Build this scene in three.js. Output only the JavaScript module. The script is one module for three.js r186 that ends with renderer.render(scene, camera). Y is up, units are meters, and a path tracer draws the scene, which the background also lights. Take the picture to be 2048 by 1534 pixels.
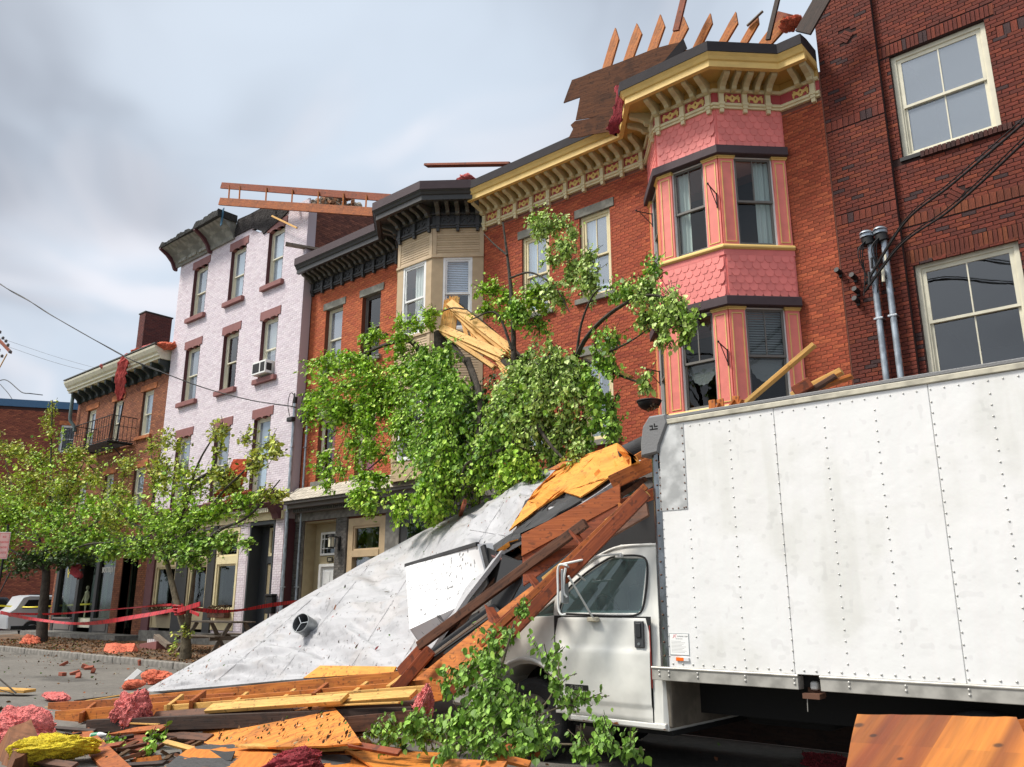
import * as THREE from 'three';
import { mergeGeometries, toCreasedNormals } from 'three/addons/utils/BufferGeometryUtils.js';
import { FontLoader } from 'three/addons/loaders/FontLoader.js';
import { TextGeometry } from 'three/addons/geometries/TextGeometry.js';
import { RoundedBoxGeometry } from 'three/addons/geometries/RoundedBoxGeometry.js';

// ---------- camera, sky, sun, exposure ----------
const scene = new THREE.Scene();
const CAM = [0, 1.57, 0], F0 = 1656, PITCH = Math.atan(438 / 1656), YAW = 41 * Math.PI / 180;
const camera = new THREE.PerspectiveCamera(2 * Math.atan(767 / F0) * 180 / Math.PI, 2048 / 1534, 0.1, 600);
camera.position.set(...CAM); camera.rotation.order = 'YXZ'; camera.rotation.y = YAW; camera.rotation.x = PITCH;
scene.add(camera);
const renderer = new THREE.WebGLRenderer({ antialias: true });
renderer.setSize(1024, 767);
renderer.toneMapping = THREE.LinearToneMapping;
renderer.toneMappingExposure = 1.42;
renderer.shadowMap.enabled = true;
const SUN = new THREE.Vector3(-0.42, 0.82, 0.46).normalize();

// noise
function h2(x, y, s) { let n = (x * 374761393 + y * 668265263 + s * 2147483 + 1013) | 0; n = Math.imul(n ^ (n >>> 13), 1274126177); n ^= n >>> 16; return (n >>> 0) / 4294967296; }
function vn(x, y, s = 0, px = 0, py = 0) {
  const xi = Math.floor(x), yi = Math.floor(y), fx = x - xi, fy = y - yi, u = fx * fx * (3 - 2 * fx), v = fy * fy * (3 - 2 * fy);
  const w = (a, p) => p ? ((a % p) + p) % p : a;
  const a = h2(w(xi, px), w(yi, py), s), b = h2(w(xi + 1, px), w(yi, py), s), c = h2(w(xi, px), w(yi + 1, py), s), d = h2(w(xi + 1, px), w(yi + 1, py), s);
  return a + (b - a) * u + (c - a) * v + (a - b - c + d) * u * v;
}
function fbm(x, y, o = 4, s = 0, px = 0, py = 0) { let r = 0, a = 0.5, t = 0; for (let i = 0; i < o; i++) { r += a * vn(x, y, s + i, px, py); t += a; a *= 0.5; x *= 2; y *= 2; px *= 2; py *= 2; } return r / t; }
function rng(seed) { let a = seed >>> 0; return () => { a = (a + 0x6D2B79F5) | 0; let t = Math.imul(a ^ (a >>> 15), 1 | a); t = (t + Math.imul(t ^ (t >>> 7), 61 | t)) ^ t; return ((t ^ (t >>> 14)) >>> 0) / 4294967296; }; }
const sst = (a, b, x) => { const t = Math.min(1, Math.max(0, (x - a) / (b - a))); return t * t * (3 - 2 * t); };
const lerp = (a, b, t) => a + (b - a) * t;

const FW = [-Math.sin(YAW), 0, -Math.cos(YAW)], RT = [Math.cos(YAW), 0, -Math.sin(YAW)];
function ray(px, py) { const x = (px - 1024) / F0, y = -(py - 767) / F0, h = Math.cos(PITCH) - y * Math.sin(PITCH), v = Math.sin(PITCH) + y * Math.cos(PITCH); return [FW[0] * h + RT[0] * x, v, FW[2] * h + RT[2] * x]; }
{ // sky: bright layered overcast, the veiled sun behind the camera
  const nr = (x, y) => { const r = ray(x, y), l = Math.hypot(...r); return r.map(v => v / l); };
  // cloud banks: direction, size, how grey (+) or white (-)
  const banks = [[-60, -60, 0.40, 0.62], [20, 430, 0.2, 0.42], [430, 400, 0.12, 0.2], [1180, -60, 0.26, 0.32], [300, 240, 0.16, -0.55], [640, 90, 0.2, -0.3], [850, 260, 0.22, -0.35], [90, 720, 0.2, -0.3], [1900, -200, 0.5, 0.3]].map(b => [nr(b[0], b[1]), b[2], b[3]]);
  const W = 1024, Hh = 512, d = new Float32Array(W * Hh * 4);
  for (let j = 0; j < Hh; j++) for (let i = 0; i < W; i++) {
    const th = ((i + 0.5) / W - 0.5) * 2 * Math.PI, ph = ((j + 0.5) / Hh - 0.5) * Math.PI;
    const dx = Math.cos(th) * Math.cos(ph), dy = Math.sin(ph), dz = Math.sin(th) * Math.cos(ph);
    const k = 1 / (Math.max(dy, 0) + 0.22), X = dx * k * 1.5, Z = dz * k * 1.5;
    const wx = fbm(X * 1.1 + 9, Z * 1.1 + 4, 3, 7) - 0.5, wz = fbm(X * 1.1 - 5, Z * 1.1 + 14, 3, 17) - 0.5;
    const n = fbm(X * 1.15 + wx * 1.6 + 3.3, Z * 1.15 + wz * 1.6 + 1.7, 6, 31), m = fbm(X * 0.55 - 2.4, Z * 0.55 + 6.1, 4, 53);
    let bk = 0; for (const b of banks) { const q = 1 - (dx * b[0][0] + dy * b[0][1] + dz * b[0][2]); bk += b[2] * Math.exp(-q * 2 / (b[1] * b[1])); }
    const grey = sst(0.36, 0.80, n * 0.66 + m * 0.24 + bk * 0.23), wh = sst(0.44, 0.70, fbm(X * 1.7 + wx * 2.6, Z * 2.3 + wz * 2.6 + 8, 6, 77));
    let c = [0.475, 0.54, 0.625];
    c = c.map((v, q) => lerp(v, [0.63, 0.635, 0.685][q], wh * 0.85));
    c = c.map((v, q) => lerp(v, [0.18, 0.20, 0.25][q], grey * 0.9));
    const hz = sst(0.35, 0.0, dy); c = c.map((v, q) => lerp(v, [0.42, 0.475, 0.545][q], hz * 0.6));
    const s = dx * SUN.x + dy * SUN.y + dz * SUN.z, g = Math.pow(Math.max(0, s), 6) * 0.9 + Math.pow(Math.max(0, s), 40) * 2.5;
    c = c.map((v, q) => v + g * [1, 0.96, 0.9][q] * (1 - 0.5 * grey));
    if (dy < 0) { const t = sst(0, -0.12, dy); c = c.map((v, q) => lerp(v, [0.16, 0.155, 0.15][q], t)); }
    const o = (j * W + i) * 4; d[o] = c[0]; d[o + 1] = c[1]; d[o + 2] = c[2]; d[o + 3] = 1;
  }
  const t = new THREE.DataTexture(d, W, Hh, THREE.RGBAFormat, THREE.FloatType);
  t.mapping = THREE.EquirectangularReflectionMapping; t.magFilter = t.minFilter = THREE.LinearFilter; t.needsUpdate = true;
  scene.background = t; scene.environment = t;
}
const sun = new THREE.DirectionalLight(new THREE.Color(1, 0.94, 0.85), 2.7);
sun.position.copy(SUN).multiplyScalar(60).add(new THREE.Vector3(-12, 0, -12)); sun.target.position.set(-12, 0, -12);
sun.castShadow = true; sun.shadow.radius = 22; sun.shadow.mapSize.set(2048, 2048);
Object.assign(sun.shadow.camera, { left: -40, right: 40, top: 40, bottom: -40, near: 1, far: 140 });
scene.add(sun, sun.target);

// ---------- helpers ----------
// survey of the place: where a sight line from the photographer meets an upright plane at depth z, or the level y
const P = (px, py, z) => { const r = ray(px, py), t = z / r[2]; return [r[0] * t, CAM[1] + r[1] * t, z]; };
const G = (px, py, y = 0) => { const r = ray(px, py), t = (y - CAM[1]) / r[1]; return [r[0] * t, y, r[2] * t]; };
const BASE = new WeakMap(); BASE.set(scene, [0, 0, 0]);
const used = {};
function numbered(n) { used[n] = (used[n] || 0) + 1; return used[n] === 1 ? n : n + '_' + String(used[n] - 1).padStart(3, '0'); }
function sub(a, b) { return [a[0] - b[0], a[1] - b[1], a[2] - b[2]]; }
function tag(o, label, category, group, kind) { if (label) o.userData.label = label; if (category) o.userData.category = category; if (group) o.userData.group = group; if (kind) o.userData.kind = kind; return o; }
function thing(name, label, category, pos = [0, 0, 0], group) { const o = new THREE.Group(); o.name = numbered(name); scene.add(o); o.position.set(...pos); BASE.set(o, pos); return tag(o, label, category, group); }
function shade(m) { m.castShadow = m.receiveShadow = true; return m; }
function uvm(g) { // uv in metres by the main direction of each face
  if (g.index) g = g.toNonIndexed();
  const p = g.attributes.position, n = g.attributes.normal, uv = new Float32Array(p.count * 2);
  for (let i = 0; i < p.count; i += 3) {
    const ax = Math.abs(n.getX(i) + n.getX(i + 1) + n.getX(i + 2)), ay = Math.abs(n.getY(i) + n.getY(i + 1) + n.getY(i + 2)), az = Math.abs(n.getZ(i) + n.getZ(i + 1) + n.getZ(i + 2));
    for (let k = i; k < i + 3; k++) {
      const x = p.getX(k), y = p.getY(k), z = p.getZ(k);
      if (ay >= ax && ay >= az) { uv[k * 2] = x; uv[k * 2 + 1] = z; } else if (az >= ax) { uv[k * 2] = x; uv[k * 2 + 1] = y; } else { uv[k * 2] = z; uv[k * 2 + 1] = y; }
    }
  }
  g.setAttribute('uv', new THREE.BufferAttribute(uv, 2)); return g;
}
function clean(g) { for (const k of Object.keys(g.attributes)) if (!['position', 'normal', 'uv'].includes(k)) g.deleteAttribute(k); return g.index ? g.toNonIndexed() : g; }
function merge(gs) { if (!Array.isArray(gs)) return clean(gs); return gs.length === 1 ? clean(gs[0]) : mergeGeometries(gs.map(clean)); }
// geometry given in world metres -> one mesh under parent, its origin in its middle
function put(parent, name, gs, m, keepUv) {
  let g = merge(gs); if (!g.attributes.normal) g.computeVertexNormals(); if (!keepUv) g = uvm(g);
  g.computeBoundingBox(); const c = g.boundingBox.getCenter(new THREE.Vector3()); g.translate(-c.x, -c.y, -c.z);
  const o = shade(new THREE.Mesh(g, m)); o.name = parent === scene ? numbered(name) : name;
  const b = BASE.get(parent); o.position.set(c.x - b[0], c.y - b[1], c.z - b[2]); BASE.set(o, [c.x, c.y, c.z]); parent.add(o); return o;
}
// shared geometry placed with a world matrix
function putShared(parent, name, geo, m, mat4) {
  const o = shade(new THREE.Mesh(geo, m)); o.name = parent === scene ? numbered(name) : name; mat4.decompose(o.position, o.quaternion, o.scale);
  const b = BASE.get(parent); o.position.sub(new THREE.Vector3(...b)); parent.add(o); BASE.set(o, [o.position.x + b[0], o.position.y + b[1], o.position.z + b[2]]); return o;
}
function inst(parent, name, geo, m, mats, cols) {
  const o = shade(new THREE.InstancedMesh(geo, m, mats.length)); o.name = parent === scene ? numbered(name) : name; const b = BASE.get(parent); o.position.set(-b[0], -b[1], -b[2]); BASE.set(o, [0, 0, 0]);
  mats.forEach((q, i) => o.setMatrixAt(i, q)); if (cols) cols.forEach((c, i) => o.setColorAt(i, c)); o.userData.kind = 'stuff'; parent.add(o); return o;
}
const V = (a) => new THREE.Vector3(...a);
const M4 = () => new THREE.Matrix4();
function trs(p, e = [0, 0, 0], s = [1, 1, 1]) { return M4().compose(V(p), new THREE.Quaternion().setFromEuler(new THREE.Euler(...e)), V(s)); }
// frame along a wall: u runs along, y up, n outward
function frame(a, b) { // a, b: [x, z]
  const dx = b[0] - a[0], dz = b[1] - a[1], L = Math.hypot(dx, dz), ux = dx / L, uz = dz / L;
  const m = M4().makeBasis(new THREE.Vector3(ux, 0, uz), new THREE.Vector3(0, 1, 0), new THREE.Vector3(-uz, 0, ux)); m.setPosition(a[0], 0, a[1]); return { m, L };
}
const flat = (z) => ({ m: M4().setPosition(0, 0, z), L: 0 });
function fb(f, u0, u1, y0, y1, n0, n1) { const g = new THREE.BoxGeometry(u1 - u0, y1 - y0, n1 - n0); g.translate((u0 + u1) / 2, (y0 + y1) / 2, (n0 + n1) / 2); return g.applyMatrix4(f.m); }
function cb(f, u0, u1, y0, y1, n0, n1, r = 0.008) { const w = u1 - u0, h = y1 - y0, d = n1 - n0; const g = new RoundedBoxGeometry(w, h, d, 1, Math.min(r, w / 3, h / 3, d / 3)); g.translate((u0 + u1) / 2, (y0 + y1) / 2, (n0 + n1) / 2); return g.applyMatrix4(f.m); }
function shp(pts, holes = []) { const s = new THREE.Shape(pts.map(p => new THREE.Vector2(...p))); for (const h of holes) s.holes.push(new THREE.Path(h.map(p => new THREE.Vector2(...p)))); return s; }
const rect = (u0, u1, y0, y1) => [[u0, y0], [u1, y0], [u1, y1], [u0, y1]];
function ext(pts, depth, holes = [], bevel = 0) { return new THREE.ExtrudeGeometry(shp(pts, holes), { depth, bevelEnabled: bevel > 0, bevelSize: bevel, bevelThickness: bevel, bevelSegments: 1, curveSegments: 8 }); }
// a bar of section w x h between two points
function bar(a, b, w, h, r = 0.006, roll = 0) {
  const A = V(a), B = V(b), d = B.clone().sub(A), L = d.length(); d.normalize();
  let up = new THREE.Vector3(0, 1, 0); if (Math.abs(d.y) > 0.97) up = new THREE.Vector3(0, 0, 1);
  const s = new THREE.Vector3().crossVectors(d, up).normalize(), t = new THREE.Vector3().crossVectors(s, d);
  const g = new RoundedBoxGeometry(L, h, w, 1, Math.min(r, w / 3, h / 3)); if (roll) g.rotateX(roll);
  let q = uvm(g); q.applyMatrix4(M4().makeBasis(d, t, s).setPosition(A.add(B).multiplyScalar(0.5))); return q;
}
function rod(a, b, r, n = 8, r2) { const A = V(a), B = V(b), d = B.clone().sub(A), L = d.length(); const g = new THREE.CylinderGeometry(r2 ?? r, r, L, n); g.applyMatrix4(M4().compose(A.clone().add(B).multiplyScalar(0.5), new THREE.Quaternion().setFromUnitVectors(new THREE.Vector3(0, 1, 0), d.normalize()), new THREE.Vector3(1, 1, 1))); return g; }
function tube(pts, r, seg = 24, rs = 6) { return new THREE.TubeGeometry(new THREE.CatmullRomCurve3(pts.map(V)), seg, r, rs, false); }
function taper(pts, r0, r1, seg = 14, rs = 7, seed = 1, rough = 0) { // tapering limb
  const c = new THREE.CatmullRomCurve3(pts.map(V)), g = new THREE.TubeGeometry(c, seg, 1, rs, false), p = g.attributes.position;
  for (let i = 0; i <= seg; i++) { const q = c.getPointAt(i / seg), r = lerp(r0, r1, i / seg); for (let j = 0; j <= rs; j++) { const k = i * (rs + 1) + j; const rr = r * (1 + rough * (h2(i, j % rs, seed) - 0.5)); p.setXYZ(k, q.x + (p.getX(k) - q.x) * rr, q.y + (p.getY(k) - q.y) * rr, q.z + (p.getZ(k) - q.z) * rr); } }
  g.computeVertexNormals(); return g;
}
// sweep a moulding profile [[out, y]...] (counter-clockwise) along a wall line [[x, z]...]
function sweep(path, prof, ends = true) {
  const n = path.length, dirs = []; for (let i = 0; i < n - 1; i++) { const dx = path[i + 1][0] - path[i][0], dz = path[i + 1][1] - path[i][1], L = Math.hypot(dx, dz); dirs.push([dx / L, dz / L]); }
  const off = path.map((p, i) => { const a = dirs[Math.max(0, i - 1)], b = dirs[Math.min(n - 2, i)], na = [-a[1], a[0]], nb = [-b[1], b[0]]; let m = [na[0] + nb[0], na[1] + nb[1]]; const k = m[0] * nb[0] + m[1] * nb[1]; return [m[0] / k, m[1] / k]; });
  const pos = [], quad = (a, b, c, d) => { pos.push(...a, ...b, ...c, ...a, ...c, ...d); };
  const pt = (i, q) => [path[i][0] + off[i][0] * q[0], q[1], path[i][1] + off[i][1] * q[0]];
  for (let i = 0; i < n - 1; i++) for (let j = 0; j < prof.length; j++) { const q = prof[j], r = prof[(j + 1) % prof.length]; quad(pt(i, q), pt(i + 1, q), pt(i + 1, r), pt(i, r)); }
  if (ends) { const tri = THREE.ShapeUtils.triangulateShape(prof.map(p => new THREE.Vector2(...p)), []); for (const t of tri) { pos.push(...pt(0, prof[t[0]]), ...pt(0, prof[t[2]]), ...pt(0, prof[t[1]]), ...pt(n - 1, prof[t[0]]), ...pt(n - 1, prof[t[1]]), ...pt(n - 1, prof[t[2]])); } }
  const g = new THREE.BufferGeometry(); g.setAttribute('position', new THREE.Float32BufferAttribute(pos, 3)); g.computeVertexNormals(); return uvm(g);
}
const tint = (c, k) => new THREE.Color().setRGB(c[0] * k, c[1] * k, c[2] * k);

// ---------- materials ----------
function tex(W, H, f, srgb) {
  const d = new Uint8Array(W * H * 4); for (let y = 0; y < H; y++) for (let x = 0; x < W; x++) { const c = f(x / W, y / H, x, y), o = (y * W + x) * 4; for (let q = 0; q < 3; q++) { let v = Math.max(0, Math.min(1, c[q])); if (srgb) v = v <= 0.0031308 ? v * 12.92 : 1.055 * Math.pow(v, 1 / 2.4) - 0.055; d[o + q] = Math.round(v * 255); } d[o + 3] = c[3] === undefined ? 255 : c[3] * 255; }
  const t = new THREE.DataTexture(d, W, H); t.wrapS = t.wrapT = THREE.RepeatWrapping; t.magFilter = THREE.LinearFilter; t.minFilter = THREE.LinearMipmapLinearFilter; t.generateMipmaps = true; if (srgb) t.colorSpace = THREE.SRGBColorSpace; t.needsUpdate = true; return t;
}
const rep = (t, a, b = a) => { const c = t.clone(); c.repeat.set(a, b); c.needsUpdate = true; return c; };
const N1 = tex(256, 256, (u, v) => { const n = fbm(u * 8, v * 8, 5, 3, 8, 8); return [n, n, n]; });           // soft mottling
const N2 = tex(256, 256, (u, v) => { const n = fbm(u * 32, v * 32, 3, 9, 32, 32); return [n, n, n]; });         // fine grain
const MOT = tex(256, 256, (u, v) => { const n = 0.62 + 0.38 * sst(0.25, 0.7, fbm(u * 6, v * 6, 5, 23, 6, 6)); return [n, n, n]; }, true);
function std(c, rough = 0.8, o = {}) {
  const m = new THREE.MeshStandardMaterial({ color: new THREE.Color().setRGB(...c), roughness: rough, metalness: o.metal || 0, side: o.side || THREE.FrontSide });
  if (o.map) m.map = o.map; if (o.bump) { m.bumpMap = o.bump; m.bumpScale = o.bs || 0.003; } if (o.rmap) m.roughnessMap = o.rmap; return m;
}
function woodTex(a, b, seed, knots = 0.5, stain = 0) { // grain along u, one tile is 1.6 m x 0.8 m
  const kn = []; const r = rng(seed); for (let i = 0; i < 9 * knots; i++) kn.push([r(), r(), 0.012 + 0.016 * r()]);
  return rep(tex(512, 256, (u, v) => {
    let w = fbm(u * 3, v * 5, 3, seed, 3, 5) * 1.4, dk = 0; for (const k of kn) { let dx = Math.abs(u - k[0]), dy = Math.abs(v - k[1]); dx = Math.min(dx, 1 - dx); dy = Math.min(dy, 1 - dy); const q = Math.hypot(dx * 1.6, dy * 0.8) / k[2]; w += 1.2 * Math.exp(-q * 0.6); if (q < 1) dk = Math.max(dk, 1 - q * q); }
    const g = 0.5 + 0.5 * Math.sin((v * 9 + w * 2.2) * 6.283), f = fbm(u * 6, v * 96, 2, seed + 5, 6, 96), s = fbm(u * 4, v * 4, 4, seed + 9, 4, 4);
    let t = 0.35 * g * g + 0.45 * f + 0.35 * (s - 0.35); t = Math.max(0, Math.min(1, t)); t = Math.max(t, dk * 0.95); const fl = sst(0.70, 0.76, fbm(u * 40, v * 30, 2, seed + 41, 40, 30)), dr = sst(0.55, 0.75, fbm(u * 8, v * 10, 4, seed + 51, 8, 10));
    const st = stain * sst(0.52, 0.7, fbm(u * 5, v * 3, 4, seed + 31, 5, 3));
    return [0, 1, 2].map(q => lerp(a[q], b[q], t) * (1 - 0.75 * st) * (1 - 0.45 * fl) * (1 - 0.3 * dr * (0.4 + stain)));
  }, true), 1 / 1.6, 1 / 0.8);
}
const grainB = rep(tex(256, 256, (u, v) => { const n = fbm(u * 4, v * 64, 3, 15, 4, 64); return [n, n, n]; }), 0.8, 1.2);
const wood = (a, b, seed, o = {}) => std([1, 1, 1], o.rough ?? 0.72, { map: woodTex(a, b, seed, o.knots ?? 0.5, o.stain ?? 0), bump: grainB, bs: 0.002 });
const W = {
  orange: wood([0.60, 0.20, 0.028], [0.33, 0.075, 0.008], 11, { knots: 0.3, stain: 0.3 }),
  ply: wood([0.72, 0.27, 0.035], [0.48, 0.13, 0.012], 12, { knots: 0.6, stain: 0.45 }),
  joist: wood([0.45, 0.125, 0.018], [0.24, 0.05, 0.007], 13, { knots: 0.4, stain: 0.25 }),
  red: wood([0.30, 0.062, 0.012], [0.15, 0.026, 0.006], 14, { knots: 0.3, stain: 0.3 }),
  roof: wood([0.20, 0.07, 0.022], [0.10, 0.032, 0.012], 34, { knots: 0.2, stain: 0.5 }),
  dark: wood([0.14, 0.055, 0.025], [0.055, 0.02, 0.01], 15, { knots: 0.4, stain: 0.5 }),
  black: wood([0.05, 0.025, 0.015], [0.02, 0.01, 0.007], 16, { knots: 0.3, stain: 0.4 }),
  pine: wood([0.72, 0.43, 0.12], [0.50, 0.24, 0.05], 17, { knots: 0.5, stain: 0.1 }),
  grey: wood([0.26, 0.21, 0.16], [0.13, 0.10, 0.075], 18, { knots: 0.3, stain: 0.3 }),
  fresh: wood([0.80, 0.50, 0.17], [0.62, 0.29, 0.06], 19, { knots: 0 }),
  stained: wood([0.62, 0.22, 0.03], [0.20, 0.055, 0.012], 20, { knots: 1, stain: 0.55 }),
};
const n4 = rep(N1, 0.7), n4b = rep(N2, 3), mot = rep(MOT, 0.5), mot2 = rep(MOT, 1.3);
const SOFT = rep(tex(256, 256, (u, v) => { const n = 0.9 + 0.1 * sst(0.25, 0.7, fbm(u * 6, v * 6, 5, 27, 6, 6)); return [n, n, n]; }, true), 1.1);
const paint = (c, rough = 0.6) => std(c, rough, { bump: n4b, bs: 0.0015, map: SOFT });
const FLUF = rep(tex(256, 256, (u, v) => { const n = 0.55 + 0.45 * sst(0.3, 0.6, fbm(u * 14, v * 14, 5, 29, 14, 14)); return [Math.min(1, n * 1.05), n, n]; }, true), 1.6);
const MAT = {
  cream: paint([0.76, 0.66, 0.40]), gold: paint([0.80, 0.55, 0.18]), creamW: paint([0.74, 0.70, 0.55]), white: paint([0.82, 0.82, 0.80]),
  salmon: paint([0.86, 0.235, 0.19]), shingle: paint([0.78, 0.20, 0.18]), rose: paint([0.46, 0.07, 0.075]),
  capm: std([0.022, 0.018, 0.021], 0.85, { metal: 0, bump: n4, bs: 0.006 }), capB: std([0.06, 0.038, 0.044], 0.75, { metal: 0, bump: n4, bs: 0.006 }),
  charcoal: paint([0.038, 0.038, 0.038], 0.5), charL: paint([0.085, 0.082, 0.07], 0.5), tan: paint([0.50, 0.37, 0.22]), tanL: paint([0.56, 0.42, 0.26]), olive: paint([0.40, 0.33, 0.20]),
  plum: paint([0.105, 0.033, 0.038]), plumL: paint([0.25, 0.095, 0.085]), greyStone: std([0.24, 0.235, 0.20], 0.85, { bump: n4b, bs: 0.004, map: mot2 }), orangeStone: std([0.52, 0.17, 0.06], 0.85, { bump: n4b, bs: 0.004, map: mot2 }),
  iron: std([0.018, 0.017, 0.017], 0.55, { metal: 0.3 }), steel: std([0.42, 0.44, 0.46], 0.35, { metal: 0.9, bump: n4, bs: 0.003 }), conduit: std([0.46, 0.52, 0.58], 0.45, { metal: 0.5, map: mot2 }),
  black: std([0.012, 0.012, 0.013], 0.6), rubber: std([0.014, 0.014, 0.015], 0.75, { bump: n4b, bs: 0.003 }),
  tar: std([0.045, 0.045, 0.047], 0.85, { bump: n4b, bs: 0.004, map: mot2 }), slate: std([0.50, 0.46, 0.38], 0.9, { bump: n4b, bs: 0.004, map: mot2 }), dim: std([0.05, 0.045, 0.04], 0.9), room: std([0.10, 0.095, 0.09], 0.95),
  curtain: std([0.62, 0.68, 0.64], 0.9), lace: std([0.26, 0.27, 0.27], 0.9, { bump: n4b, bs: 0.01 }), blind: std([0.62, 0.70, 0.80], 0.8), pinkCurtain: std([0.42, 0.03, 0.10], 0.9), blueCloth: std([0.03, 0.14, 0.5], 0.9), lampShade: std([0.75, 0.72, 0.55], 0.9),
  greyPaint: paint([0.15, 0.135, 0.125], 0.7), doorWhite: paint([0.75, 0.76, 0.76], 0.5), concrete: std([0.21, 0.20, 0.18], 0.92, { bump: n4b, bs: 0.004, map: mot2 }),
  insul: std([0.86, 0.24, 0.22], 0.98, { bump: n4b, bs: 0.03, map: FLUF }), insulO: std([0.86, 0.22, 0.12], 0.98, { bump: n4b, bs: 0.03, map: FLUF }), insulR: std([0.34, 0.035, 0.045], 0.98, { bump: n4b, bs: 0.02, map: mot2 }), insulY: std([0.78, 0.60, 0.03], 0.98, { bump: n4b, bs: 0.02, map: mot2 }),
  bark: std([0.060, 0.048, 0.036], 0.95, { bump: rep(N1, 5, 1.5), bs: 0.02, map: rep(MOT, 3) }), barkL: std([0.13, 0.105, 0.065], 0.95, { bump: rep(N1, 5, 1.5), bs: 0.015, map: rep(MOT, 3) }),
};
MAT.glass = new THREE.MeshPhysicalMaterial({ color: 0xffffff, roughness: 0.03, transmission: 1, thickness: 0, ior: 2.1, bumpMap: rep(N1, 0.25), bumpScale: 0.002 });
MAT.glassDark = new THREE.MeshPhysicalMaterial({ color: new THREE.Color().setRGB(0.42, 0.50, 0.50), roughness: 0.03, transmission: 1, thickness: 0, ior: 1.8, bumpMap: rep(N1, 0.25), bumpScale: 0.002 });
MAT.glassSky = new THREE.MeshPhysicalMaterial({ color: new THREE.Color().setRGB(0.74, 0.84, 0.95), roughness: 0.02, transmission: 1, thickness: 0, ior: 2.0, metalness: 0.33, bumpMap: rep(N1, 0.25), bumpScale: 0.002 });
MAT.glassBay = new THREE.MeshPhysicalMaterial({ color: new THREE.Color().setRGB(0.75, 0.8, 0.8), roughness: 0.02, transmission: 1, thickness: 0, ior: 1.5, bumpMap: rep(N1, 0.3), bumpScale: 0.002 });
function textTex(w, h, draw) { const c = document.createElement('canvas'); c.width = w; c.height = h; const x = c.getContext('2d'); draw(x, w, h); const t = new THREE.CanvasTexture(c); t.colorSpace = THREE.SRGBColorSpace; return t; }
function sign(parent, name, a, m4, w, h, m) { const g = new THREE.PlaneGeometry(w, h); const o = shade(new THREE.Mesh(g, m)); o.name = name; m4.decompose(o.position, o.quaternion, o.scale); const b = BASE.get(parent); o.position.sub(V(b)); parent.add(o); return o; }
const LEAF = (() => { const p = [[0, 0, 0], [0.30, 0.18, 0.07], [0.42, 0.5, 0.05], [0.2, 0.82, 0.03], [0, 1.05, -0.06], [-0.2, 0.82, 0.03], [-0.42, 0.5, 0.05], [-0.30, 0.18, 0.07], [0, 0.5, -0.03]]; const idx = [0, 1, 8, 1, 2, 8, 2, 3, 8, 3, 4, 8, 4, 5, 8, 5, 6, 8, 6, 7, 8, 7, 0, 8], v = []; for (const i of idx) v.push(...p[i]); const g = new THREE.BufferGeometry(); g.setAttribute('position', new THREE.Float32BufferAttribute(v, 3)); g.computeVertexNormals(); return uvm(g); })();
function rough(g, amp, fr, seed, dir) { // lumpy surface
  let q = g.index ? g : g; const p = q.attributes.position; q.computeVertexNormals(); const n = q.attributes.normal.clone();
  for (let i = 0; i < p.count; i++) { const x = p.getX(i), y = p.getY(i), z = p.getZ(i); const a = fbm(x * fr + z * fr * 0.7 + 50, y * fr + z * fr * 0.6 + 50, 4, seed) - 0.5, b = fbm(z * fr + 20, x * fr * 0.8 + y * fr * 0.5 + 30, 4, seed + 5) - 0.5; const d = amp * (a + b); p.setXYZ(i, x + n.getX(i) * d, y + n.getY(i) * d, z + n.getZ(i) * d); }
  q.computeVertexNormals(); return q;
}
MAT.lavBrick = std([1, 1, 1], 0.8, { bump: n4b, bs: 0.003, map: SOFT });
const serifB = await new FontLoader().loadAsync('fonts/droid/droid_serif_bold.typeface.json'), sansB = await new FontLoader().loadAsync('fonts/droid/droid_sans_bold.typeface.json');
function letters(parent, name, font, text, x, y, z, size, width, m, slant = 0) { const g = new TextGeometry(text, { font, size, depth: 0.004, curveSegments: 4, bevelEnabled: false }); g.computeBoundingBox(); const b = g.boundingBox, s = width / (b.max.x - b.min.x); g.translate(-(b.min.x + b.max.x) / 2, 0, 0); g.scale(s, 1, 1); if (slant) { const p = g.attributes.position; for (let i = 0; i < p.count; i++) p.setX(i, p.getX(i) + slant * p.getY(i)); } g.translate(x, y, z); return put(parent, name, [g], m); }
MAT.shopGlass = new THREE.MeshPhysicalMaterial({ color: new THREE.Color().setRGB(0.6, 0.66, 0.6), roughness: 0.02, transmission: 1, thickness: 0, ior: 1.52, bumpMap: rep(N1, 0.3), bumpScale: 0.002 });
// ---------- ground ----------
const asphaltT = rep(tex(512, 512, (u, v) => { const n = fbm(u * 6, v * 6, 5, 41, 6, 6), g = fbm(u * 96, v * 96, 2, 44, 96, 96), st = sst(0.56, 0.68, fbm(u * 4, v * 4, 5, 47, 4, 4)); const k = (0.75 + 0.5 * n) * (0.8 + 0.4 * g) * (1 - 0.45 * st); return [0.15 * k, 0.138 * k, 0.12 * k]; }, true), 0.16);
const dirtT = rep(tex(512, 512, (u, v) => { const n = fbm(u * 8, v * 8, 5, 61, 8, 8), g = fbm(u * 64, v * 64, 3, 64, 64, 64), a = sst(0.45, 0.62, n); const k = 0.6 + 0.8 * g; return [lerp(0.10, 0.20, a) * k, lerp(0.062, 0.105, a) * k, lerp(0.035, 0.05, a) * k]; }, true), 0.22);
function grid(x0, x1, z0, z1, nx, nz, f) { const g = new THREE.PlaneGeometry(1, 1, nx, nz), p = g.attributes.position; for (let i = 0; i < p.count; i++) { const x = lerp(x0, x1, p.getX(i) + 0.5), z = lerp(z0, z1, 0.5 - p.getY(i)); p.setXYZ(i, x, f(x, z), z); } g.computeVertexNormals(); return g; }
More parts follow.
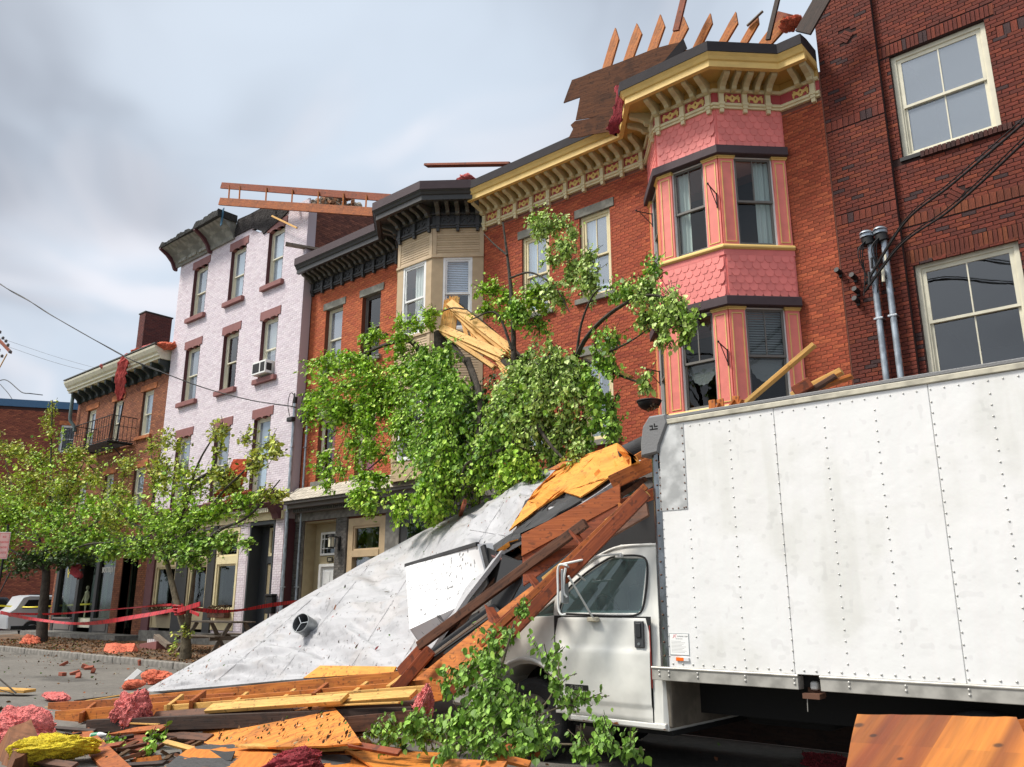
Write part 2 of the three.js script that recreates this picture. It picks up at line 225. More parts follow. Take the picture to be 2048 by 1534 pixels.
const GY = (x, z) => 0.02 * (fbm(x * 0.3, z * 0.3, 3, 71) - 0.5);
const walkY = (z) => lerp(0.15, 0.27, Math.min(1, Math.max(0, (-10.7 - z) / 3.2)));
{
  const asph = std([1, 1, 1], 0.92, { map: asphaltT, bump: rep(N2, 2), bs: 0.006 });
  tag(put(scene, 'ground', [grid(-300, 300, -300, 300, 2, 2, () => -0.03)], std([0.12, 0.115, 0.105], 0.95)), 0, 0, 0, 'structure');
  tag(put(scene, 'road', [grid(-60, 30, -10.65, 14, 90, 26, GY), grid(-60, -40.3, -60, -10.65, 8, 14, () => 0.004)], asph), 0, 0, 0, 'structure');
  const wk = [grid(-40, 12, -15.4, -10.86, 104, 12, (x, z) => walkY(z) + 0.05 * (fbm(x * 1.3, z * 1.3, 4, 81) - 0.45)), fb(flat(0), -40, 12, -0.1, 0.12, -15.4, -10.86)];
  tag(put(scene, 'pavement', wk, std([1, 1, 1], 0.95, { map: dirtT, bump: rep(N2, 2), bs: 0.015 })), 0, 0, 0, 'structure');
  // kerb stones
  const stone = std([0.27, 0.25, 0.22], 0.9, { bump: n4b, bs: 0.006, map: mot2 }), k = tag(put(scene, 'kerb', [fb(flat(0), -40, 12, -0.1, 0.1, -10.86, -10.70)], stone), 0, 0, 0, 'structure');
  const r = rng(5); for (let x = -38; x < -8;) { const L = 1.5 + r(); put(k, 'kerb_stone', [cb(flat(0), x, x + L - 0.02, -0.06, 0.155 + 0.012 * r(), -10.87, -10.66 + 0.02 * r(), 0.025)], stone); x += L; }
}
// ---------- building kit ----------
const UB = new THREE.BoxGeometry(1, 1, 1);
{ const uv = UB.attributes.uv; for (let i = 0; i < uv.count; i++) uv.setXY(i, uv.getX(i) * 0.21, uv.getY(i) * 0.07); }
function brickMats(cols, r = 0.85) { return cols.map(c => std(c, r, { bump: n4b, bs: 0.006, map: mot2 })); }
const brickWhite = std([1, 1, 1], 0.86, { bump: n4b, bs: 0.006, map: mot2 });
function pickCol(cols, r) { let t = r() * cols.reduce((a, c) => a + c[3], 0); for (const c of cols) { t -= c[3]; if (t <= 0) return c; } return cols[0]; }
// running-bond bricks over a wall: near ones single, the others joined as one part
function bricks(parent, f, o) {
  const r = rng(o.seed || 1), h = o.h || 0.0735, L = o.len || 0.222, j = o.j || 0.011, out = [], holes = o.holes || [];
  let row = 0;
  for (let y = o.y0; y < o.y1 - h * 0.5; y += h, row++) {
    const ym = y + h / 2, top = Math.min(y + h, o.y1);
    let iv = [[o.u0, o.u1]];
    for (const q of holes) { if (ym < q[2] || ym > q[3]) continue; const nx = []; for (const [a, b] of iv) { if (q[1] <= a || q[0] >= b) { nx.push([a, b]); continue; } if (q[0] > a) nx.push([a, q[0]]); if (q[1] < b) nx.push([q[1], b]); } iv = nx; }
    const header = o.header && row % o.header === o.header - 1, l = header ? L / 2 : L, s0 = o.u0 - (row % 2 ? l / 2 : 0) - (o.shift || 0);
    for (const [a, b] of iv) for (let u = s0 + Math.floor((a - s0) / l) * l; u < b; u += l) {
      const p = Math.max(u, a), q = Math.min(u + l, b); if (q - p < 0.035) continue; if (o.skip && o.skip((p + q) / 2, ym)) continue;
      const jt = 0.0035 * (r() - 0.5), pr = 0.004 * (r() - 0.5);
      out.push([(p + q) / 2, ym + jt * 0.4, q - p - j, top - y - j + jt * 0.3, pr, pickCol(o.cols, r), (o.vr ? 1 - o.vr / 2 + o.vr * r() : 0.8 + 0.4 * r()), h2(Math.round(u * 50), row, 3)]);
    }
  }
  const mk = (e) => M4().multiplyMatrices(f.m, trs([e[0], e[1], (o.n || 0) - 0.03 + e[4]], [0, 0, (e[7] - 0.5) * 0.008], [e[2], e[3], 0.06]));
  let rest = out;
  if (o.single) {
    const v = out.map(e => { const p = new THREE.Vector3(e[0], e[1], o.n || 0).applyMatrix4(f.m); return [o.single.ok(e[0], e[1]) ? p.distanceTo(V(CAM)) : 1e9, e]; }).sort((a, b) => a[0] - b[0]);
    const near = v.filter(q => q[0] < 1e9).slice(0, o.single.n).map(q => q[1]), set = new Set(near); rest = out.filter(e => !set.has(e));
    const ms = o.single.mats; for (const e of near) putShared(parent, 'brick', UB, ms[Math.floor(e[7] * 0.999 * ms.length)], mk(e));
  }
  if (rest.length) inst(parent, o.name || 'brickwork', UB, o.mat || brickWhite, rest.map(mk), rest.map(e => tint(e[5], e[6])));
}
const nearMats = (cols, n = 9) => { const r = rng(77); const a = []; for (let i = 0; i < n; i++) { const c = pickCol(cols, r), k = 0.8 + 0.4 * r(); a.push([c[0] * k, c[1] * k, c[2] * k]); } return brickMats(a); };
function wallWithHoles(bld, f, u0, u1, y0, y1, holes, mat, th = 0.32, n = -0.009, poly) {
  const g = ext(poly || rect(u0, u1, y0, y1), th, holes.map(h => rect(h[0], h[1], h[2], h[3]))); g.translate(0, 0, n - th); g.applyMatrix4(f.m); return put(bld, 'wall', [g], mat);
}
// a sash window: frame > sashes, panes, sill, lintel, curtain
function win(bld, f, u0, u1, y0, y1, o = {}) {
  const n = o.n ?? -0.1, c = o.casing ?? 0.055, fm = o.frame || MAT.creamW, sm = o.sash || fm, d = 0.07;
  const fr = [fb(f, u0 + 0.002, u0 + c, y0 + 0.002, y1 - 0.002, n - d, n), fb(f, u1 - c, u1 - 0.002, y0 + 0.002, y1 - 0.002, n - d, n), fb(f, u0 + c, u1 - c, y1 - c, y1 - 0.002, n - d, n), fb(f, u0 + c, u1 - c, y0 + 0.002, y0 + c * 0.8, n - d, n + 0.01)];
  if (o.bead) fr.push(fb(f, u0 + c, u0 + c + 0.03, y0 + c, y1 - c, n - d, n - 0.025), fb(f, u1 - c - 0.03, u1 - c, y0 + c, y1 - c, n - d, n - 0.025), fb(f, u0 + c + 0.03, u1 - c - 0.03, y1 - c - 0.03, y1 - c, n - d, n - 0.025));
  const w = put(bld, 'window', fr, fm); if (o.label) w.userData.label = o.label;
  const b = o.bead ? c + 0.03 : c, a0 = u0 + b, a1 = u1 - b, t1 = y1 - b, t0 = y0 + c * 0.8, ym = o.mid ? lerp(t0, t1, o.mid) : (t0 + t1) / 2, s = o.rail ?? 0.042;
  const sash = (ya, yb, nn, mu, bot) => {
    const g = [fb(f, a0, a0 + s, ya, yb, nn - 0.035, nn), fb(f, a1 - s, a1, ya, yb, nn - 0.035, nn), fb(f, a0 + s, a1 - s, yb - s, yb, nn - 0.035, nn), fb(f, a0 + s, a1 - s, ya, ya + s * (bot ? 1.4 : 1), nn - 0.035, nn + 0.002)];
    for (let i = 1; i <= mu; i++) { const u = lerp(a0 + s, a1 - s, i / (mu + 1)); g.push(fb(f, u - 0.011, u + 0.011, ya + s, yb - s, nn - 0.03, nn - 0.004)); }
    put(w, 'sash', g, sm);
    for (let i = 0; i <= mu; i++) { const p = lerp(a0 + s, a1 - s, i / (mu + 1)) - 0.005, q = lerp(a0 + s, a1 - s, (i + 1) / (mu + 1)) + 0.005; const pg = new THREE.PlaneGeometry(q - p, yb - ya - 2 * s + 0.02); pg.translate((p + q) / 2, (ya + yb) / 2, nn - 0.018); pg.rotateX(0); pg.applyMatrix4(f.m); put(w, 'pane', [pg], o.glass || MAT.glass); }
  };
  if (o.fixed) sash(t0, t1, n - 0.03, o.mu || 0, 1); else { sash(ym - s * 0.5, t1, n - 0.022, o.mu || 0); sash(t0, ym + s * 0.5, n - 0.062, o.ml || 0, 1); }
  if (o.lintel) { const e = o.lintE ?? 0.13, lh = o.lintH ?? 0.26; const shape = o.notch ? [[u0 - e, y1], [u0 + 0.04, y1], [u0 + 0.04, y1 - 0.05], [u0 + 0.09, y1 - 0.05], [u0 + 0.2, y1], [(u0 + u1) / 2 - 0.08, y1], [(u0 + u1) / 2, y1 - 0.05], [(u0 + u1) / 2 + 0.08, y1], [u1 - 0.2, y1], [u1 - 0.09, y1 - 0.05], [u1 - 0.04, y1 - 0.05], [u1 - 0.04, y1], [u1 + e, y1], [u1 + e, y1 + lh], [u0 - e, y1 + lh]] : rect(u0 - e, u1 + e, y1, y1 + lh); const g = ext(shape, 0.12 + (o.lintN ?? 0.02), [], 0.004); g.translate(0, 0, -0.12); g.applyMatrix4(f.m); put(w, 'lintel', [g], o.lintel); }
  if (o.sill) put(w, 'sill', [cb(f, u0 - (o.sillE ?? 0.14), u1 + (o.sillE ?? 0.14), y0 - (o.sillH ?? 0.13), y0, n - 0.05, o.sillN ?? 0.09, 0.01)], o.sill);
  if (o.reveal) put(w, 'reveal', [fb(f, u0 - 0.001, u0 + 0.004, y0, y1, n, 0.004), fb(f, u1 - 0.004, u1 + 0.001, y0, y1, n, 0.004), fb(f, u0, u1, y1 - 0.004, y1 + 0.001, n, 0.0)], o.reveal);
  const drape = (p, q, ya, yb, m, nn = n - 0.16, name = 'curtain') => { const N = Math.max(8, Math.round((q - p) * 60)), g = new THREE.PlaneGeometry(q - p, yb - ya, N, 4), ps = g.attributes.position; for (let i = 0; i < ps.count; i++) ps.setZ(i, 0.022 * Math.sin(ps.getX(i) * 48 + 1.3 * Math.sin(ps.getX(i) * 9)) + 0.01 * Math.sin(ps.getY(i) * 3)); g.translate((p + q) / 2, (ya + yb) / 2, nn); g.computeVertexNormals(); g.applyMatrix4(f.m); const mm = m.side === THREE.DoubleSide ? m : (m.side = THREE.DoubleSide, m); put(w, name, [g], mm); };
  for (const c of o.curtains || []) drape(lerp(a0, a1, c[0]), lerp(a0, a1, c[1]), lerp(t0, t1, c[2] ?? 0), lerp(t0, t1, c[3] ?? 1), c[4] || MAT.curtain);
  if (o.blind) { const bl = []; const yb = lerp(t0, t1, o.blind[0]), yt = lerp(t0, t1, o.blind[1]); for (let y = yb; y < yt; y += 0.05) { const g = new THREE.BoxGeometry(a1 - a0 - 0.02, 0.003, 0.046); g.rotateX(1.1); g.translate((a0 + a1) / 2, y, n - 0.15); bl.push(g.applyMatrix4(f.m)); } put(w, 'blind', bl, o.blind[2] || MAT.blind); }
  if (o.shadeDown) put(w, 'roller_shade', [fb(f, a0, a1, lerp(t0, t1, o.shadeDown[0]), t1, n - 0.145, n - 0.14)], o.shadeDown[1] || MAT.curtain);
  return w;
}
const hole = (a) => [a[0], a[1], a[2], a[3]];
// body behind a front: side walls, back, roof and floor so that the rooms are dark
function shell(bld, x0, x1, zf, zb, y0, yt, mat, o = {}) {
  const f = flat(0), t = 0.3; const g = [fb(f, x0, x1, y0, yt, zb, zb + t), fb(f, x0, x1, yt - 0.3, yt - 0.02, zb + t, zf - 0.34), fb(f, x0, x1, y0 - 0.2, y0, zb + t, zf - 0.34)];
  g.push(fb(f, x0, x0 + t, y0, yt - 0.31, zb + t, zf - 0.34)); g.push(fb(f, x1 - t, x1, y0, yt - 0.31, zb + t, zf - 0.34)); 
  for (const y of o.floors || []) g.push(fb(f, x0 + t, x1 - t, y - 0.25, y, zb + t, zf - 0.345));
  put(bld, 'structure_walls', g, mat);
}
// scroll bracket, local x = outward, y = down from 0; extruded across
function bracketGeo(w, d, h) { const s = [[0, 0], [d, 0], [d, -h * 0.24], [d * 0.95, -h * 0.36], [d * 0.8, -h * 0.44], [d * 0.55, -h * 0.55], [d * 0.36, -h * 0.72], [d * 0.3, -h * 0.93], [d * 0.2, -h], [0, -h]]; const g = ext(s, w, [], 0.006); g.translate(0, 0, -w / 2); g.rotateY(-Math.PI / 2); return uvm(g); } // outward -> +z
const ornShape = (w, h) => { const s = shp([[0, h * 0.38], [w * 0.12, h * 0.16], [w * 0.24, h * 0.12], [w * 0.34, h * 0.3], [w * 0.45, h * 0.34], [w * 0.42, h * 0.14], [w * 0.5, h * 0.12], [w * 0.5, -h * 0.1], [w * 0.46, -h * 0.42], [w * 0.4, -h * 0.42], [w * 0.4, -h * 0.2], [w * 0.3, -h * 0.08], [w * 0.17, -h * 0.2], [w * 0.1, -h * 0.4], [0, -h * 0.46], [-w * 0.1, -h * 0.4], [-w * 0.17, -h * 0.2], [-w * 0.3, -h * 0.08], [-w * 0.4, -h * 0.2], [-w * 0.4, -h * 0.42], [-w * 0.46, -h * 0.42], [-w * 0.5, -h * 0.1], [-w * 0.5, h * 0.12], [-w * 0.42, h * 0.14], [-w * 0.45, h * 0.34], [-w * 0.34, h * 0.3], [-w * 0.24, h * 0.12], [-w * 0.12, h * 0.16]]); const hh = new THREE.Path([[0, h * 0.2], [-w * 0.07, 0], [0, -h * 0.24], [w * 0.07, 0]].map(p => new THREE.Vector2(...p))); s.holes.push(hh); return uvm(new THREE.ExtrudeGeometry(s, { depth: 0.016, bevelEnabled: true, bevelSize: 0.004, bevelThickness: 0.004, bevelSegments: 1 })); };
// bracketed cornice with frieze along a wall path
function cornice(bld, path, o) {
  const { yB, yF, yS, yT, over, m } = o; // frieze bottom, frieze top, soffit, crown top
  const crown = sweep(path, [[0, yS + 0.16], [over - 0.10, yS + 0.16], [over - 0.10, yS + 0.02], [over, yS + 0.02], [over, yS + 0.15], [over + 0.03, yS + 0.17], [over + 0.06, yS + 0.23], [over + 0.09, yT - 0.02], [over + 0.1, yT], [0, yT]]);
  const c = put(bld, 'cornice', [crown], m.crown);
  put(c, 'soffit', [sweep(path, [[-0.02, yS + 0.10], [over - 0.102, yS + 0.10], [over - 0.102, yS + 0.158], [-0.02, yS + 0.158]])], m.soffit);
  put(c, 'bed', [sweep(path, [[-0.02, yF], [0.05, yF], [0.05, yS + 0.098], [-0.02, yS + 0.098]])], m.soffit);
  put(c, 'moulding', [sweep(path, [[-0.02, yF - 0.05], [0.07, yF - 0.05], [0.09, yF - 0.02], [0.09, yF + 0.012], [-0.02, yF + 0.012]])], m.trim);
  put(c, 'architrave', [sweep(path, [[-0.02, yB - 0.09], [0.06, yB - 0.09], [0.06, yB - 0.045], [0.09, yB - 0.035], [0.09, yB + 0.005], [0.05, yB + 0.03], [0.05, yB + 0.05], [-0.02, yB + 0.05]])], m.trim);
  put(c, 'frieze', [sweep(path, [[-0.02, yB + 0.048], [0.028, yB + 0.048], [0.028, yF - 0.048], [-0.02, yF - 0.048]])], m.panel);
  const bh = yS + 0.1 - yF + 0.10, G1 = bracketGeo(0.105, over - 0.2, bh), G2 = bracketGeo(0.09, over - 0.2, bh * 0.86);
  path.slice(0, -1).forEach((p, i) => {
    const f = frame(p, path[i + 1]), np = o.panels[i]; if (!np) return; const in0 = o.inset[i][0], in1 = o.inset[i][1], a = in0, b = f.L - in1, w = (b - a) / np;
    const orn = ornShape(Math.min(w * 0.64, 0.42), 0.21);
    for (let k = 0; k <= np; k++) {
      const u = a + k * w;
      if (!(k === 0 && o.noFirst && o.noFirst[i])) {
        put(c, 'frieze_pilaster', [fb(f, u - 0.05, u + 0.05, yB - 0.1, yF + 0.01, 0.02, 0.105), fb(f, u - 0.062, u + 0.062, yF - 0.03, yF + 0.02, 0.02, 0.125), fb(f, u - 0.04, u + 0.04, yB - 0.19, yB - 0.1, 0.0, 0.09), fb(f, u - 0.062, u + 0.062, yB - 0.03, yB + 0.03, 0.02, 0.12)], m.trim);
        putShared(c, 'bracket', G1, m.bracket, M4().multiplyMatrices(f.m, trs([u, yS + 0.1, 0.05])));
      }
      if (k < np) {
        putShared(c, 'bracket', G2, m.bracket, M4().multiplyMatrices(f.m, trs([u + w / 2, yS + 0.1, 0.05])));
        put(c, 'drop', [fb(f, u + w / 2 - 0.035, u + w / 2 + 0.035, yF + 0.013, yF + 0.10, 0.04, 0.1)], m.trim);
        putShared(c, 'ornament', orn, m.orn, M4().multiplyMatrices(f.m, trs([u + w / 2, (yB + yF) / 2, 0.03])));
      }
    }
  });
  const cap = put(bld, 'roof_flashing', [sweep(path.map(p => p), [[0, yT + 0.002], [over + 0.115, yT + 0.002], [over + 0.115, yT + o.capH], [over - 0.2, yT + o.capH + 0.06], [0, yT + o.capH + 0.06]])], m.cap);
  return c;
}
// ---------- dark red brick building on the right ----------
const COL_E = [[0.195, 0.034, 0.017, 5], [0.225, 0.042, 0.018, 3], [0.155, 0.03, 0.017, 2], [0.065, 0.03, 0.03, 0.3], [0.26, 0.055, 0.02, 0.8]];
const COL_D = [[0.50, 0.105, 0.042, 5], [0.45, 0.086, 0.036, 3], [0.56, 0.13, 0.05, 2], [0.38, 0.07, 0.033, 0.7]];
const COL_C = [[0.60, 0.145, 0.05, 5], [0.55, 0.12, 0.045, 3], [0.65, 0.175, 0.06, 2]];
const COL_L = [[0.74, 0.66, 0.71, 5], [0.77, 0.69, 0.73, 3], [0.69, 0.60, 0.65, 2], [0.79, 0.72, 0.76, 1]];
const COL_LS = [[0.25, 0.085, 0.055, 4], [0.30, 0.105, 0.065, 2], [0.19, 0.065, 0.045, 2]];
const COL_A = [[0.36, 0.13, 0.062, 5], [0.31, 0.105, 0.054, 3], [0.42, 0.155, 0.07, 2]];
{
  const b = thing('brick_building', 'dark red brick building at the right with big cream sash windows and brick diamonds', 'building', [-1.6, 0, -15]);
  const mort = std([0.035, 0.014, 0.012], 0.95), yT = 15.6;
  const f = flat(-15), w1 = [-3.56, -1.94, 9.52, 11.68], w2 = [-3.62, -1.99, 4.9, 7.42], rec = -0.10, sold1 = [-3.75, -1.78, 11.69, 11.93], sold2 = [-3.8, -1.82, 7.43, 7.69], low1 = [-3.75, -1.78, 9.39, 9.52];
  const wall = wallWithHoles(b, f, -4.84, -3.74, 0.3, yT, [], mort, 0.42, -0.013);
  const wall2 = wallWithHoles(b, f, -3.74, 1.6, 0.3, yT, [w1, w2], mort, 0.32, rec - 0.013);
  const nm = nearMats(COL_E, 12), ok = (u, y) => y > 5.4 && y < 14.2 && u < -1.6;
  const dia = [[-4.27, 12.42], [-2.79, 8.52], [-2.86, 13.45]], inD = (u, y) => dia.some(d => Math.abs(u - d[0]) + Math.abs(y - d[1]) < 0.19);
  bricks(wall, f, { u0: -4.84, u1: -3.74, y0: 4.6, y1: yT, cols: COL_E, seed: 21, j: 0.013, single: { n: 70, ok, mats: nm }, skip: inD, holes: [[-4.84, -3.74, 10.5, 10.7], [-4.84, -3.74, 8.50, 8.70]] });
  bricks(wall2, f, { u0: -3.74, u1: 1.6, y0: 4.6, y1: yT, n: rec, cols: COL_E, seed: 22, j: 0.013, holes: [w1, w2, sold1, sold2, low1, [-3.74, 1.6, 8.15, 8.36], [-1.78, 1.6, 11.2, 11.42]], single: { n: 110, ok, mats: nm }, skip: inD });
  // soldier, rowlock and belt courses
  const mkS = (par, u0, u1, y0, y1, n, w, mats = nm, t = 0) => { const r = rng(Math.round(u0 * 100 + y0 * 7) + 999); for (let u = u0; u < u1 - 0.02; u += w) { const pr = (t ? t * r() : 0.004 * r()); putShared(par, 'brick', UB, mats[Math.floor(r() * mats.length)], trs([u + w / 2, (y0 + y1) / 2 + 0.004 * (r() - 0.5), -15 + n - 0.03 + pr], [0, 0, 0.02 * (r() - 0.5)], [w - 0.011, y1 - y0 - 0.012, 0.06])); } };
  const nm2 = nearMats([[0.20, 0.045, 0.018, 3], [0.25, 0.065, 0.022, 2], [0.15, 0.03, 0.015, 1]], 7);
  mkS(wall2, sold1[0], sold1[1], sold1[2], sold1[3], rec, 0.0735); mkS(wall2, sold2[0], sold2[1], sold2[2], sold2[3], rec, 0.0735, nm2); mkS(wall2, low1[0] + 0.5, low1[1], low1[2], low1[3], rec + 0.05, 0.0735, nearMats([[0.07, 0.028, 0.025, 1], [0.10, 0.03, 0.022, 1]], 4), 0.012);
  mkS(wall2, -3.72, -1.2, 8.15, 8.36, rec, 0.11, nm2); mkS(wall, -4.84, -3.75, 10.5, 10.7, 0, 0.11); mkS(wall, -4.84, -3.75, 8.5, 8.7, 0, 0.11); mkS(wall2, -1.78, -1.2, 11.2, 11.42, rec, 0.11);
  put(wall2, 'broken_sill', [fb(f, -3.6, -3.2, 9.44, 9.512, rec - 0.05, rec + 0.03)], MAT.black);
  for (const d of dia) for (let k = -1; k <= 1; k++) { const on2 = d[0] > -3.7; putShared(on2 ? wall2 : wall, 'brick', UB, nm[(k + 8) % 12], trs([d[0] + k * 0.052, d[1] + k * 0.052, -15 + (on2 ? rec : 0) - 0.02], [0, 0, Math.PI / 4 + Math.PI / 2], [0.21, 0.062, 0.06])); }
  const common = { frame: MAT.creamW, n: rec - 0.09, casing: 0.085, bead: true, mu: 1, ml: 1, rail: 0.05 };
  win(b, f, ...w1, { ...common, label: 'upper window with sky mirrored in its panes', glass: MAT.glassSky });
  win(b, f, ...w2, { ...common, mid: 0.58, curtains: [] });
  put(b, 'coping', [fb(f, -4.86, 1.62, yT + 0.002, yT + 0.12, -0.5, 0.06)], MAT.greyStone);
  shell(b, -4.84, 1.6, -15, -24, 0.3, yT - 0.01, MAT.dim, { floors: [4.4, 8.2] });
}
{ // two service masts on it and their cables
  for (const [i, x] of [-4.24, -4.0].entries()) {
    const t = thing('service_conduit', i ? 'grey electrical service pipe with domed cap, right one of the pair on dark brick' : 'grey electrical service pipe with domed cap, left one of the pair on dark brick', 'conduit', [x, 0.3, -14.88], 'service pipes on the dark brick building');
    put(t, 'pipe', [rod([x, 0.3, -14.88], [x, 8.0, -14.88], 0.055, 16)], MAT.conduit);
    const cap = new THREE.SphereGeometry(0.125, 16, 8, 0, Math.PI * 2, 0, Math.PI / 2); cap.scale(1, 0.6, 1.25); cap.translate(x - 0.03, 8.1, -14.84); put(t, 'weather_cap', [cap, rod([x - 0.03, 8.04, -14.84], [x - 0.03, 8.1, -14.84], 0.12, 16)], MAT.conduit);
    put(t, 'throat', [rod([x - 0.03, 8.02, -14.84], [x - 0.01, 7.9, -14.85], 0.11, 14)], MAT.black);
    put(t, 'pipe_clamp', [cb(flat(0), x - 0.08, x + 0.08, 6.45, 6.49, -14.99, -14.82)], MAT.steel);
    for (let k = 0; k < 3; k++) put(t, 'lead_wire', [tube([[x - 0.05 + 0.04 * k, 8.03, -14.8], [x - 0.1 - 0.03 * k, 7.75, -14.72 + 0.03 * k], [x - 0.13 + 0.02 * k, 7.3, -14.78], [x - 0.2 + 0.1 * k, 6.95 + 0.1 * k, -14.84]], 0.011, 20, 5)], MAT.black);
    put(t, 'connector', [rod([x - 0.05, 7.35, -14.78], [x - 0.06, 7.1, -14.77], 0.028, 8), rod([x + 0.03, 7.6, -14.76], [x + 0.02, 7.4, -14.76], 0.022, 8)], i ? MAT.creamW : MAT.black);
  }
  const w = [[[-4.4, 7.15, -14.85], P(1810, 445, -14.2), P(1900, 372, -13.2), P(2048, 246, -11.8), P(2200, 110, -10)], [[-4.42, 7.02, -14.85], P(1800, 492, -14.2), P(1900, 420, -13.2), P(2048, 285, -11.8), P(2200, 140, -10)]];
  w.forEach((p, i) => { const b = p[0]; const t = thing('service_cable', i ? 'lower black twisted cable rising right from the service pipes' : 'upper black twisted cable rising right from the service pipes', 'cable', b, 'cables over the dark brick building'); put(t, 'cable', [tube(p, 0.02, 40, 6)], MAT.black); put(t, 'carrier_wire', [tube(p.map((q, k) => [q[0], q[1] + 0.035 + 0.01 * k, q[2]]), 0.011, 40, 5)], MAT.iron); });
  for (const [i, q] of [[-4.86, 7.55], [-4.60, 7.38], [-4.58, 7.1], [-4.6, 6.92]].entries()) { const t = thing('wire_anchor', ['topmost', 'second', 'third', 'lowest'][i] + ' black wire anchor bracket on the brick left of the service pipes', 'bracket', [q[0], q[1], -15], 'wire anchors on the brick'); put(t, 'plate', [cb(flat(-15), q[0] - 0.03, q[0] + 0.03, q[1] - 0.09, q[1] + 0.05, 0.0, 0.04)], MAT.iron); put(t, 'insulator', [rod([q[0], q[1], -14.97], [q[0] - 0.02, q[1] + 0.03, -14.84], 0.05, 10)], MAT.black); }
}
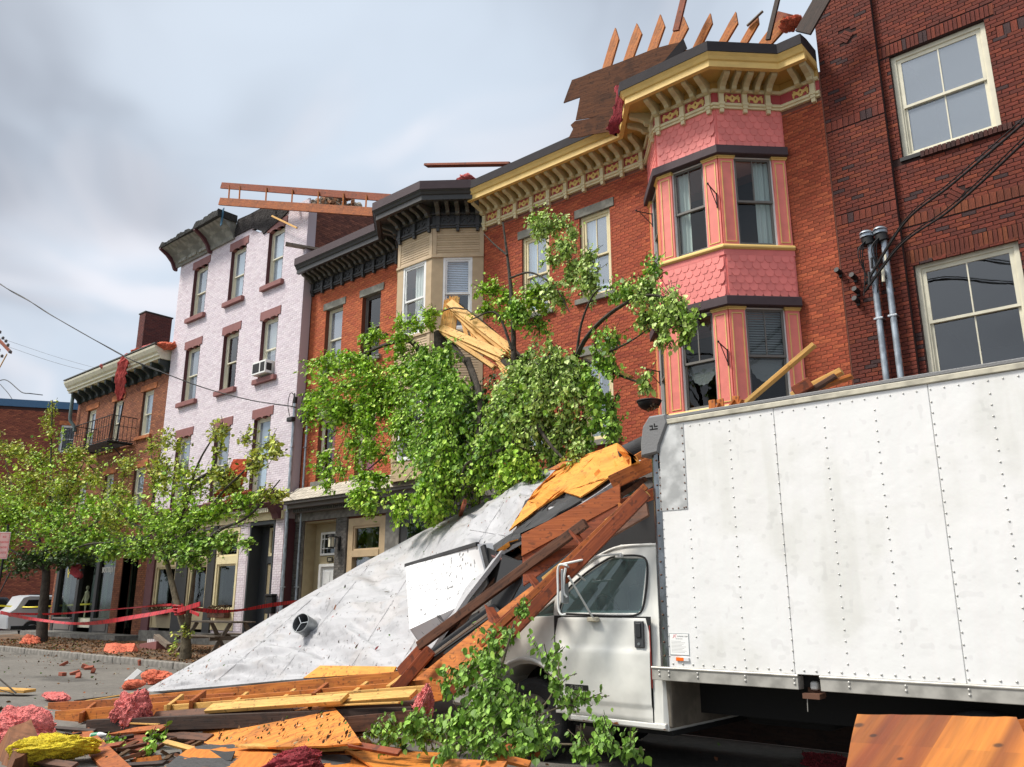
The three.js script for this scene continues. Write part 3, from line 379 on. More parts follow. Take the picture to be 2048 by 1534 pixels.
// ---------- brick row house with the pink bay ----------
const zD = -15, bayD = [[-8.9, -15], [-8.06, -14.0], [-6.69, -14.0], [-5.69, -15]];
{
  const b = thing('brick_rowhouse', 'orange red brick row house with pink shingled bay and gold bracketed cornice', 'house', [-9.4, 0, zD]);
  const f = flat(zD), mort = std([0.2, 0.08, 0.055], 0.95);
  const wa = [-12.7, -11.82, 8.5, 10.62], wb = [-10.87, -9.99, 8.5, 10.62], wc = [-12.75, -11.85, 5.08, 7.1], wd = [-10.9, -10.05, 5.08, 7.1], hs = [wa, wb, wc, wd];
  const lint = hs.map(h => [h[0] - 0.13, h[1] + 0.13, h[3], h[3] + 0.21]), wl = wallWithHoles(b, f, -14.03, -4.845, 4.5, 11.9, [...hs, [-8.75, -5.85, 5.2, 7.0], [-8.75, -5.85, 8.4, 10.2]], mort);
  bricks(wl, f, { u0: -14.03, u1: -4.86, y0: 4.5, y1: 11.24, cols: COL_D, seed: 31, vr: 0.28, j: 0.009, holes: [...hs, ...lint, [-8.88, -5.71, 4.5, 11.4]], single: { n: 295, ok: (u, y) => u > -5.7 && y > 5.5, mats: nearMats(COL_D, 10) } });
  const wo = { frame: MAT.cream, n: -0.06, casing: 0.075, bead: true, mu: 1, lintel: MAT.greyStone, lintH: 0.21, sill: MAT.greyStone, sillN: 0.08, glass: MAT.glassSky };
  win(b, f, ...wa, { ...wo, curtains: [[0, 0.45]] }); win(b, f, ...wb, { ...wo, curtains: [[0, 0.4], [0.3, 1, 0, 0.14, MAT.white]] }); win(b, f, ...wc, { ...wo, curtains: [[0, 0.4]] }); win(b, f, ...wd, { ...wo, curtains: [[0.0, 0.5]] });
  // bay: three faces
  const fs = [frame(bayD[0], bayD[1]), frame(bayD[1], bayD[2]), frame(bayD[2], bayD[3])];
  const bay = put(b, 'bay_window', [sweep(bayD, [[-0.08, 7.26], [0, 7.26], [0, 8.24], [-0.08, 8.24]], false)], MAT.shingle); put(bay, 'spandrel', [sweep(bayD, [[-0.08, 10.5], [0, 10.5], [0, 11.4], [-0.08, 11.4]], false)], MAT.shingle); put(bay, 'spandrel', [sweep(bayD, [[-0.08, 4.4], [0, 4.4], [0, 5.08], [-0.08, 5.08]], false)], MAT.shingle);
  put(bay, 'sill_band', [sweep(bayD, [[-0.05, 8.24], [0.035, 8.24], [0.07, 8.27], [0.07, 8.3], [0.045, 8.33], [0.02, 8.35], [-0.05, 8.35]])], MAT.gold); put(bay, 'sill_band', [sweep(bayD, [[-0.05, 5.05], [0.06, 5.05], [0.06, 5.1], [0.03, 5.14], [-0.05, 5.14]])], MAT.gold);
  put(bay, 'skirt_board', [sweep(bayD, [[-0.02, 8.12], [0.022, 8.12], [0.022, 8.238], [-0.02, 8.238]])], MAT.shingle);
  for (const [y, m] of [[10.27, 0], [7.05, 1]]) put(bay, 'metal_band', [sweep(bayD, [[-0.06, y], [0.11, y], [0.13, y + 0.015], [0.13, y + 0.18], [0.02, y + 0.23], [-0.06, y + 0.23]])], MAT.capB);
  // fish-scale shingles
  const sw = 0.168, sh = 0.148, SG = (() => { const w = sw / 2 - 0.003, h = 0.24; const g = ext([[-w, h], [-w, 0.062], [-w * 0.52, 0], [w * 0.52, 0], [w, 0.062], [w, h]], 0.014, [], 0.0015); g.rotateX(-0.055); return uvm(g); })();
  const sm = [0.92, 1, 1.08, 1].map(k => paint([0.80 * k, 0.215 * k, 0.19 * k], 0.6));
  const SGh = (() => { const g = SG.clone(); g.scale(0.5, 1, 1); return g; })();
  fs.forEach((q, i) => { for (const [ya, rows] of [[7.24, 6], [10.46, 6]]) for (let r = 0; r < rows; r++) { const off = r % 2 ? 0 : sw / 2, n = Math.ceil(q.L / sw); for (let k = -1; k <= n; k++) { let u = k * sw + off + (q.L % sw) / 2, g = SG; if (u < sw * 0.1 || u > q.L - sw * 0.1) continue; if (u < sw / 2 || u > q.L - sw / 2) { g = SGh; u = u < sw / 2 ? Math.max(sw / 4, u + sw / 4 - 0.0) : Math.min(q.L - sw / 4, u - sw / 4); } putShared(bay, 'shingle', g, sm[(k * 7 + r * 3 + i + 20) % 4], M4().multiplyMatrices(q.m, trs([u, ya + r * sh + (r === 0 ? 0.01 : 0), 0.012]))); } } });
  // columns with gold panel beads, and windows
  const col = (q, u0, u1, y0, y1) => {
    const c = put(b, 'bay_post', [cb(q, u0, u1, y0, y1 - 0.06, -0.09, 0.012, 0.004)], MAT.salmon);
    put(c, 'capital', [fb(q, u0 - 0.012, u1 + 0.012, y1 - 0.06, y1 - 0.03, -0.09, 0.03), fb(q, u0 - 0.025, u1 + 0.025, y1 - 0.03, y1, -0.09, 0.05)], MAT.gold);
    const e = 0.045, t = 0.018, bead = (a, bb, ya, yb) => put(c, 'bead', [fb(q, a, a + t, ya, yb, 0.008, 0.024), fb(q, bb - t, bb, ya, yb, 0.008, 0.024), fb(q, a + t, bb - t, ya, ya + t, 0.008, 0.024), fb(q, a + t, bb - t, yb - t, yb, 0.008, 0.024)], MAT.gold);
    bead(u0 + e, u1 - e, y0 + 0.05, y1 - 0.12);
  };
  const L0 = fs[0].L, L1 = fs[1].L, L2 = fs[2].L;
  for (const [y0, y1, row] of [[8.35, 10.27, 0], [5.14, 7.05, 1]]) {
    col(fs[0], 0.02, 0.24, y0, y1); col(fs[0], L0 - 0.30, L0 - 0.01, y0, y1);
    col(fs[1], 0.01, 0.31, y0, y1); col(fs[1], L1 - 0.33, L1 - 0.01, y0, y1); col(fs[2], 0.01, 0.32, y0, y1); col(fs[2], L2 - 0.30, L2 - 0.02, y0, y1);
    const wo2 = { frame: MAT.white, sash: std([0.16, 0.15, 0.135], 0.6), n: -0.03, casing: 0.022, mu: 1, rail: 0.045, glass: MAT.glassBay };
    const cu = row ? [] : [[0.02, 0.4, 0, 1], [0.86, 1, 0, 1]], cu2 = row ? [] : [[0.6, 0.98, 0, 1]];
    win(b, fs[0], 0.24, L0 - 0.30, y0, y1, { ...wo2, n: -0.02 });
    const wL = win(b, fs[1], 0.31, L1 - 0.33, y0, y1, { ...wo2, curtains: cu }), wR = win(b, fs[2], 0.32, L2 - 0.30, y0, y1, { ...wo2, curtains: cu2, blind: row ? [0.5, 1, MAT.lace] : 0 });
    if (row) for (const [wd2, q, a, bb] of [[wL, fs[1], 0.37, L1 - 0.39], [wR, fs[2], 0.38, L2 - 0.36]]) { // scalloped lace half circles
      const rad = (bb - a) / 2 * 0.98, pts = []; for (let k = 0; k <= 20; k++) { const t = Math.PI + Math.PI * k / 20, rr = rad * (k % 2 ? 0.97 : 1.02); pts.push([(a + bb) / 2 + rr * Math.cos(t), 6.05 + rr * 1.35 * Math.sin(t)]); }
      const g = ext(pts, 0.006); g.translate(0, 0, -0.17); g.applyMatrix4(q.m); put(wd2, 'lace_curtain', [g], MAT.lace);
    }
  }
  put(b, 'bay_roof_joint', [sweep(bayD, [[-0.3, 11.38], [-0.02, 11.38], [-0.02, 11.5], [-0.3, 11.5]], false)], MAT.dim);
  const path = [[-14.02, -15], bayD[0], bayD[1], bayD[2], bayD[3], [-4.875, -15]];
  const gl = cornice(b, path, { yB: 11.42, yF: 11.75, yS: 11.83, yT: 12.12, over: 0.68, capH: 0.22, panels: [9, 1, 2, 2, 1], inset: [[0.05, 0.12], [0.35, 0.2], [0.09, 0.09], [0.14, 0.3], [0.18, 0.12]], noFirst: [0, 1, 0, 0, 1], m: { crown: MAT.gold, soffit: paint([0.56, 0.35, 0.10], 0.6), trim: MAT.cream, panel: MAT.rose, bracket: paint([0.60, 0.52, 0.30]), orn: MAT.gold, cap: MAT.capm } });
  // iron plant hooks
  for (const [k, q, u, y] of [[0, fs[1], L1 - 0.06, 9.35], [1, fs[1], L1 - 0.06, 6.1], [2, fs[0], 0.5, 9.75], [3, fs[0], 0.5, 6.15]]) {
    const o = (a, n) => { const v = new THREE.Vector3(u + a[0], y + a[1], n).applyMatrix4(q.m); return [v.x, v.y, v.z]; }, s = 0.38;
    const t = thing('plant_hook', ['iron plant hook on the upper bay post between two windows', 'iron plant hook on the lower bay post between two windows', 'thin iron plant hook left of the upper bay', 'thin iron plant hook left of the lower bay above the hanging basket'][k], 'hook', o([0, 0], 0.02), 'iron plant hooks on the pink bay');
    put(t, 'back_plate', [rod(o([0, -0.22], 0.035), o([0, 0.1], 0.035), 0.014, 6)], MAT.iron); put(t, 'arm', [rod(o([0, 0.08], 0.035), o([0.0, 0.16], s), 0.012, 6), rod(o([0, -0.18], 0.035), o([0, 0.13], s * 0.8), 0.009, 6)], MAT.iron); put(t, 'tip', [new THREE.SphereGeometry(0.022, 8, 6).translate(...o([0, 0.17], s))], MAT.iron);
  }
  // ground floor front, mostly behind the fallen roof and the van
  const gf = put(b, 'shop_front', [fb(f, -14.02, -4.86, 4.1, 4.495, -0.3, 0.12), fb(f, -14.02, -13.5, 0.3, 4.1, -0.3, 0.05), fb(f, -9.3, -8.9, 0.3, 4.1, -0.3, 0.05), fb(f, -5.4, -4.86, 0.3, 4.1, -0.3, 0.05)], MAT.greyPaint);
  put(gf, 'shop_pane', [fb(f, -13.5, -9.3, 0.9, 4.1, -0.25, -0.2), fb(f, -8.9, -5.4, 0.9, 4.1, -0.25, -0.2)], MAT.glassDark); put(gf, 'stall_riser', [fb(f, -13.5, -9.3, 0.3, 0.9, -0.3, -0.05), fb(f, -8.9, -5.4, 0.3, 0.9, -0.3, -0.05)], MAT.olive);
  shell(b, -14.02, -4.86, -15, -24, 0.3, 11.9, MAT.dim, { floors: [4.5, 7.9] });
}
// ---------- row house with the tan bay and charcoal cornice ----------
{
  const b = thing('brick_rowhouse', 'orange brick row house with tan clapboard bay and charcoal bracketed cornice', 'house', [-17.8, 0, -15]);
  const f = flat(-15), mort = std([0.17, 0.055, 0.03], 0.95);
  const wa = [-20.92, -20.06, 8.6, 10.62], wb = [-19.1, -18.24, 8.6, 10.62], wc = [-20.95, -20.1, 5.1, 7.05], wd = [-19.1, -18.24, 5.1, 7.05], hs = [wa, wb, wc, wd], lint = hs.map(h => [h[0] - 0.13, h[1] + 0.13, h[3], h[3] + 0.22]);
  const bay = [[-17.4, -15], [-16.5, -14.15], [-15.13, -14.15], [-14.04, -15]];
  const wl = wallWithHoles(b, f, -21.74, -14.04, 0.3, 12.0, [...hs, [-17.2, -14.3, 5.0, 6.9], [-17.2, -14.3, 8.5, 10.5], [-21.33, -19.74, 0.35, 3.92], [-19.2, -17.6, 1.0, 3.88]], mort);
  bricks(wl, f, { u0: -21.74, u1: -14.05, y0: 4.9, y1: 11.3, cols: COL_C, seed: 41, vr: 0.25, j: 0.009, holes: [...hs, ...lint, [-17.38, -14.05, 4.5, 11.4]] });
  const wo = { frame: MAT.creamW, n: -0.14, casing: 0.05, rail: 0.045, lintel: MAT.greyStone, lintH: 0.22, sill: MAT.greyStone, sillH: 0.14, glass: MAT.glassSky };
  win(b, f, ...wa, { ...wo }); win(b, f, ...wb, { ...wo, frame: MAT.greyPaint, sash: MAT.greyPaint, glass: MAT.glassDark }); win(b, f, ...wc, { ...wo, glass: MAT.glass, curtains: [[0.45, 1, 0, 1, MAT.pinkCurtain]] }); win(b, f, ...wd, { ...wo, glass: MAT.glass, curtains: [[0, 1, 0, 1, MAT.pinkCurtain]] });
  const fs = [frame(bay[0], bay[1]), frame(bay[1], bay[2]), frame(bay[2], bay[3])];
  const bw = put(b, 'bay_window', [sweep(bay, [[-0.08, 10.5], [0, 10.5], [0, 11.42], [-0.08, 11.42]], false)], MAT.tan); put(bw, 'spandrel', [sweep(bay, [[-0.08, 6.95], [0, 6.95], [0, 8.45], [-0.08, 8.45]], false)], MAT.tan); put(bw, 'spandrel', [sweep(bay, [[-0.08, 4.6], [0, 4.6], [0, 5.1], [-0.08, 5.1]], false)], MAT.tan);
  put(bw, 'band', [sweep(bay, [[-0.02, 10.5], [0.05, 10.5], [0.05, 10.56], [0.02, 10.58], [-0.02, 10.58]])], MAT.tanL); put(bw, 'band', [sweep(bay, [[-0.02, 8.40], [0.05, 8.40], [0.05, 8.46], [0.02, 8.48], [-0.02, 8.48]])], MAT.tanL); put(bw, 'band', [sweep(bay, [[-0.02, 6.95], [0.05, 6.95], [0.05, 7.0], [0.02, 7.02], [-0.02, 7.02]])], MAT.tanL);
  for (const q of fs) {
    for (const u of [0.0, q.L - 0.11]) { put(bw, 'corner_board', [fb(q, u, u + 0.11, 10.58, 11.38, -0.05, 0.026)], MAT.tanL); put(bw, 'corner_board', [fb(q, u, u + 0.11, 7.02, 8.4, -0.05, 0.026)], MAT.tanL); }
    for (const [ya, yb] of [[10.58, 11.36], [7.02, 8.4]]) for (let y = ya; y < yb - 0.02; y += 0.07) { const g = ext([[0, 0], [0.018, 0], [0.006, Math.min(0.07, yb - y)], [0, Math.min(0.07, yb - y)]], q.L - 0.22); g.rotateY(Math.PI / 2); g.scale(1, 1, -1); const p = g.attributes.position; for (let i = 0; i < p.count; i++) { const x = p.getX(i), z = p.getZ(i); p.setXYZ(i, 0.11 + Math.abs(x), p.getY(i) + y, Math.abs(z)); } const gg = g.index ? g.toNonIndexed() : g; gg.computeVertexNormals(); gg.applyMatrix4(q.m); put(bw, 'clapboard', [gg], y % 0.2 < 0.1 ? MAT.tan : MAT.tanL); }
  }
  for (const [y0, y1, row] of [[8.48, 10.5, 0], [5.1, 6.95, 1]]) for (const [i, q] of fs.entries()) {
    const L = q.L, a = i === 1 ? 0.24 : 0.3, c = i === 1 ? 0.22 : 0.3;
    put(b, 'bay_post', [cb(q, 0, a, y0, y1, -0.08, 0.015, 0.004)], MAT.tan); put(b, 'bay_post', [cb(q, L - c, L, y0, y1, -0.08, 0.015, 0.004)], MAT.tan);
    win(b, q, a, L - c, y0, y1, { frame: MAT.white, n: 0.012, casing: 0.06, rail: 0.05, glass: MAT.glass, ...(row ? {} : i === 1 ? { curtains: [[0.35, 1, 0.02, 1, MAT.curtain]] } : i === 2 ? { blind: [0.5, 1] } : {}) });
  }
  cornice(b, [[-21.74, -15], ...bay.slice(0, 3), [-14.06, -14.98]], { yB: 11.44, yF: 11.78, yS: 11.86, yT: 12.14, over: 0.66, capH: 0.24, panels: [8, 1, 2, 2], inset: [[0.1, 0.12], [0.35, 0.2], [0.09, 0.09], [0.14, 0.14]], noFirst: [0, 1, 0, 0], m: { crown: MAT.charcoal, soffit: MAT.charcoal, trim: MAT.charcoal, panel: MAT.charcoal, bracket: MAT.charL, orn: MAT.charcoal, cap: MAT.capB } });
  // shingled pent roof over the shop front
  const pent = put(b, 'pent_roof', [(() => { const g = ext([[0, 4.42], [0.62, 4.42], [0.62, 4.52], [0.16, 4.93], [0, 4.93]], 7.6); g.rotateY(-Math.PI / 2); g.translate(-14.1, 0, -15); return g; })()], MAT.greyPaint);
  const sl = [0.9, 1, 1.1].map(k => std([0.56 * k, 0.51 * k, 0.42 * k], 0.92, { bump: n4b, bs: 0.004, map: mot2 })), ang = Math.atan2(0.41, 0.46), SG = uvm(new THREE.BoxGeometry(0.225, 0.016, 0.20)), rr = rng(91);
  for (let r = 0; r < 4; r++) for (let x = -21.62 + (r % 2) * 0.115; x < -14.2; x += 0.232) { const t = (r + 0.35) / 4; putShared(pent, 'shingle', SG, sl[Math.floor(rr() * 3)], trs([x, lerp(4.52, 4.93, t) + 0.012, -15 + lerp(0.62, 0.16, t) + 0.012], [ang - 0.04, 0, 0.01 * (rr() - 0.5)])); }
  const dent = put(b, 'shop_cornice', [fb(f, -21.6, -14.1, 4.30, 4.418, -0.01, 0.5), fb(f, -21.55, -14.1, 4.18, 4.298, -0.01, 0.3)], MAT.greyPaint);
  inst(dent, 'dentils', UB, MAT.charL, Array.from({ length: 80 }, (_, i) => trs([-21.5 + i * 0.092, 4.245, -14.68], [0, 0, 0], [0.045, 0.08, 0.05])));
  const gp = put(b, 'shop_front', [fb(f, -21.74, -14.1, 3.94, 4.178, -0.005, 0.1), fb(f, -21.735, -21.34, 0.35, 3.938, -0.005, 0.06), fb(f, -19.74, -19.24, 0.35, 3.938, -0.005, 0.06), fb(f, -17.56, -17.0, 0.35, 3.938, -0.005, 0.06)], MAT.concrete);
  put(b, 'shop_infill', [fb(f, -16.99, -14.1, 0.35, 3.93, -0.2, 0.02)], MAT.charcoal); put(b, 'shop_pane', [fb(f, -16.7, -14.4, 1.0, 3.6, 0.021, 0.03)], MAT.glassDark);
  bricks(gp, f, { u0: -21.735, u1: -21.34, y0: 0.4, y1: 3.9, n: 0.07, cols: [[0.135, 0.125, 0.115, 1], [0.16, 0.145, 0.13, 1]], seed: 43, name: 'painted_brickwork' }); bricks(gp, f, { u0: -19.74, u1: -19.24, y0: 0.4, y1: 3.9, n: 0.07, cols: [[0.135, 0.125, 0.115, 1], [0.16, 0.145, 0.13, 1]], seed: 44, name: 'painted_brickwork' });
  const rec = put(b, 'door_recess', [fb(f, -21.33, -21.3, 0.35, 3.92, -0.42, -0.01), fb(f, -19.77, -19.745, 0.35, 3.92, -0.42, -0.01), fb(f, -21.3, -19.77, 3.88, 3.92, -0.42, -0.01), fb(f, -21.3, -21.0, 0.35, 3.88, -0.46, -0.39), fb(f, -20.0, -19.77, 0.35, 3.88, -0.46, -0.39), fb(f, -21.0, -20.0, 3.62, 3.88, -0.46, -0.39), fb(f, -21.0, -20.0, 2.68, 2.92, -0.46, -0.39)], MAT.olive);
  const fz = flat(-15.42);
  const tr = put(b, 'transom_window', [fb(fz, -21.0, -20.0, 2.93, 2.99, 0, 0.06), fb(fz, -21.0, -20.0, 3.55, 3.61, 0, 0.06), fb(fz, -21.0, -20.94, 2.99, 3.55, 0, 0.06), fb(fz, -20.06, -20.0, 2.99, 3.55, 0, 0.06), fb(fz, -20.86, -20.835, 2.99, 3.55, 0.01, 0.05), fb(fz, -20.16, -20.135, 2.99, 3.55, 0.01, 0.05), fb(fz, -20.94, -20.06, 3.12, 3.145, 0.012, 0.048), fb(fz, -20.94, -20.06, 3.40, 3.425, 0.012, 0.048)], MAT.white); put(tr, 'pane', [fb(fz, -20.94, -20.06, 2.99, 3.55, 0.02, 0.03)], MAT.glassDark);
  const dr = put(b, 'door', [fb(fz, -20.9, -20.05, 0.4, 2.6, -0.02, 0.02)], MAT.doorWhite); put(dr, 'door_frame', [fb(fz, -21.0, -20.9, 0.4, 2.68, -0.02, 0.08), fb(fz, -20.05, -20.0, 0.4, 2.68, -0.02, 0.08), fb(fz, -20.9, -20.05, 2.6, 2.68, -0.02, 0.08)], MAT.white);
  for (let r = 0; r < 3; r++) for (let k = 0; k < 2; k++) put(dr, 'door_panel', [cb(fz, -20.8 + k * 0.36, -20.5 + k * 0.36, 2.1 - r * 0.62, 2.45 - r * 0.62, 0.018, 0.032, 0.008)], MAT.doorWhite);
  const np = put(b, 'house_number', [fb(fz, -20.62, -20.36, 2.73, 2.87, 0.0605, 0.075)], MAT.black);
  sign(np, 'digits', 0, trs([-20.49, 2.80, -15.42 + 0.077]), 0.25, 0.13, std([1, 1, 1], 0.6, { map: textTex(128, 64, (x, w, h) => { x.fillStyle = '#141210'; x.fillRect(0, 0, w, h); x.fillStyle = '#e8dfc0'; x.font = 'bold 56px serif'; x.textAlign = 'center'; x.fillText('105', w / 2, 52); }) }));
  const sw = put(b, 'shop_window', [fb(f, -19.2, -17.6, 3.66, 3.88, -0.12, 0.03), fb(f, -19.2, -18.98, 1.0, 3.66, -0.12, 0.03), fb(f, -17.82, -17.6, 1.0, 3.66, -0.12, 0.03), fb(f, -18.98, -17.82, 2.80, 2.98, -0.12, 0.05), fb(f, -18.98, -17.82, 1.0, 1.2, -0.12, 0.03)], MAT.tan);
  put(sw, 'moulding', [fb(f, -18.98, -18.93, 2.98, 3.66, -0.1, 0.0), fb(f, -17.87, -17.82, 2.98, 3.66, -0.1, 0.0), fb(f, -18.93, -17.87, 3.6, 3.66, -0.1, 0.0), fb(f, -18.93, -17.87, 2.98, 3.03, -0.1, 0.0)], MAT.tanL); put(sw, 'pane', [fb(f, -18.93, -17.87, 3.03, 3.6, -0.07, -0.06)], MAT.shopGlass); put(sw, 'pane', [fb(f, -18.98, -17.82, 1.2, 2.8, -0.07, -0.06)], MAT.glass); put(sw, 'partition', [fb(f, -18.9, -18.62, 1.2, 3.6, -0.5, -0.4)], MAT.olive);
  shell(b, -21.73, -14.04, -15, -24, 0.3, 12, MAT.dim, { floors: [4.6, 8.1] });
  const lp = thing('wall_lantern', 'black carriage lantern on the grey pier beside the house number', 'lantern', [-19.5, 3.0, -14.9]);
  put(lp, 'bracket', [fb(f, -19.54, -19.46, 3.0, 3.4, 0.08, 0.11), rod([-19.5, 3.36, -14.9], [-19.62, 3.42, -14.72], 0.018)], MAT.iron); put(lp, 'lantern_roof', [rod([-19.62, 3.38, -14.72], [-19.62, 3.47, -14.72], 0.15, 4, 0.04)], MAT.iron);
  put(lp, 'cage', [0, 1, 2, 3].map(k => rod([-19.62 + 0.1 * Math.cos(k * 1.571 + 0.785), 3.1, -14.72 + 0.1 * Math.sin(k * 1.571 + 0.785)], [-19.62 + 0.12 * Math.cos(k * 1.571 + 0.785), 3.38, -14.72 + 0.12 * Math.sin(k * 1.571 + 0.785)], 0.012, 6)).concat([rod([-19.62, 3.06, -14.72], [-19.62, 3.1, -14.72], 0.11, 4)]), MAT.iron); put(lp, 'lamp_glass', [rod([-19.62, 3.1, -14.72], [-19.62, 3.37, -14.72], 0.085, 8)], MAT.creamW);
}
// ---------- lavender painted brick building ----------
const zL = -14.65;
{
  const b = thing('painted_brick_building', 'tall lavender painted brick building with plum lintels and a torn roof edge', 'building', [-26, 0, zL]);
  const f = flat(zL), mort = std([0.50, 0.43, 0.46], 0.95), plum = MAT.plumL;
  const cols = [[-29.2, -28.15], [-26.5, -25.5], [-24.05, -23.08]], rows = [[12.12, 14.18], [8.78, 10.9], [4.85, 7.46]], hs = []; for (const r of rows) for (const c of cols) hs.push([c[0], c[1], r[0], r[1]]);
  const lint = hs.map(h => [h[0] - 0.1, h[1] + 0.1, h[3], h[3] + 0.28]), shop = [[-29.75, -28.2, 0.6, 3.95], [-27.4, -26.1, 0.6, 3.95], [-25.66, -24.32, 0.7, 3.95], [-23.75, -22.38, 0.7, 4.04]];
  const top = [[-30.36, 0.3], [-21.75, 0.3], [-21.75, 14.42], [-23.2, 14.5], [-24.6, 14.3], [-25.6, 14.85], [-27.4, 14.75], [-30.36, 14.8]];
  const wl = wallWithHoles(b, f, 0, 0, 0, 0, [...hs, ...shop], mort, 0.32, -0.007, top);
  bricks(wl, f, { u0: -30.36, u1: -21.752, y0: 4.3, y1: 14.75, cols: COL_L, seed: 51, j: 0.008, vr: 0.1, mat: MAT.lavBrick, holes: [...hs, ...lint], skip: (u, y) => y > 14.35 && u > -25.2 && u < -23.1 });
  for (const p of [[-24.32, -23.86], [-22.36, -21.9]]) bricks(wl, f, { u0: p[0], u1: p[1], y0: 0.7, y1: 3.98, cols: COL_L, seed: 52, j: 0.009, vr: 0.1, mat: MAT.lavBrick, name: 'pier_brickwork' });
  const sh = { frame: MAT.creamW, n: -0.13, casing: 0.07, bead: true, lintel: plum, lintE: 0.12, lintH: 0.29, notch: true, sill: plum, sillE: 0.16, sillH: 0.17, sillN: 0.13, reveal: MAT.plum, glass: MAT.glassSky };
  hs.forEach((h, i) => win(b, f, ...h, { ...sh, ...(i === 1 || i === 2 ? { curtains: [[0, 0.5]] } : i === 5 ? { shadeDown: [0.42, std([0.55, 0.5, 0.36], 0.9)] } : i === 4 ? { glass: MAT.glass } : i === 8 ? { shadeDown: [0.1, MAT.curtain] } : {}) }));
  // side wall above the neighbour, unpainted brick
  const fsd = { m: M4().makeBasis(new THREE.Vector3(0, 0, -1), new THREE.Vector3(0, 1, 0), new THREE.Vector3(1, 0, 0)).setPosition(-21.75, 0, zL), L: 9.3 };
  const g = ext([[0.328, 0.3], [9.3, 0.3], [9.3, 14.9], [4.4, 15.0], [2.6, 15.25], [1.0, 14.7], [0.328, 14.5]], 0.3); g.translate(0, 0, -0.31); g.applyMatrix4(fsd.m);
  const sw = put(b, 'side_wall', [g], std([0.05, 0.024, 0.02], 0.95)); bricks(sw, fsd, { u0: 0.03, u1: 7.5, y0: 1.2, n: -0.006, y1: 15.2, cols: COL_LS, seed: 53, skip: (u, y) => y > (u < 1 ? lerp(14.42, 14.7, u) : u < 2.6 ? lerp(14.7, 15.25, (u - 1) / 1.6) : lerp(15.25, 15.0, (u - 2.6) / 1.8)) - 0.08 });
  // what is left of the roof: broken cornice, black roof edge, rubble
  const rr = rng(57), edge = put(b, 'torn_roof_edge', [ext([[-26.4, 14.7], [-26.2, 15.35], [-25.4, 15.3], [-24.3, 15.3], [-23.5, 15.05], [-22.9, 14.95], [-22.95, 14.6], [-23.3, 14.45], [-24.4, 14.2], [-24.5, 14.35], [-25.2, 14.7]], 0.25).translate(0, 0, zL - 0.2)], std([0.035, 0.03, 0.03], 0.95, { bump: rep(N1, 2), bs: 0.05, map: mot }));
  const prof = [[0, 14.62], [0.08, 14.6], [0.12, 14.75], [0.3, 15.02], [0.52, 15.2], [0.72, 15.27], [0.74, 15.31], [0, 15.36]];
  const cg = sweep([[-30.7, zL], [-26.35, zL]], prof), cp = cg.attributes.position; for (let i = 0; i < cp.count; i++) { const y = cp.getY(i); if (y > 15.1) cp.setY(i, y + 0.2 * (fbm(cp.getX(i) * 1.7, cp.getZ(i) * 3, 3, 5) - 0.5)); } 
  const co = put(b, 'broken_cornice', [cg], std([0.29, 0.29, 0.25], 0.85, { map: rep(MOT, 1.2), bump: n4b, bs: 0.005 }));
  { const N = 60, pts = []; for (let i = 0; i <= N; i++) pts.push([lerp(-30.8, -26.3, i / N), 15.36 + 0.3 * (fbm(i * 0.23, 3, 4, 8) - 0.4) + (i > 34 ? 0.08 : 0)]); const poly = [[-30.8, 15.26], [-26.3, 15.26], ...pts.reverse()]; const q = ext(poly, 0.8); q.translate(0, 0, zL); const p = q.attributes.position; for (let i = 0; i < p.count; i++) p.setZ(i, p.getZ(i) + 0.16 * (fbm(p.getX(i) * 2.3, p.getY(i) * 3, 3, 12) - 0.5)); put(co, 'torn_roofing', [q], std([0.03, 0.03, 0.028], 0.95, { bump: rep(N1, 2), bs: 0.04 })); }
  const corbel = ext([[0, 0.3], [0, 1.1], [0.78, 1.1], [0.8, 1.0], [0.5, 0.82], [0.28, 0.6], [0.16, 0.34], [0.1, 0.3]], 0.1); corbel.rotateY(-Math.PI / 2);
  for (const x of [-30.62, -27.95]) put(co, 'corbel', [corbel.clone().translate(x, 14.2, zL)], MAT.plum);
  for (let i = 0; i < 3; i++) put(co, 'cornice_panel', [fb(f, -30.3 + i * 0.78 + (i > 2 ? 0.3 : 0), -29.7 + i * 0.78, 14.7, 14.95, 0.1, 0.17)], std([0.36, 0.36, 0.31], 0.8, { map: mot2 }));
  put(co, 'tarp_scrap', [ext([[-26.36, 14.9], [-26.25, 14.95], [-26.2, 15.6], [-26.3, 15.55]], 0.03).translate(0, 0, zL + 0.62)], std([0.03, 0.12, 0.2], 0.6));
  inst(edge, 'rubble', new THREE.DodecahedronGeometry(0.5, 0), std([1, 1, 1], 0.95, { bump: n4b, bs: 0.01 }), Array.from({ length: 420 }, () => { const t = rr(), x = -21.95 - rr() * 0.7, zz = zL - 0.3 - t * 3.2, hh = 0.85 * Math.exp(-Math.pow((t - 0.42) / 0.3, 2)); return trs([x, 14.6 + t * 0.35 + rr() * (hh + 0.08), zz], [rr() * 6, rr() * 6, rr() * 6], [0.14 + 0.2 * rr(), 0.09 + 0.1 * rr(), 0.14 + 0.14 * rr()]); }), Array.from({ length: 420 }, () => { const k = 0.5 + rr(); return rr() < 0.4 ? tint([0.42, 0.2, 0.1], k) : tint([0.38, 0.3, 0.22], k); }));
  // shop front
  const cor = put(b, 'shop_cornice', [sweep([[-30.3, zL], [-22.45, zL]], [[0, 4.3], [0.18, 4.3], [0.22, 4.42], [0.34, 4.5], [0.36, 4.58], [0.42, 4.62], [0.44, 4.74], [0, 4.8]])], MAT.plum);
  inst(cor, 'dentils', UB, MAT.creamW, Array.from({ length: 78 }, (_, i) => trs([-30.2 + i * 0.1, 4.33, zL + 0.2], [0, 0, 0], [0.05, 0.13, 0.08])));
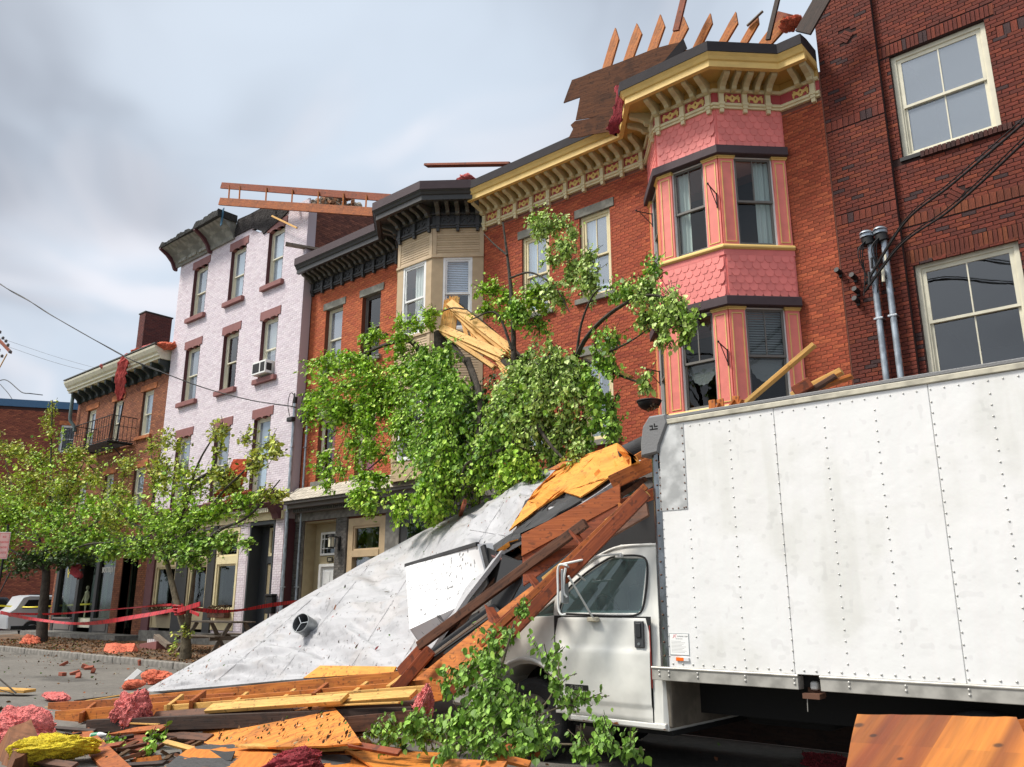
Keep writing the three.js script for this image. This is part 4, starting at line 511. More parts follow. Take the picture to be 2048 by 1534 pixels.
  put(cor, 'console', [(() => { const q = ext([[0, 4.05], [0.14, 4.05], [0.2, 4.2], [0.36, 4.4], [0.5, 4.5], [0.5, 4.9], [0, 4.9]], 0.34); q.rotateY(-Math.PI / 2); q.translate(-22.02, 0, zL); return q; })()], MAT.plum);
  put(b, 'fascia_board', [fb(f, -30.3, -21.95, 4.045, 4.298, -0.006, 0.06)], MAT.cream);
  put(b, 'corner_strip', [fb(f, -21.88, -21.74, 0.7, 4.04, -0.3, 0.012)], MAT.plum);
  const shopWin = (u0, u1, o = {}) => { const w = put(b, 'shop_window', [fb(f, u0, u0 + 0.1, 0.72, 3.92, -0.1, 0.02), fb(f, u1 - 0.1, u1, 0.72, 3.92, -0.1, 0.02), fb(f, u0 + 0.1, u1 - 0.1, 3.8, 3.92, -0.1, 0.02), fb(f, u0 + 0.1, u1 - 0.1, 2.78, 3.02, -0.1, 0.02), fb(f, u0 + 0.1, u1 - 0.1, 0.72, 1.36, -0.1, 0.0)], o.m || MAT.olive); put(w, 'moulding', [fb(f, u0 + 0.1, u0 + 0.16, 1.42, 2.72, -0.1, -0.02), fb(f, u1 - 0.16, u1 - 0.1, 1.42, 2.72, -0.1, -0.02), fb(f, u0 + 0.1, u1 - 0.1, 2.72, 2.78, -0.1, -0.02), fb(f, u0 + 0.1, u1 - 0.1, 1.36, 1.42, -0.1, -0.01), fb(f, u0 + 0.1, u0 + 0.16, 3.08, 3.74, -0.1, -0.02), fb(f, u1 - 0.16, u1 - 0.1, 3.08, 3.74, -0.1, -0.02), fb(f, u0 + 0.1, u1 - 0.1, 3.74, 3.8, -0.1, -0.02), fb(f, u0 + 0.1, u1 - 0.1, 3.02, 3.08, -0.1, -0.02)], MAT.cream); put(w, 'pane', [fb(f, u0 + 0.16, u1 - 0.16, 1.42, 2.72, -0.07, -0.06)], MAT.shopGlass); put(w, 'pane', [fb(f, u0 + 0.16, u1 - 0.16, 3.08, 3.74, -0.07, -0.06)], MAT.shopGlass); return w; };
  shopWin(-25.66, -24.32, { m: MAT.cream }); shopWin(-29.75, -28.2); shopWin(-27.4, -26.1);
  put(b, 'pilaster', [fb(f, -28.2, -27.4, 0.5, 4.04, -0.1, 0.06)], MAT.charcoal); put(b, 'pilaster', [fb(f, -26.1, -25.66, 0.5, 4.04, -0.1, 0.06)], MAT.charcoal); put(b, 'pilaster', [fb(f, -30.3, -29.76, 0.5, 4.04, -0.1, 0.08)], MAT.plum);
  const dr = put(b, 'door_surround', [fb(f, -23.75, -23.68, 0.6, 4.03, -0.5, 0.02), fb(f, -22.44, -22.38, 0.6, 4.03, -0.5, 0.02), fb(f, -23.68, -22.44, 3.92, 4.03, -0.5, 0.02), fb(f, -23.68, -23.3, 0.6, 3.92, -0.52, -0.42), fb(f, -23.3, -22.44, 2.76, 2.98, -0.52, -0.40)], std([0.045, 0.05, 0.055], 0.5));
  put(dr, 'transom', [fb(f, -23.3, -23.2, 2.98, 3.86, -0.5, -0.42), fb(f, -22.54, -22.44, 2.98, 3.86, -0.5, -0.42), fb(f, -23.2, -22.54, 2.98, 3.08, -0.5, -0.42), fb(f, -23.2, -22.54, 3.76, 3.86, -0.5, -0.42)], MAT.cream); put(dr, 'pane', [fb(f, -23.2, -22.54, 3.08, 3.76, -0.48, -0.47)], MAT.glassDark);
  letters(dr, 'number_on_glass', sansB, '103', -22.78, 3.26, zL - 0.466, 0.3, 0.56, std([0.72, 0.28, 0.05], 0.5));
  const door = put(b, 'door', [fb(f, -23.3, -22.5, 0.65, 1.5, -0.5, -0.44), fb(f, -23.3, -23.12, 1.5, 2.74, -0.5, -0.44), fb(f, -22.66, -22.5, 1.5, 2.74, -0.5, -0.44), fb(f, -23.12, -22.66, 2.58, 2.74, -0.5, -0.44)], MAT.olive); put(door, 'pane', [fb(f, -23.12, -22.66, 1.5, 2.58, -0.48, -0.47)], MAT.glassDark); put(door, 'handle', [rod([-23.22, 1.5, zL - 0.43], [-23.22, 1.62, zL - 0.4], 0.02)], std([0.6, 0.42, 0.12], 0.3, { metal: 1 }));
  put(b, 'plinth', [fb(f, -30.3, -21.76, 0.1, 0.62, -0.1, 0.12)], MAT.concrete);
  shell(b, -30.36, -22.06, zL, -24, 0.3, 14.3, MAT.dim, { floors: [4.5, 8.3, 11.6] });
  // things at the shop front
  const box = (n, lab, cat, x, y) => { const t = thing(n, lab, cat, [x, y, zL + 0.12]); put(t, 'trough', [cb(f, x - 0.5, x + 0.5, y, y + 0.2, 0.03, 0.25, 0.02)], W.dark); const r = rng(x * 10 | 0), ms = []; for (let i = 0; i < 260; i++) ms.push(trs([x + (r() - 0.5) * 1.05, y + 0.15 + r() * 0.22, zL + 0.05 + r() * 0.28], [r() * 6, r() * 6, r() * 6], [0.07, 0.04, 0.07])); inst(t, 'dry_plants', LEAF, std([0.13, 0.085, 0.04], 0.9, { side: THREE.DoubleSide }), ms); };
  box('window_box', 'window box of withered plants under the lamp window', 'planter', -24.98, 1.1); box('window_box', 'dark window box below the left cafe window behind the street tree', 'planter', -28.95, 1.15);
  const ml = thing('mailbox', 'black mailbox pair on the lavender pier right of the number door', 'mailbox', [-22.15, 1.3, zL + 0.08]); put(ml, 'box', [cb(f, -22.35, -22.0, 1.25, 1.75, 0.02, 0.18, 0.02)], MAT.iron); put(ml, 'lid', [cb(f, -22.37, -21.98, 1.75, 1.82, 0.02, 0.21, 0.02)], MAT.iron);
  const lmp = thing('table_lamp', 'table lamp with cream pleated shade behind the shop pane', 'lamp', [-24.7, 1.4, zL - 0.4]); const lg = new THREE.CylinderGeometry(0.09, 0.2, 0.55, 24, 1, true); lg.translate(-24.7, 2.3, zL - 0.35); const shm = MAT.lampShade; shm.side = THREE.DoubleSide; put(lmp, 'lamp_shade', [lg], shm); const lb = new THREE.LatheGeometry([[0.1, 1.4], [0.1, 1.43], [0.03, 1.5], [0.07, 1.65], [0.05, 1.85], [0.02, 1.95], [0.02, 2.1]].map(p => new THREE.Vector2(...p)), 16); lb.translate(-24.7, 0, zL - 0.35); put(lmp, 'lamp_base', [lb], MAT.creamW);
  const bb = thing('blue_cloth', 'bright blue cloth heap inside the left cafe window', 'cloth', [-28.7, 1.42, zL - 0.3]); const bg = new THREE.SphereGeometry(0.3, 16, 10); bg.scale(1, 0.8, 0.5); bg.translate(-28.6, 1.62, zL - 0.35); put(bb, 'cloth', [rough(bg, 0.12, 5, 3)], MAT.blueCloth);
  const ac = thing('air_conditioner', 'white window air conditioner in the middle right lavender window', 'air conditioner', [-23.6, 8.85, zL]); put(ac, 'case', [cb(f, -24.0, -23.2, 8.86, 9.3, -0.3, 0.28, 0.015)], MAT.white); put(ac, 'grille', [cb(f, -23.95, -23.56, 8.92, 9.24, 0.27, 0.286, 0.004)], MAT.iron); put(ac, 'grille', [cb(f, -23.5, -23.25, 8.92, 9.24, 0.27, 0.286, 0.004)], MAT.iron); put(ac, 'side_grille', [fb(f, -23.205, -23.196, 8.95, 9.2, 0.04, 0.24)], MAT.iron);
}
{ // pipes on the corner
  for (const [i, x] of [-21.68, -21.42].entries()) { const t = thing('wall_pipe', i ? 'thin grey pipe on the row house corner, right one of two' : 'grey pipe on the plum corner strip, left one of two', 'pipe', [x, 0.6, -14.6], 'pipes at the lavender corner'); const z = i ? -14.9 : -14.58; put(t, 'pipe', [rod([x, 0.5, z], [x, 7.6, z], i ? 0.035 : 0.05, 10)], MAT.conduit); for (const y of [2, 4.2, 6.2]) put(t, 'strap', [cb(flat(0), x - 0.07, x + 0.07, y, y + 0.03, z - 0.06, z + 0.055)], MAT.steel); put(t, 'elbow', [rod([x, 7.6, z], [x + 0.02, 7.8, z], 0.06, 10), tube([[x, 7.8, z], [x - 0.1, 7.95, z + 0.1], [x - 0.2, 7.6, z + 0.12], [x - 0.16, 7.2, z + 0.06]], 0.012, 16, 5), tube([[x, 7.75, z], [x + 0.1, 7.9, z + 0.1], [x + 0.06, 7.4, z + 0.14]], 0.012, 16, 5)], MAT.black); put(t, 'splice', [cb(flat(0), x - 0.15, x + 0.14, 7.0, 7.14, z + 0.02, z + 0.18, 0.03)], MAT.black); }
}
// ---------- brown brick building with the boutique ----------
const zA = -14.75;
{
  const b = thing('brick_building', 'brown brick building with cream cornice, iron balcony and a boutique shop front', 'building', [-34.7, 0, zA]);
  const f = flat(zA), mort = std([0.10, 0.045, 0.03], 0.95);
  const cols = [[-37.8, -36.95], [-35.2, -34.4], [-32.6, -31.7]], hs = []; for (const c of cols) hs.push([c[0], c[1], 7.95, 9.82], [c[0], c[1], 4.75, 6.7]);
  const lint = hs.map(h => [h[0] - 0.25, h[1] + 0.25, h[3], h[3] + 0.24]), shop = [[-38.5, -33.2, 0.4, 3.6], [-32.6, -31.3, 0.4, 3.6]];
  const wl = wallWithHoles(b, f, -39.0, -30.372, 0.2, 11.0, [...hs, ...shop], mort);
  bricks(wl, f, { u0: -39, u1: -30.375, y0: 0.4, y1: 10.7, cols: COL_A, seed: 61, holes: [...hs, ...lint, ...shop.map(s => [s[0], s[1], s[2], 4.0])] });
  for (const [i, h] of hs.entries()) win(b, f, ...h, { frame: MAT.creamW, n: -0.1, casing: 0.1, bead: true, lintel: MAT.orangeStone, lintE: 0.22, lintH: 0.24, sill: MAT.orangeStone, sillE: 0.2, glass: MAT.glassSky, curtains: i % 4 ? [] : [[0, 0.5]] });
  const co = put(b, 'cornice', [sweep([[-39, zA], [-30.45, zA]], [[0, 10.72], [0.5, 10.72], [0.5, 10.8], [0.58, 10.84], [0.58, 10.92], [0.66, 10.98], [0.74, 11.12], [0.76, 11.2], [0, 11.24]])], MAT.creamW);
  put(co, 'frieze', [fb(f, -39, -30.45, 10.3, 10.718, -0.005, 0.04)], std([0.03, 0.035, 0.033], 0.7)); const BG = bracketGeo(0.13, 0.42, 0.46); for (let i = 0; i < 13; i++) putShared(co, 'bracket', BG, std([0.03, 0.04, 0.038], 0.6), trs([-38.7 + i * 0.675, 10.715, zA + 0.03]));
  put(co, 'roof_edge', [fb(f, -39.02, -30.42, 11.245, 11.29, -0.2, 0.78)], MAT.charL);
  put(b, 'drain_pipe', [tube([[-38.95, 10.7, zA + 0.3], [-38.95, 10.0, zA + 0.3], [-38.98, 9.5, zA + 0.25], [-38.85, 9.25, zA + 0.12], [-38.8, 9.0, zA + 0.08]], 0.075, 20, 10)], std([0.12, 0.17, 0.17], 0.6));
  const bp = put(b, 'shop_pier', [fb(f, -33.2, -32.6, 0.4, 3.6, -0.3, 0.02), fb(f, -31.3, -30.4, 0.4, 3.6, -0.3, 0.02)], mort); bricks(bp, f, { u0: -33.2, u1: -32.6, y0: 0.4, y1: 3.6, n: 0.03, cols: COL_A, seed: 62 }); bricks(bp, f, { u0: -31.3, u1: -30.4, y0: 0.4, y1: 3.6, n: 0.03, cols: COL_A, seed: 63 });
  put(b, 'shop_fascia', [fb(f, -38.6, -30.4, 3.62, 4.0, -0.1, 0.15)], MAT.charcoal); put(b, 'corner_post', [fb(f, -38.6, -38.36, 0.4, 3.6, -0.1, 0.08)], MAT.charcoal); put(b, 'corner_post', [fb(f, -36.55, -36.3, 0.4, 3.6, -0.1, 0.06)], MAT.charcoal); put(b, 'corner_post', [fb(f, -34.8, -34.55, 0.4, 3.6, -0.1, 0.06)], MAT.charcoal); 
  for (const [a, c] of [[-38.36, -36.55], [-34.55, -33.2]]) { const r = put(b, 'stall_riser', [fb(f, a, c, 0.4, 0.92, -0.1, 0.05), fb(f, a, c, 0.92, 0.98, -0.1, 0.12)], MAT.greyPaint); put(r, 'riser_panel', [cb(f, a + 0.15, c - 0.15, 0.5, 0.82, 0.045, 0.08, 0.01)], MAT.greyPaint); }
  put(b, 'shop_pane', [fb(f, -38.36, -36.55, 0.98, 3.6, -0.05, -0.04)], MAT.shopGlass); put(b, 'shop_pane', [fb(f, -34.55, -33.2, 0.98, 3.6, -0.05, -0.04)], MAT.shopGlass); put(b, 'shop_pane', [fb(f, -36.3, -34.8, 0.98, 3.6, -0.5, -0.49)], MAT.shopGlass); put(b, 'shop_pane', [fb(f, -32.6, -31.3, 0.4, 3.6, -0.4, -0.39)], MAT.glassDark);
  put(b, 'display_floor', [fb(f, -38.3, -33.25, 0.6, 0.95, -1.6, -0.12)], MAT.creamW); put(b, 'display_back', [fb(f, -38.3, -33.25, 0.95, 3.6, -1.7, -1.6)], std([0.12, 0.11, 0.09], 0.9));
  put(b, 'display_curtain', [fb(f, -38.3, -38.1, 0.98, 3.5, -0.35, -0.2)], MAT.curtain); put(b, 'display_curtain', [fb(f, -34.5, -34.2, 0.98, 3.5, -0.35, -0.2)], std([0.25, 0.42, 0.38], 0.9));
  letters(b, 'shop_lettering', serifB, 'Queen', -37.2, 2.72, zA - 0.036, 0.42, 1.25, std([0.85, 0.68, 0.10], 0.5), 0.3); letters(b, 'shop_lettering', serifB, 'BOUTIQUE', -33.88, 2.72, zA - 0.036, 0.2, 1.2, MAT.white);
  put(b, 'entrance_step', [cb(f, -39.2, -30.4, 0.1, 0.44, 0.02, 1.0, 0.02)], MAT.concrete);
  shell(b, -39, -30.372, zA, -24, 0.3, 11, MAT.dim, { floors: [4.3, 7.6] });
  // chimney
  const ch = put(b, 'chimney', [fb(flat(0), -37.8, -37.2, 10.9, 14.8, -16.5 - 1.3, -16.5)], std([0.22, 0.14, 0.12], 0.95)), CC = [[0.15, 0.036, 0.03, 3], [0.18, 0.045, 0.034, 2], [0.12, 0.03, 0.028, 1]];
  bricks(ch, flat(-16.5 + 0.01), { u0: -37.8, u1: -37.2, y0: 11, y1: 14.8, cols: CC, seed: 65 }); bricks(ch, { m: M4().makeBasis(new THREE.Vector3(0, 0, -1), new THREE.Vector3(0, 1, 0), new THREE.Vector3(1, 0, 0)).setPosition(-37.19, 0, -16.5), L: 1.3 }, { u0: 0, u1: 1.3, y0: 11, y1: 14.8, cols: CC, seed: 66 });
  put(ch, 'chimney_cap', [fb(flat(0), -37.84, -37.16, 14.8, 14.8 + 0.06, -16.5 - 1.34, -16.5 + 0.04)], MAT.dim);
  // fire balcony
  const bal = thing('fire_balcony', 'black iron fire balcony across the upper windows above the boutique', 'balcony', [-34.4, 7.6, zA]);
  const fl = []; for (let i = 0; i < 9; i++) fl.push(fb(f, -36.4, -32.9, 7.72, 7.76, 0.04 + i * 0.11, 0.1 + i * 0.11)); put(bal, 'platform', fl, MAT.iron);
  put(bal, 'support', [bar([-36.2, 7.7, zA], [-36.2, 7.7, zA + 1.0], 0.05, 0.06), bar([-33.1, 7.7, zA], [-33.1, 7.7, zA + 1.0], 0.05, 0.06), bar([-36.2, 6.9, zA], [-36.2, 7.68, zA + 0.9], 0.04, 0.04), bar([-33.1, 6.9, zA], [-33.1, 7.68, zA + 0.9], 0.04, 0.04)], MAT.iron);
  for (const [n, a, c] of [['front', [-36.4, zA + 1.0], [-32.9, zA + 1.0]], ['left', [-36.4, zA], [-36.4, zA + 1.0]], ['right', [-32.9, zA], [-32.9, zA + 1.0]], ['far', [-38.6, zA + 0.9], [-36.9, zA + 0.9]]]) { const N = n === 'front' ? 16 : 6; put(bal, 'railing', [bar([a[0], 8.75, a[1]], [c[0], 8.75, c[1]], 0.03, 0.03, 0.004), bar([a[0], 8.35, a[1]], [c[0], 8.35, c[1]], 0.02, 0.02, 0.004), bar([a[0], 7.8, a[1]], [c[0], 7.8, c[1]], 0.03, 0.03, 0.004)], MAT.iron); for (let i = 0; i <= N; i++) put(bal, 'baluster', [rod([lerp(a[0], c[0], i / N), 7.78, lerp(a[1], c[1], i / N)], [lerp(a[0], c[0], i / N), 8.75, lerp(a[1], c[1], i / N)], 0.011, 5)], MAT.iron); }
  put(bal, 'ladder', [rod([-33.7, 7.7, zA + 0.7], [-33.4, 9.3, zA + 0.7], 0.03, 6), rod([-32.95, 7.7, zA + 0.7], [-32.7, 9.3, zA + 0.7], 0.03, 6)], MAT.iron);
  // mannequins
  const man = (x, y, s, lab, dress) => { const t = thing('mannequin', lab, 'mannequin', [x, y, zA - 0.7]); const prof = [[0.02, 0], [0.05, 0.02], [0.045, 0.45], [0.08, 0.8], [0.11, 0.95], [0.14, 1.02], [0.1, 1.2], [0.135, 1.38], [0.15, 1.46], [0.06, 1.52], [0.04, 1.58]].map(p => new THREE.Vector2(p[0] * s, p[1] * s)); const g = new THREE.LatheGeometry(prof, 16); g.scale(1.15, 1, 0.8); g.translate(x, y, zA - 0.7); put(t, 'body', [g, taper([[x - 0.15 * s, y + 1.42 * s, zA - 0.7], [x - 0.24 * s, y + 1.15 * s, zA - 0.66], [x - 0.2 * s, y + 0.85 * s, zA - 0.58]], 0.045 * s, 0.03 * s), taper([[x + 0.15 * s, y + 1.42 * s, zA - 0.7], [x + 0.23 * s, y + 1.15 * s, zA - 0.72], [x + 0.2 * s, y + 0.85 * s, zA - 0.62]], 0.045 * s, 0.03 * s)], dress ? std([0.45, 0.22, 0.16], 0.7) : MAT.creamW); if (dress) { const d = new THREE.LatheGeometry([[0.13, 0.62], [0.15, 0.85], [0.165, 1.0], [0.13, 1.2], [0.165, 1.36], [0.15, 1.47], [0.07, 1.5]].map(p => new THREE.Vector2(p[0] * s, p[1] * s)), 20); d.scale(1.15, 1, 0.85); d.translate(x, y, zA - 0.7); put(t, 'dress', [d], std([0.82, 0.80, 0.68], 0.8, { side: THREE.DoubleSide })); } else { const h = new THREE.SphereGeometry(0.1 * s, 14, 10); h.scale(0.9, 1.25, 1); h.translate(x, y + 1.7 * s, zA - 0.7); put(t, 'head', [h], MAT.creamW); } };
  man(-35.75, 0.95, 1.05, 'headless mannequin in a short white dress in the boutique doorway window', 1); man(-37.2, 0.95, 0.72, 'small pale child mannequin in the left boutique window', 0); man(-33.75, 0.95, 0.62, 'small pale child mannequin in the window under the white lettering', 0);
}
// ---------- brick wall building across the side street ----------
{
  const A = [-58.5, -14.5], B = [-46.4, -33.2]; // runs away from the street
  const b = thing('corner_building', 'dark orange brick building with blue roof edge beyond the side street at far left', 'building', [-52, 0, -24]);
  const f = frame([A[0], A[1]], [B[0], B[1]]), L = f.L, m = f;
  const w1 = [6.5, 7.4, 10.65, 12.4], w2 = [6.5, 7.4, 7.3, 9.0], mort = std([0.07, 0.03, 0.025], 0.95);
  const wl = wallWithHoles(b, m, -6, L, 0, 13.4, [w1, w2], mort), CW = [[0.36, 0.10, 0.055, 4], [0.42, 0.125, 0.065, 3], [0.29, 0.078, 0.048, 2]];
  bricks(wl, m, { u0: -6, u1: L, y0: 0.2, y1: 13.2, cols: CW, seed: 71, h: 0.085, len: 0.26, holes: [w1, w2] });
  for (const w of [w1, w2]) win(b, m, ...w, { frame: MAT.creamW, n: -0.06, casing: 0.1, lintel: MAT.orangeStone, lintH: 0.25, sill: MAT.orangeStone, glass: MAT.glassDark, ...{ frame: MAT.white } });
  put(b, 'coping', [fb(m, -6.1, L + 0.1, 13.4, 13.85, -0.4, 0.12)], std([0.05, 0.13, 0.24], 0.6)); put(b, 'roof_body', [fb(m, -6, L, 0, 13.3, -12, -0.33)], MAT.dim);
  put(b, 'cable_drop', [rod([...new THREE.Vector3(9, 0, 0.05).applyMatrix4(m.m)].map((v, i) => i === 1 ? 0.2 : v), [...new THREE.Vector3(9, 0, 0.05).applyMatrix4(m.m)].map((v, i) => i === 1 ? 9 : v), 0.03, 6)], MAT.iron);
}
// ---------- white box truck ----------
const grime = rep(tex(512, 512, (u, v) => { const a = fbm(u * 3, v * 3, 5, 101, 3, 3), s = fbm(u * 24, v * 3, 4, 104, 24, 3), sp = sst(0.74, 0.8, fbm(u * 40, v * 40, 2, 107, 40, 40)), pt = sst(0.52, 0.68, a) * (0.55 + 0.45 * sst(0.35, 0.6, s)); const k = 1 - 0.10 * pt - 0.02 * sst(0.4, 0.7, s) - 0.07 * sp; return [0.81 * k, 0.805 * k, 0.79 * k * (1 - 0.03 * pt)]; }, true), 0.4);
const TW = { paint: std([1, 1, 1], 0.32, { map: grime, bump: rep(N1, 0.9), bs: 0.004 }), cab: std([0.86, 0.855, 0.80], 0.25, { map: rep(MOT, 0.35) }), alu: std([0.52, 0.50, 0.45], 0.42, { metal: 0.35, map: mot2 }), post: std([0.30, 0.32, 0.33], 0.24, { metal: 0.95, bump: rep(N1, 1.5, 0.6), bs: 0.006, map: mot2 }), cap: std([0.19, 0.19, 0.19], 0.5, { bump: n4b, bs: 0.002 }), patch: std([0.60, 0.61, 0.60], 0.5, { metal: 0.1, bump: n4, bs: 0.008, map: mot2 }), rivet: std([0.52, 0.51, 0.48], 0.4, { metal: 0.5 }), rust: std([0.13, 0.06, 0.035], 0.85), chassis: std([0.008, 0.008, 0.008], 0.95), amber: std([0.9, 0.16, 0.01], 0.25), tintGlass: new THREE.MeshPhysicalMaterial({ color: new THREE.Color().setRGB(0.26, 0.38, 0.38), roughness: 0.02, metalness: 0.2, transmission: 1, thickness: 0, ior: 1.75 }) };
{
  const zs = -6.92, t = thing('box_truck', 'white cutaway box truck parked under the fallen roof section', 'truck', [-2.5, 0, -8]), f = flat(zs), x1 = 1.3;
  const body = put(t, 'cargo_box', [cb(flat(0), -4.16, x1, 1.0, 3.26, -9.2, -6.928, 0.02)], TW.paint);
  const seams = [-4.14, -2.945, -1.672, -0.40, x1]; for (let i = 0; i < 4; i++) put(t, 'side_panel', [cb(f, seams[i] + 0.003, seams[i + 1] - 0.003, 1.004, 3.236, -0.012, 0.002, 0.003)], TW.paint);
  const rv = new THREE.SphereGeometry(0.0082, 8, 5), r1 = [], r2 = []; const rr = rng(4);
  [-3.83, -3.38, -2.95, -2.51, -2.09, -1.66, -1.25, -0.83, -0.41].forEach((x, i) => { for (let y = 1.1; y < 3.14; y += 0.0865) if (!(i === 0 && y > 2.36)) r1.push(trs([x, y, zs + 0.003], [0, 0, 0], [1, 1, 0.75])); });
  for (let x = -4.08; x < -0.3; x += 0.101) { r1.push(trs([x, 3.19, zs + 0.003], [0, 0, 0], [0.9, 0.9, 0.75])); r1.push(trs([x, 1.035, zs + 0.003], [0, 0, 0], [1.2, 1.2, 0.9])); } for (let y = 1.1; y < 2.9; y += 0.088) r1.push(trs([-4.112, y, zs + 0.004], [0, 0, 0], [0.8, 0.8, 0.7]));
  for (const x of [-4.22, -4.12, -3.83, -3.38, -2.95, -2.51, -2.09, -1.66, -1.25, -0.83]) for (const y of [0.93, 0.965]) r1.push(trs([x, y, zs + 0.02], [0, 0, 0], [1.3, 1.3, 0.8]));
  inst(t, 'rivets', rv, TW.rivet, r1);
  const pp = put(t, 'repair_plate', [cb(f, -4.14, -3.845, 2.41, 3.225, 0.002, 0.008, 0.002)], TW.patch); for (let y = 2.43; y < 3.2; y += 0.075) { r2.push(trs([-3.86, y, zs + 0.009], [0, 0, 0], [1, 1, 0.7]), trs([-4.125, y, zs + 0.009], [0, 0, 0], [1, 1, 0.7])); } for (let x = -4.06; x < -3.87; x += 0.06) r2.push(trs([x, 2.425, zs + 0.009], [0, 0, 0], [1, 1, 0.7])); for (let y = 1.1; y < 2.95; y += 0.12) r2.push(trs([-4.16, y, zs + 0.012], [0, 0, 0], [1.1, 1.1, 0.8]));
  inst(t, 'rusty_rivets', rv, TW.rust, r2);
  // corner post (rounded), cap, rails
  const post = (() => { const s = new THREE.Shape(); s.moveTo(0, 0); s.lineTo(0.15, 0); s.lineTo(0.15, 0.02); s.lineTo(0.02, 0.02); s.lineTo(0.02, 0.3); s.lineTo(0, 0.3); const q = []; for (let k = 0; k <= 8; k++) { const a = Math.PI + k / 8 * Math.PI / 2; q.push([-4.14 + 0.12 * Math.cos(a), zs + 0.008 - 0.12 - 0.12 * Math.sin(a)]); } const out = [[-4.26, zs - 0.35], ...q, [-4.12, zs + 0.008], [-4.12, zs - 0.03], [-4.2, zs - 0.08], [-4.2, zs - 0.35]]; const g = ext(out.map(p => [p[0], -p[1]]), 1.98); g.rotateX(-Math.PI / 2); g.translate(0, 1.0, 0); return g; })();
  put(t, 'corner_post', [post], TW.post);
  const capS = [[-4.30, 2.97], [-4.135, 2.985], [-4.12, 3.05], [-4.02, 3.255], [-4.04, 3.325], [-4.2, 3.325], [-4.27, 3.24], [-4.30, 3.08]]; const cap = put(t, 'corner_cap', [ext(capS, 0.3, [], 0.018).translate(0, 0, zs - 0.285)], TW.cap);
  put(cap, 'emblem', [fb(f, -4.2, -4.11, 3.2, 3.21, 0.03, 0.036), fb(f, -4.2, -4.17, 3.235, 3.245, 0.03, 0.036), fb(f, -4.175, -4.165, 3.2, 3.245, 0.03, 0.036), fb(f, -4.15, -4.11, 3.225, 3.235, 0.03, 0.036), fb(f, -4.15, -4.14, 3.225, 3.26, 0.03, 0.036)], TW.chassis);
  put(t, 'roof_rail', [cb(f, -4.03, x1, 3.238, 3.288, -0.03, 0.022, 0.008)], std([0.60, 0.56, 0.44], 0.5, { map: mot2 })); put(t, 'roof_edge', [cb(f, -4.1, x1, 3.29, 3.325, -2.3, 0.012, 0.008)], TW.cap);
  for (const [a, c] of [[-4.30, -2.92], [-2.74, x1]]) { put(t, 'bottom_rail', [cb(f, a, c, 0.885, 0.99, -0.1, 0.016, 0.006)], TW.alu); put(t, 'rail_bead', [rod([a, 0.992, zs + 0.012], [c, 0.992, zs + 0.012], 0.014, 8)], TW.alu); }
  // underside
  put(t, 'chassis', [fb(flat(0), -4.2, x1, 0.9, 0.985, -9.15, -7.02), fb(flat(0), -5, x1, 0.55, 0.85, -8.55, -8.4), fb(flat(0), -5, x1, 0.55, 0.85, -7.75, -7.6)], TW.chassis); put(t, 'fuel_tank', [cb(flat(0), -3.9, -3.0, 0.45, 0.8, -8.3, -7.85, 0.08)], TW.chassis);
  const lb = put(t, 'lamp_bracket', [fb(f, -2.9, -2.76, 0.83, 0.99, -0.14, -0.12), fb(f, -2.9, -2.76, 0.82, 0.86, -0.12, 0.0)], TW.rust); put(lb, 'marker_lamp', [cb(f, -2.86, -2.79, 0.88, 0.95, -0.12, -0.06, 0.02)], TW.patch); put(lb, 'loose_wire', [rod([-2.87, 0.82, zs - 0.02], [-2.875, 0.72, zs - 0.02], 0.004, 5)], TW.alu);
  const lt = put(t, 'side_lamp', [cb(f, -4.005, -3.91, 1.06, 1.095, 0.003, 0.018, 0.004)], std([0.72, 0.72, 0.72], 0.25)); put(lt, 'amber_lens', [cb(f, -4.04, -3.96, 1.061, 1.094, 0.004, 0.02, 0.004)], TW.amber);
  const st = put(t, 'sticker', [fb(f, -4.105, -3.905, 1.11, 1.30, 0.003, 0.005)], MAT.white);
  sign(st, 'print', 0, trs([-4.005, 1.205, zs + 0.0062]), 0.2, 0.19, std([1, 1, 1], 0.4, { map: textTex(256, 256, (x, w, h) => { x.fillStyle = '#f1f1ee'; x.fillRect(0, 0, w, h); x.strokeStyle = '#5a6a70'; x.lineWidth = 5; x.strokeRect(3, 3, w - 6, h - 6); x.fillStyle = '#c01a2a'; x.font = 'italic bold 46px sans-serif'; x.fillText('JC', 50, 48); x.fillStyle = '#303036'; x.font = 'bold 22px sans-serif'; x.fillText('SUPREME CORP', 104, 44, 140); x.font = 'bold 13px sans-serif'; x.fillText('RESTRICTIONS', 84, 70); x.fillStyle = '#9a9a98'; for (let i = 0; i < 9; i++) x.fillRect(24, 92 + i * 16, 130 + ((i * 53) % 76), 4); }) }));
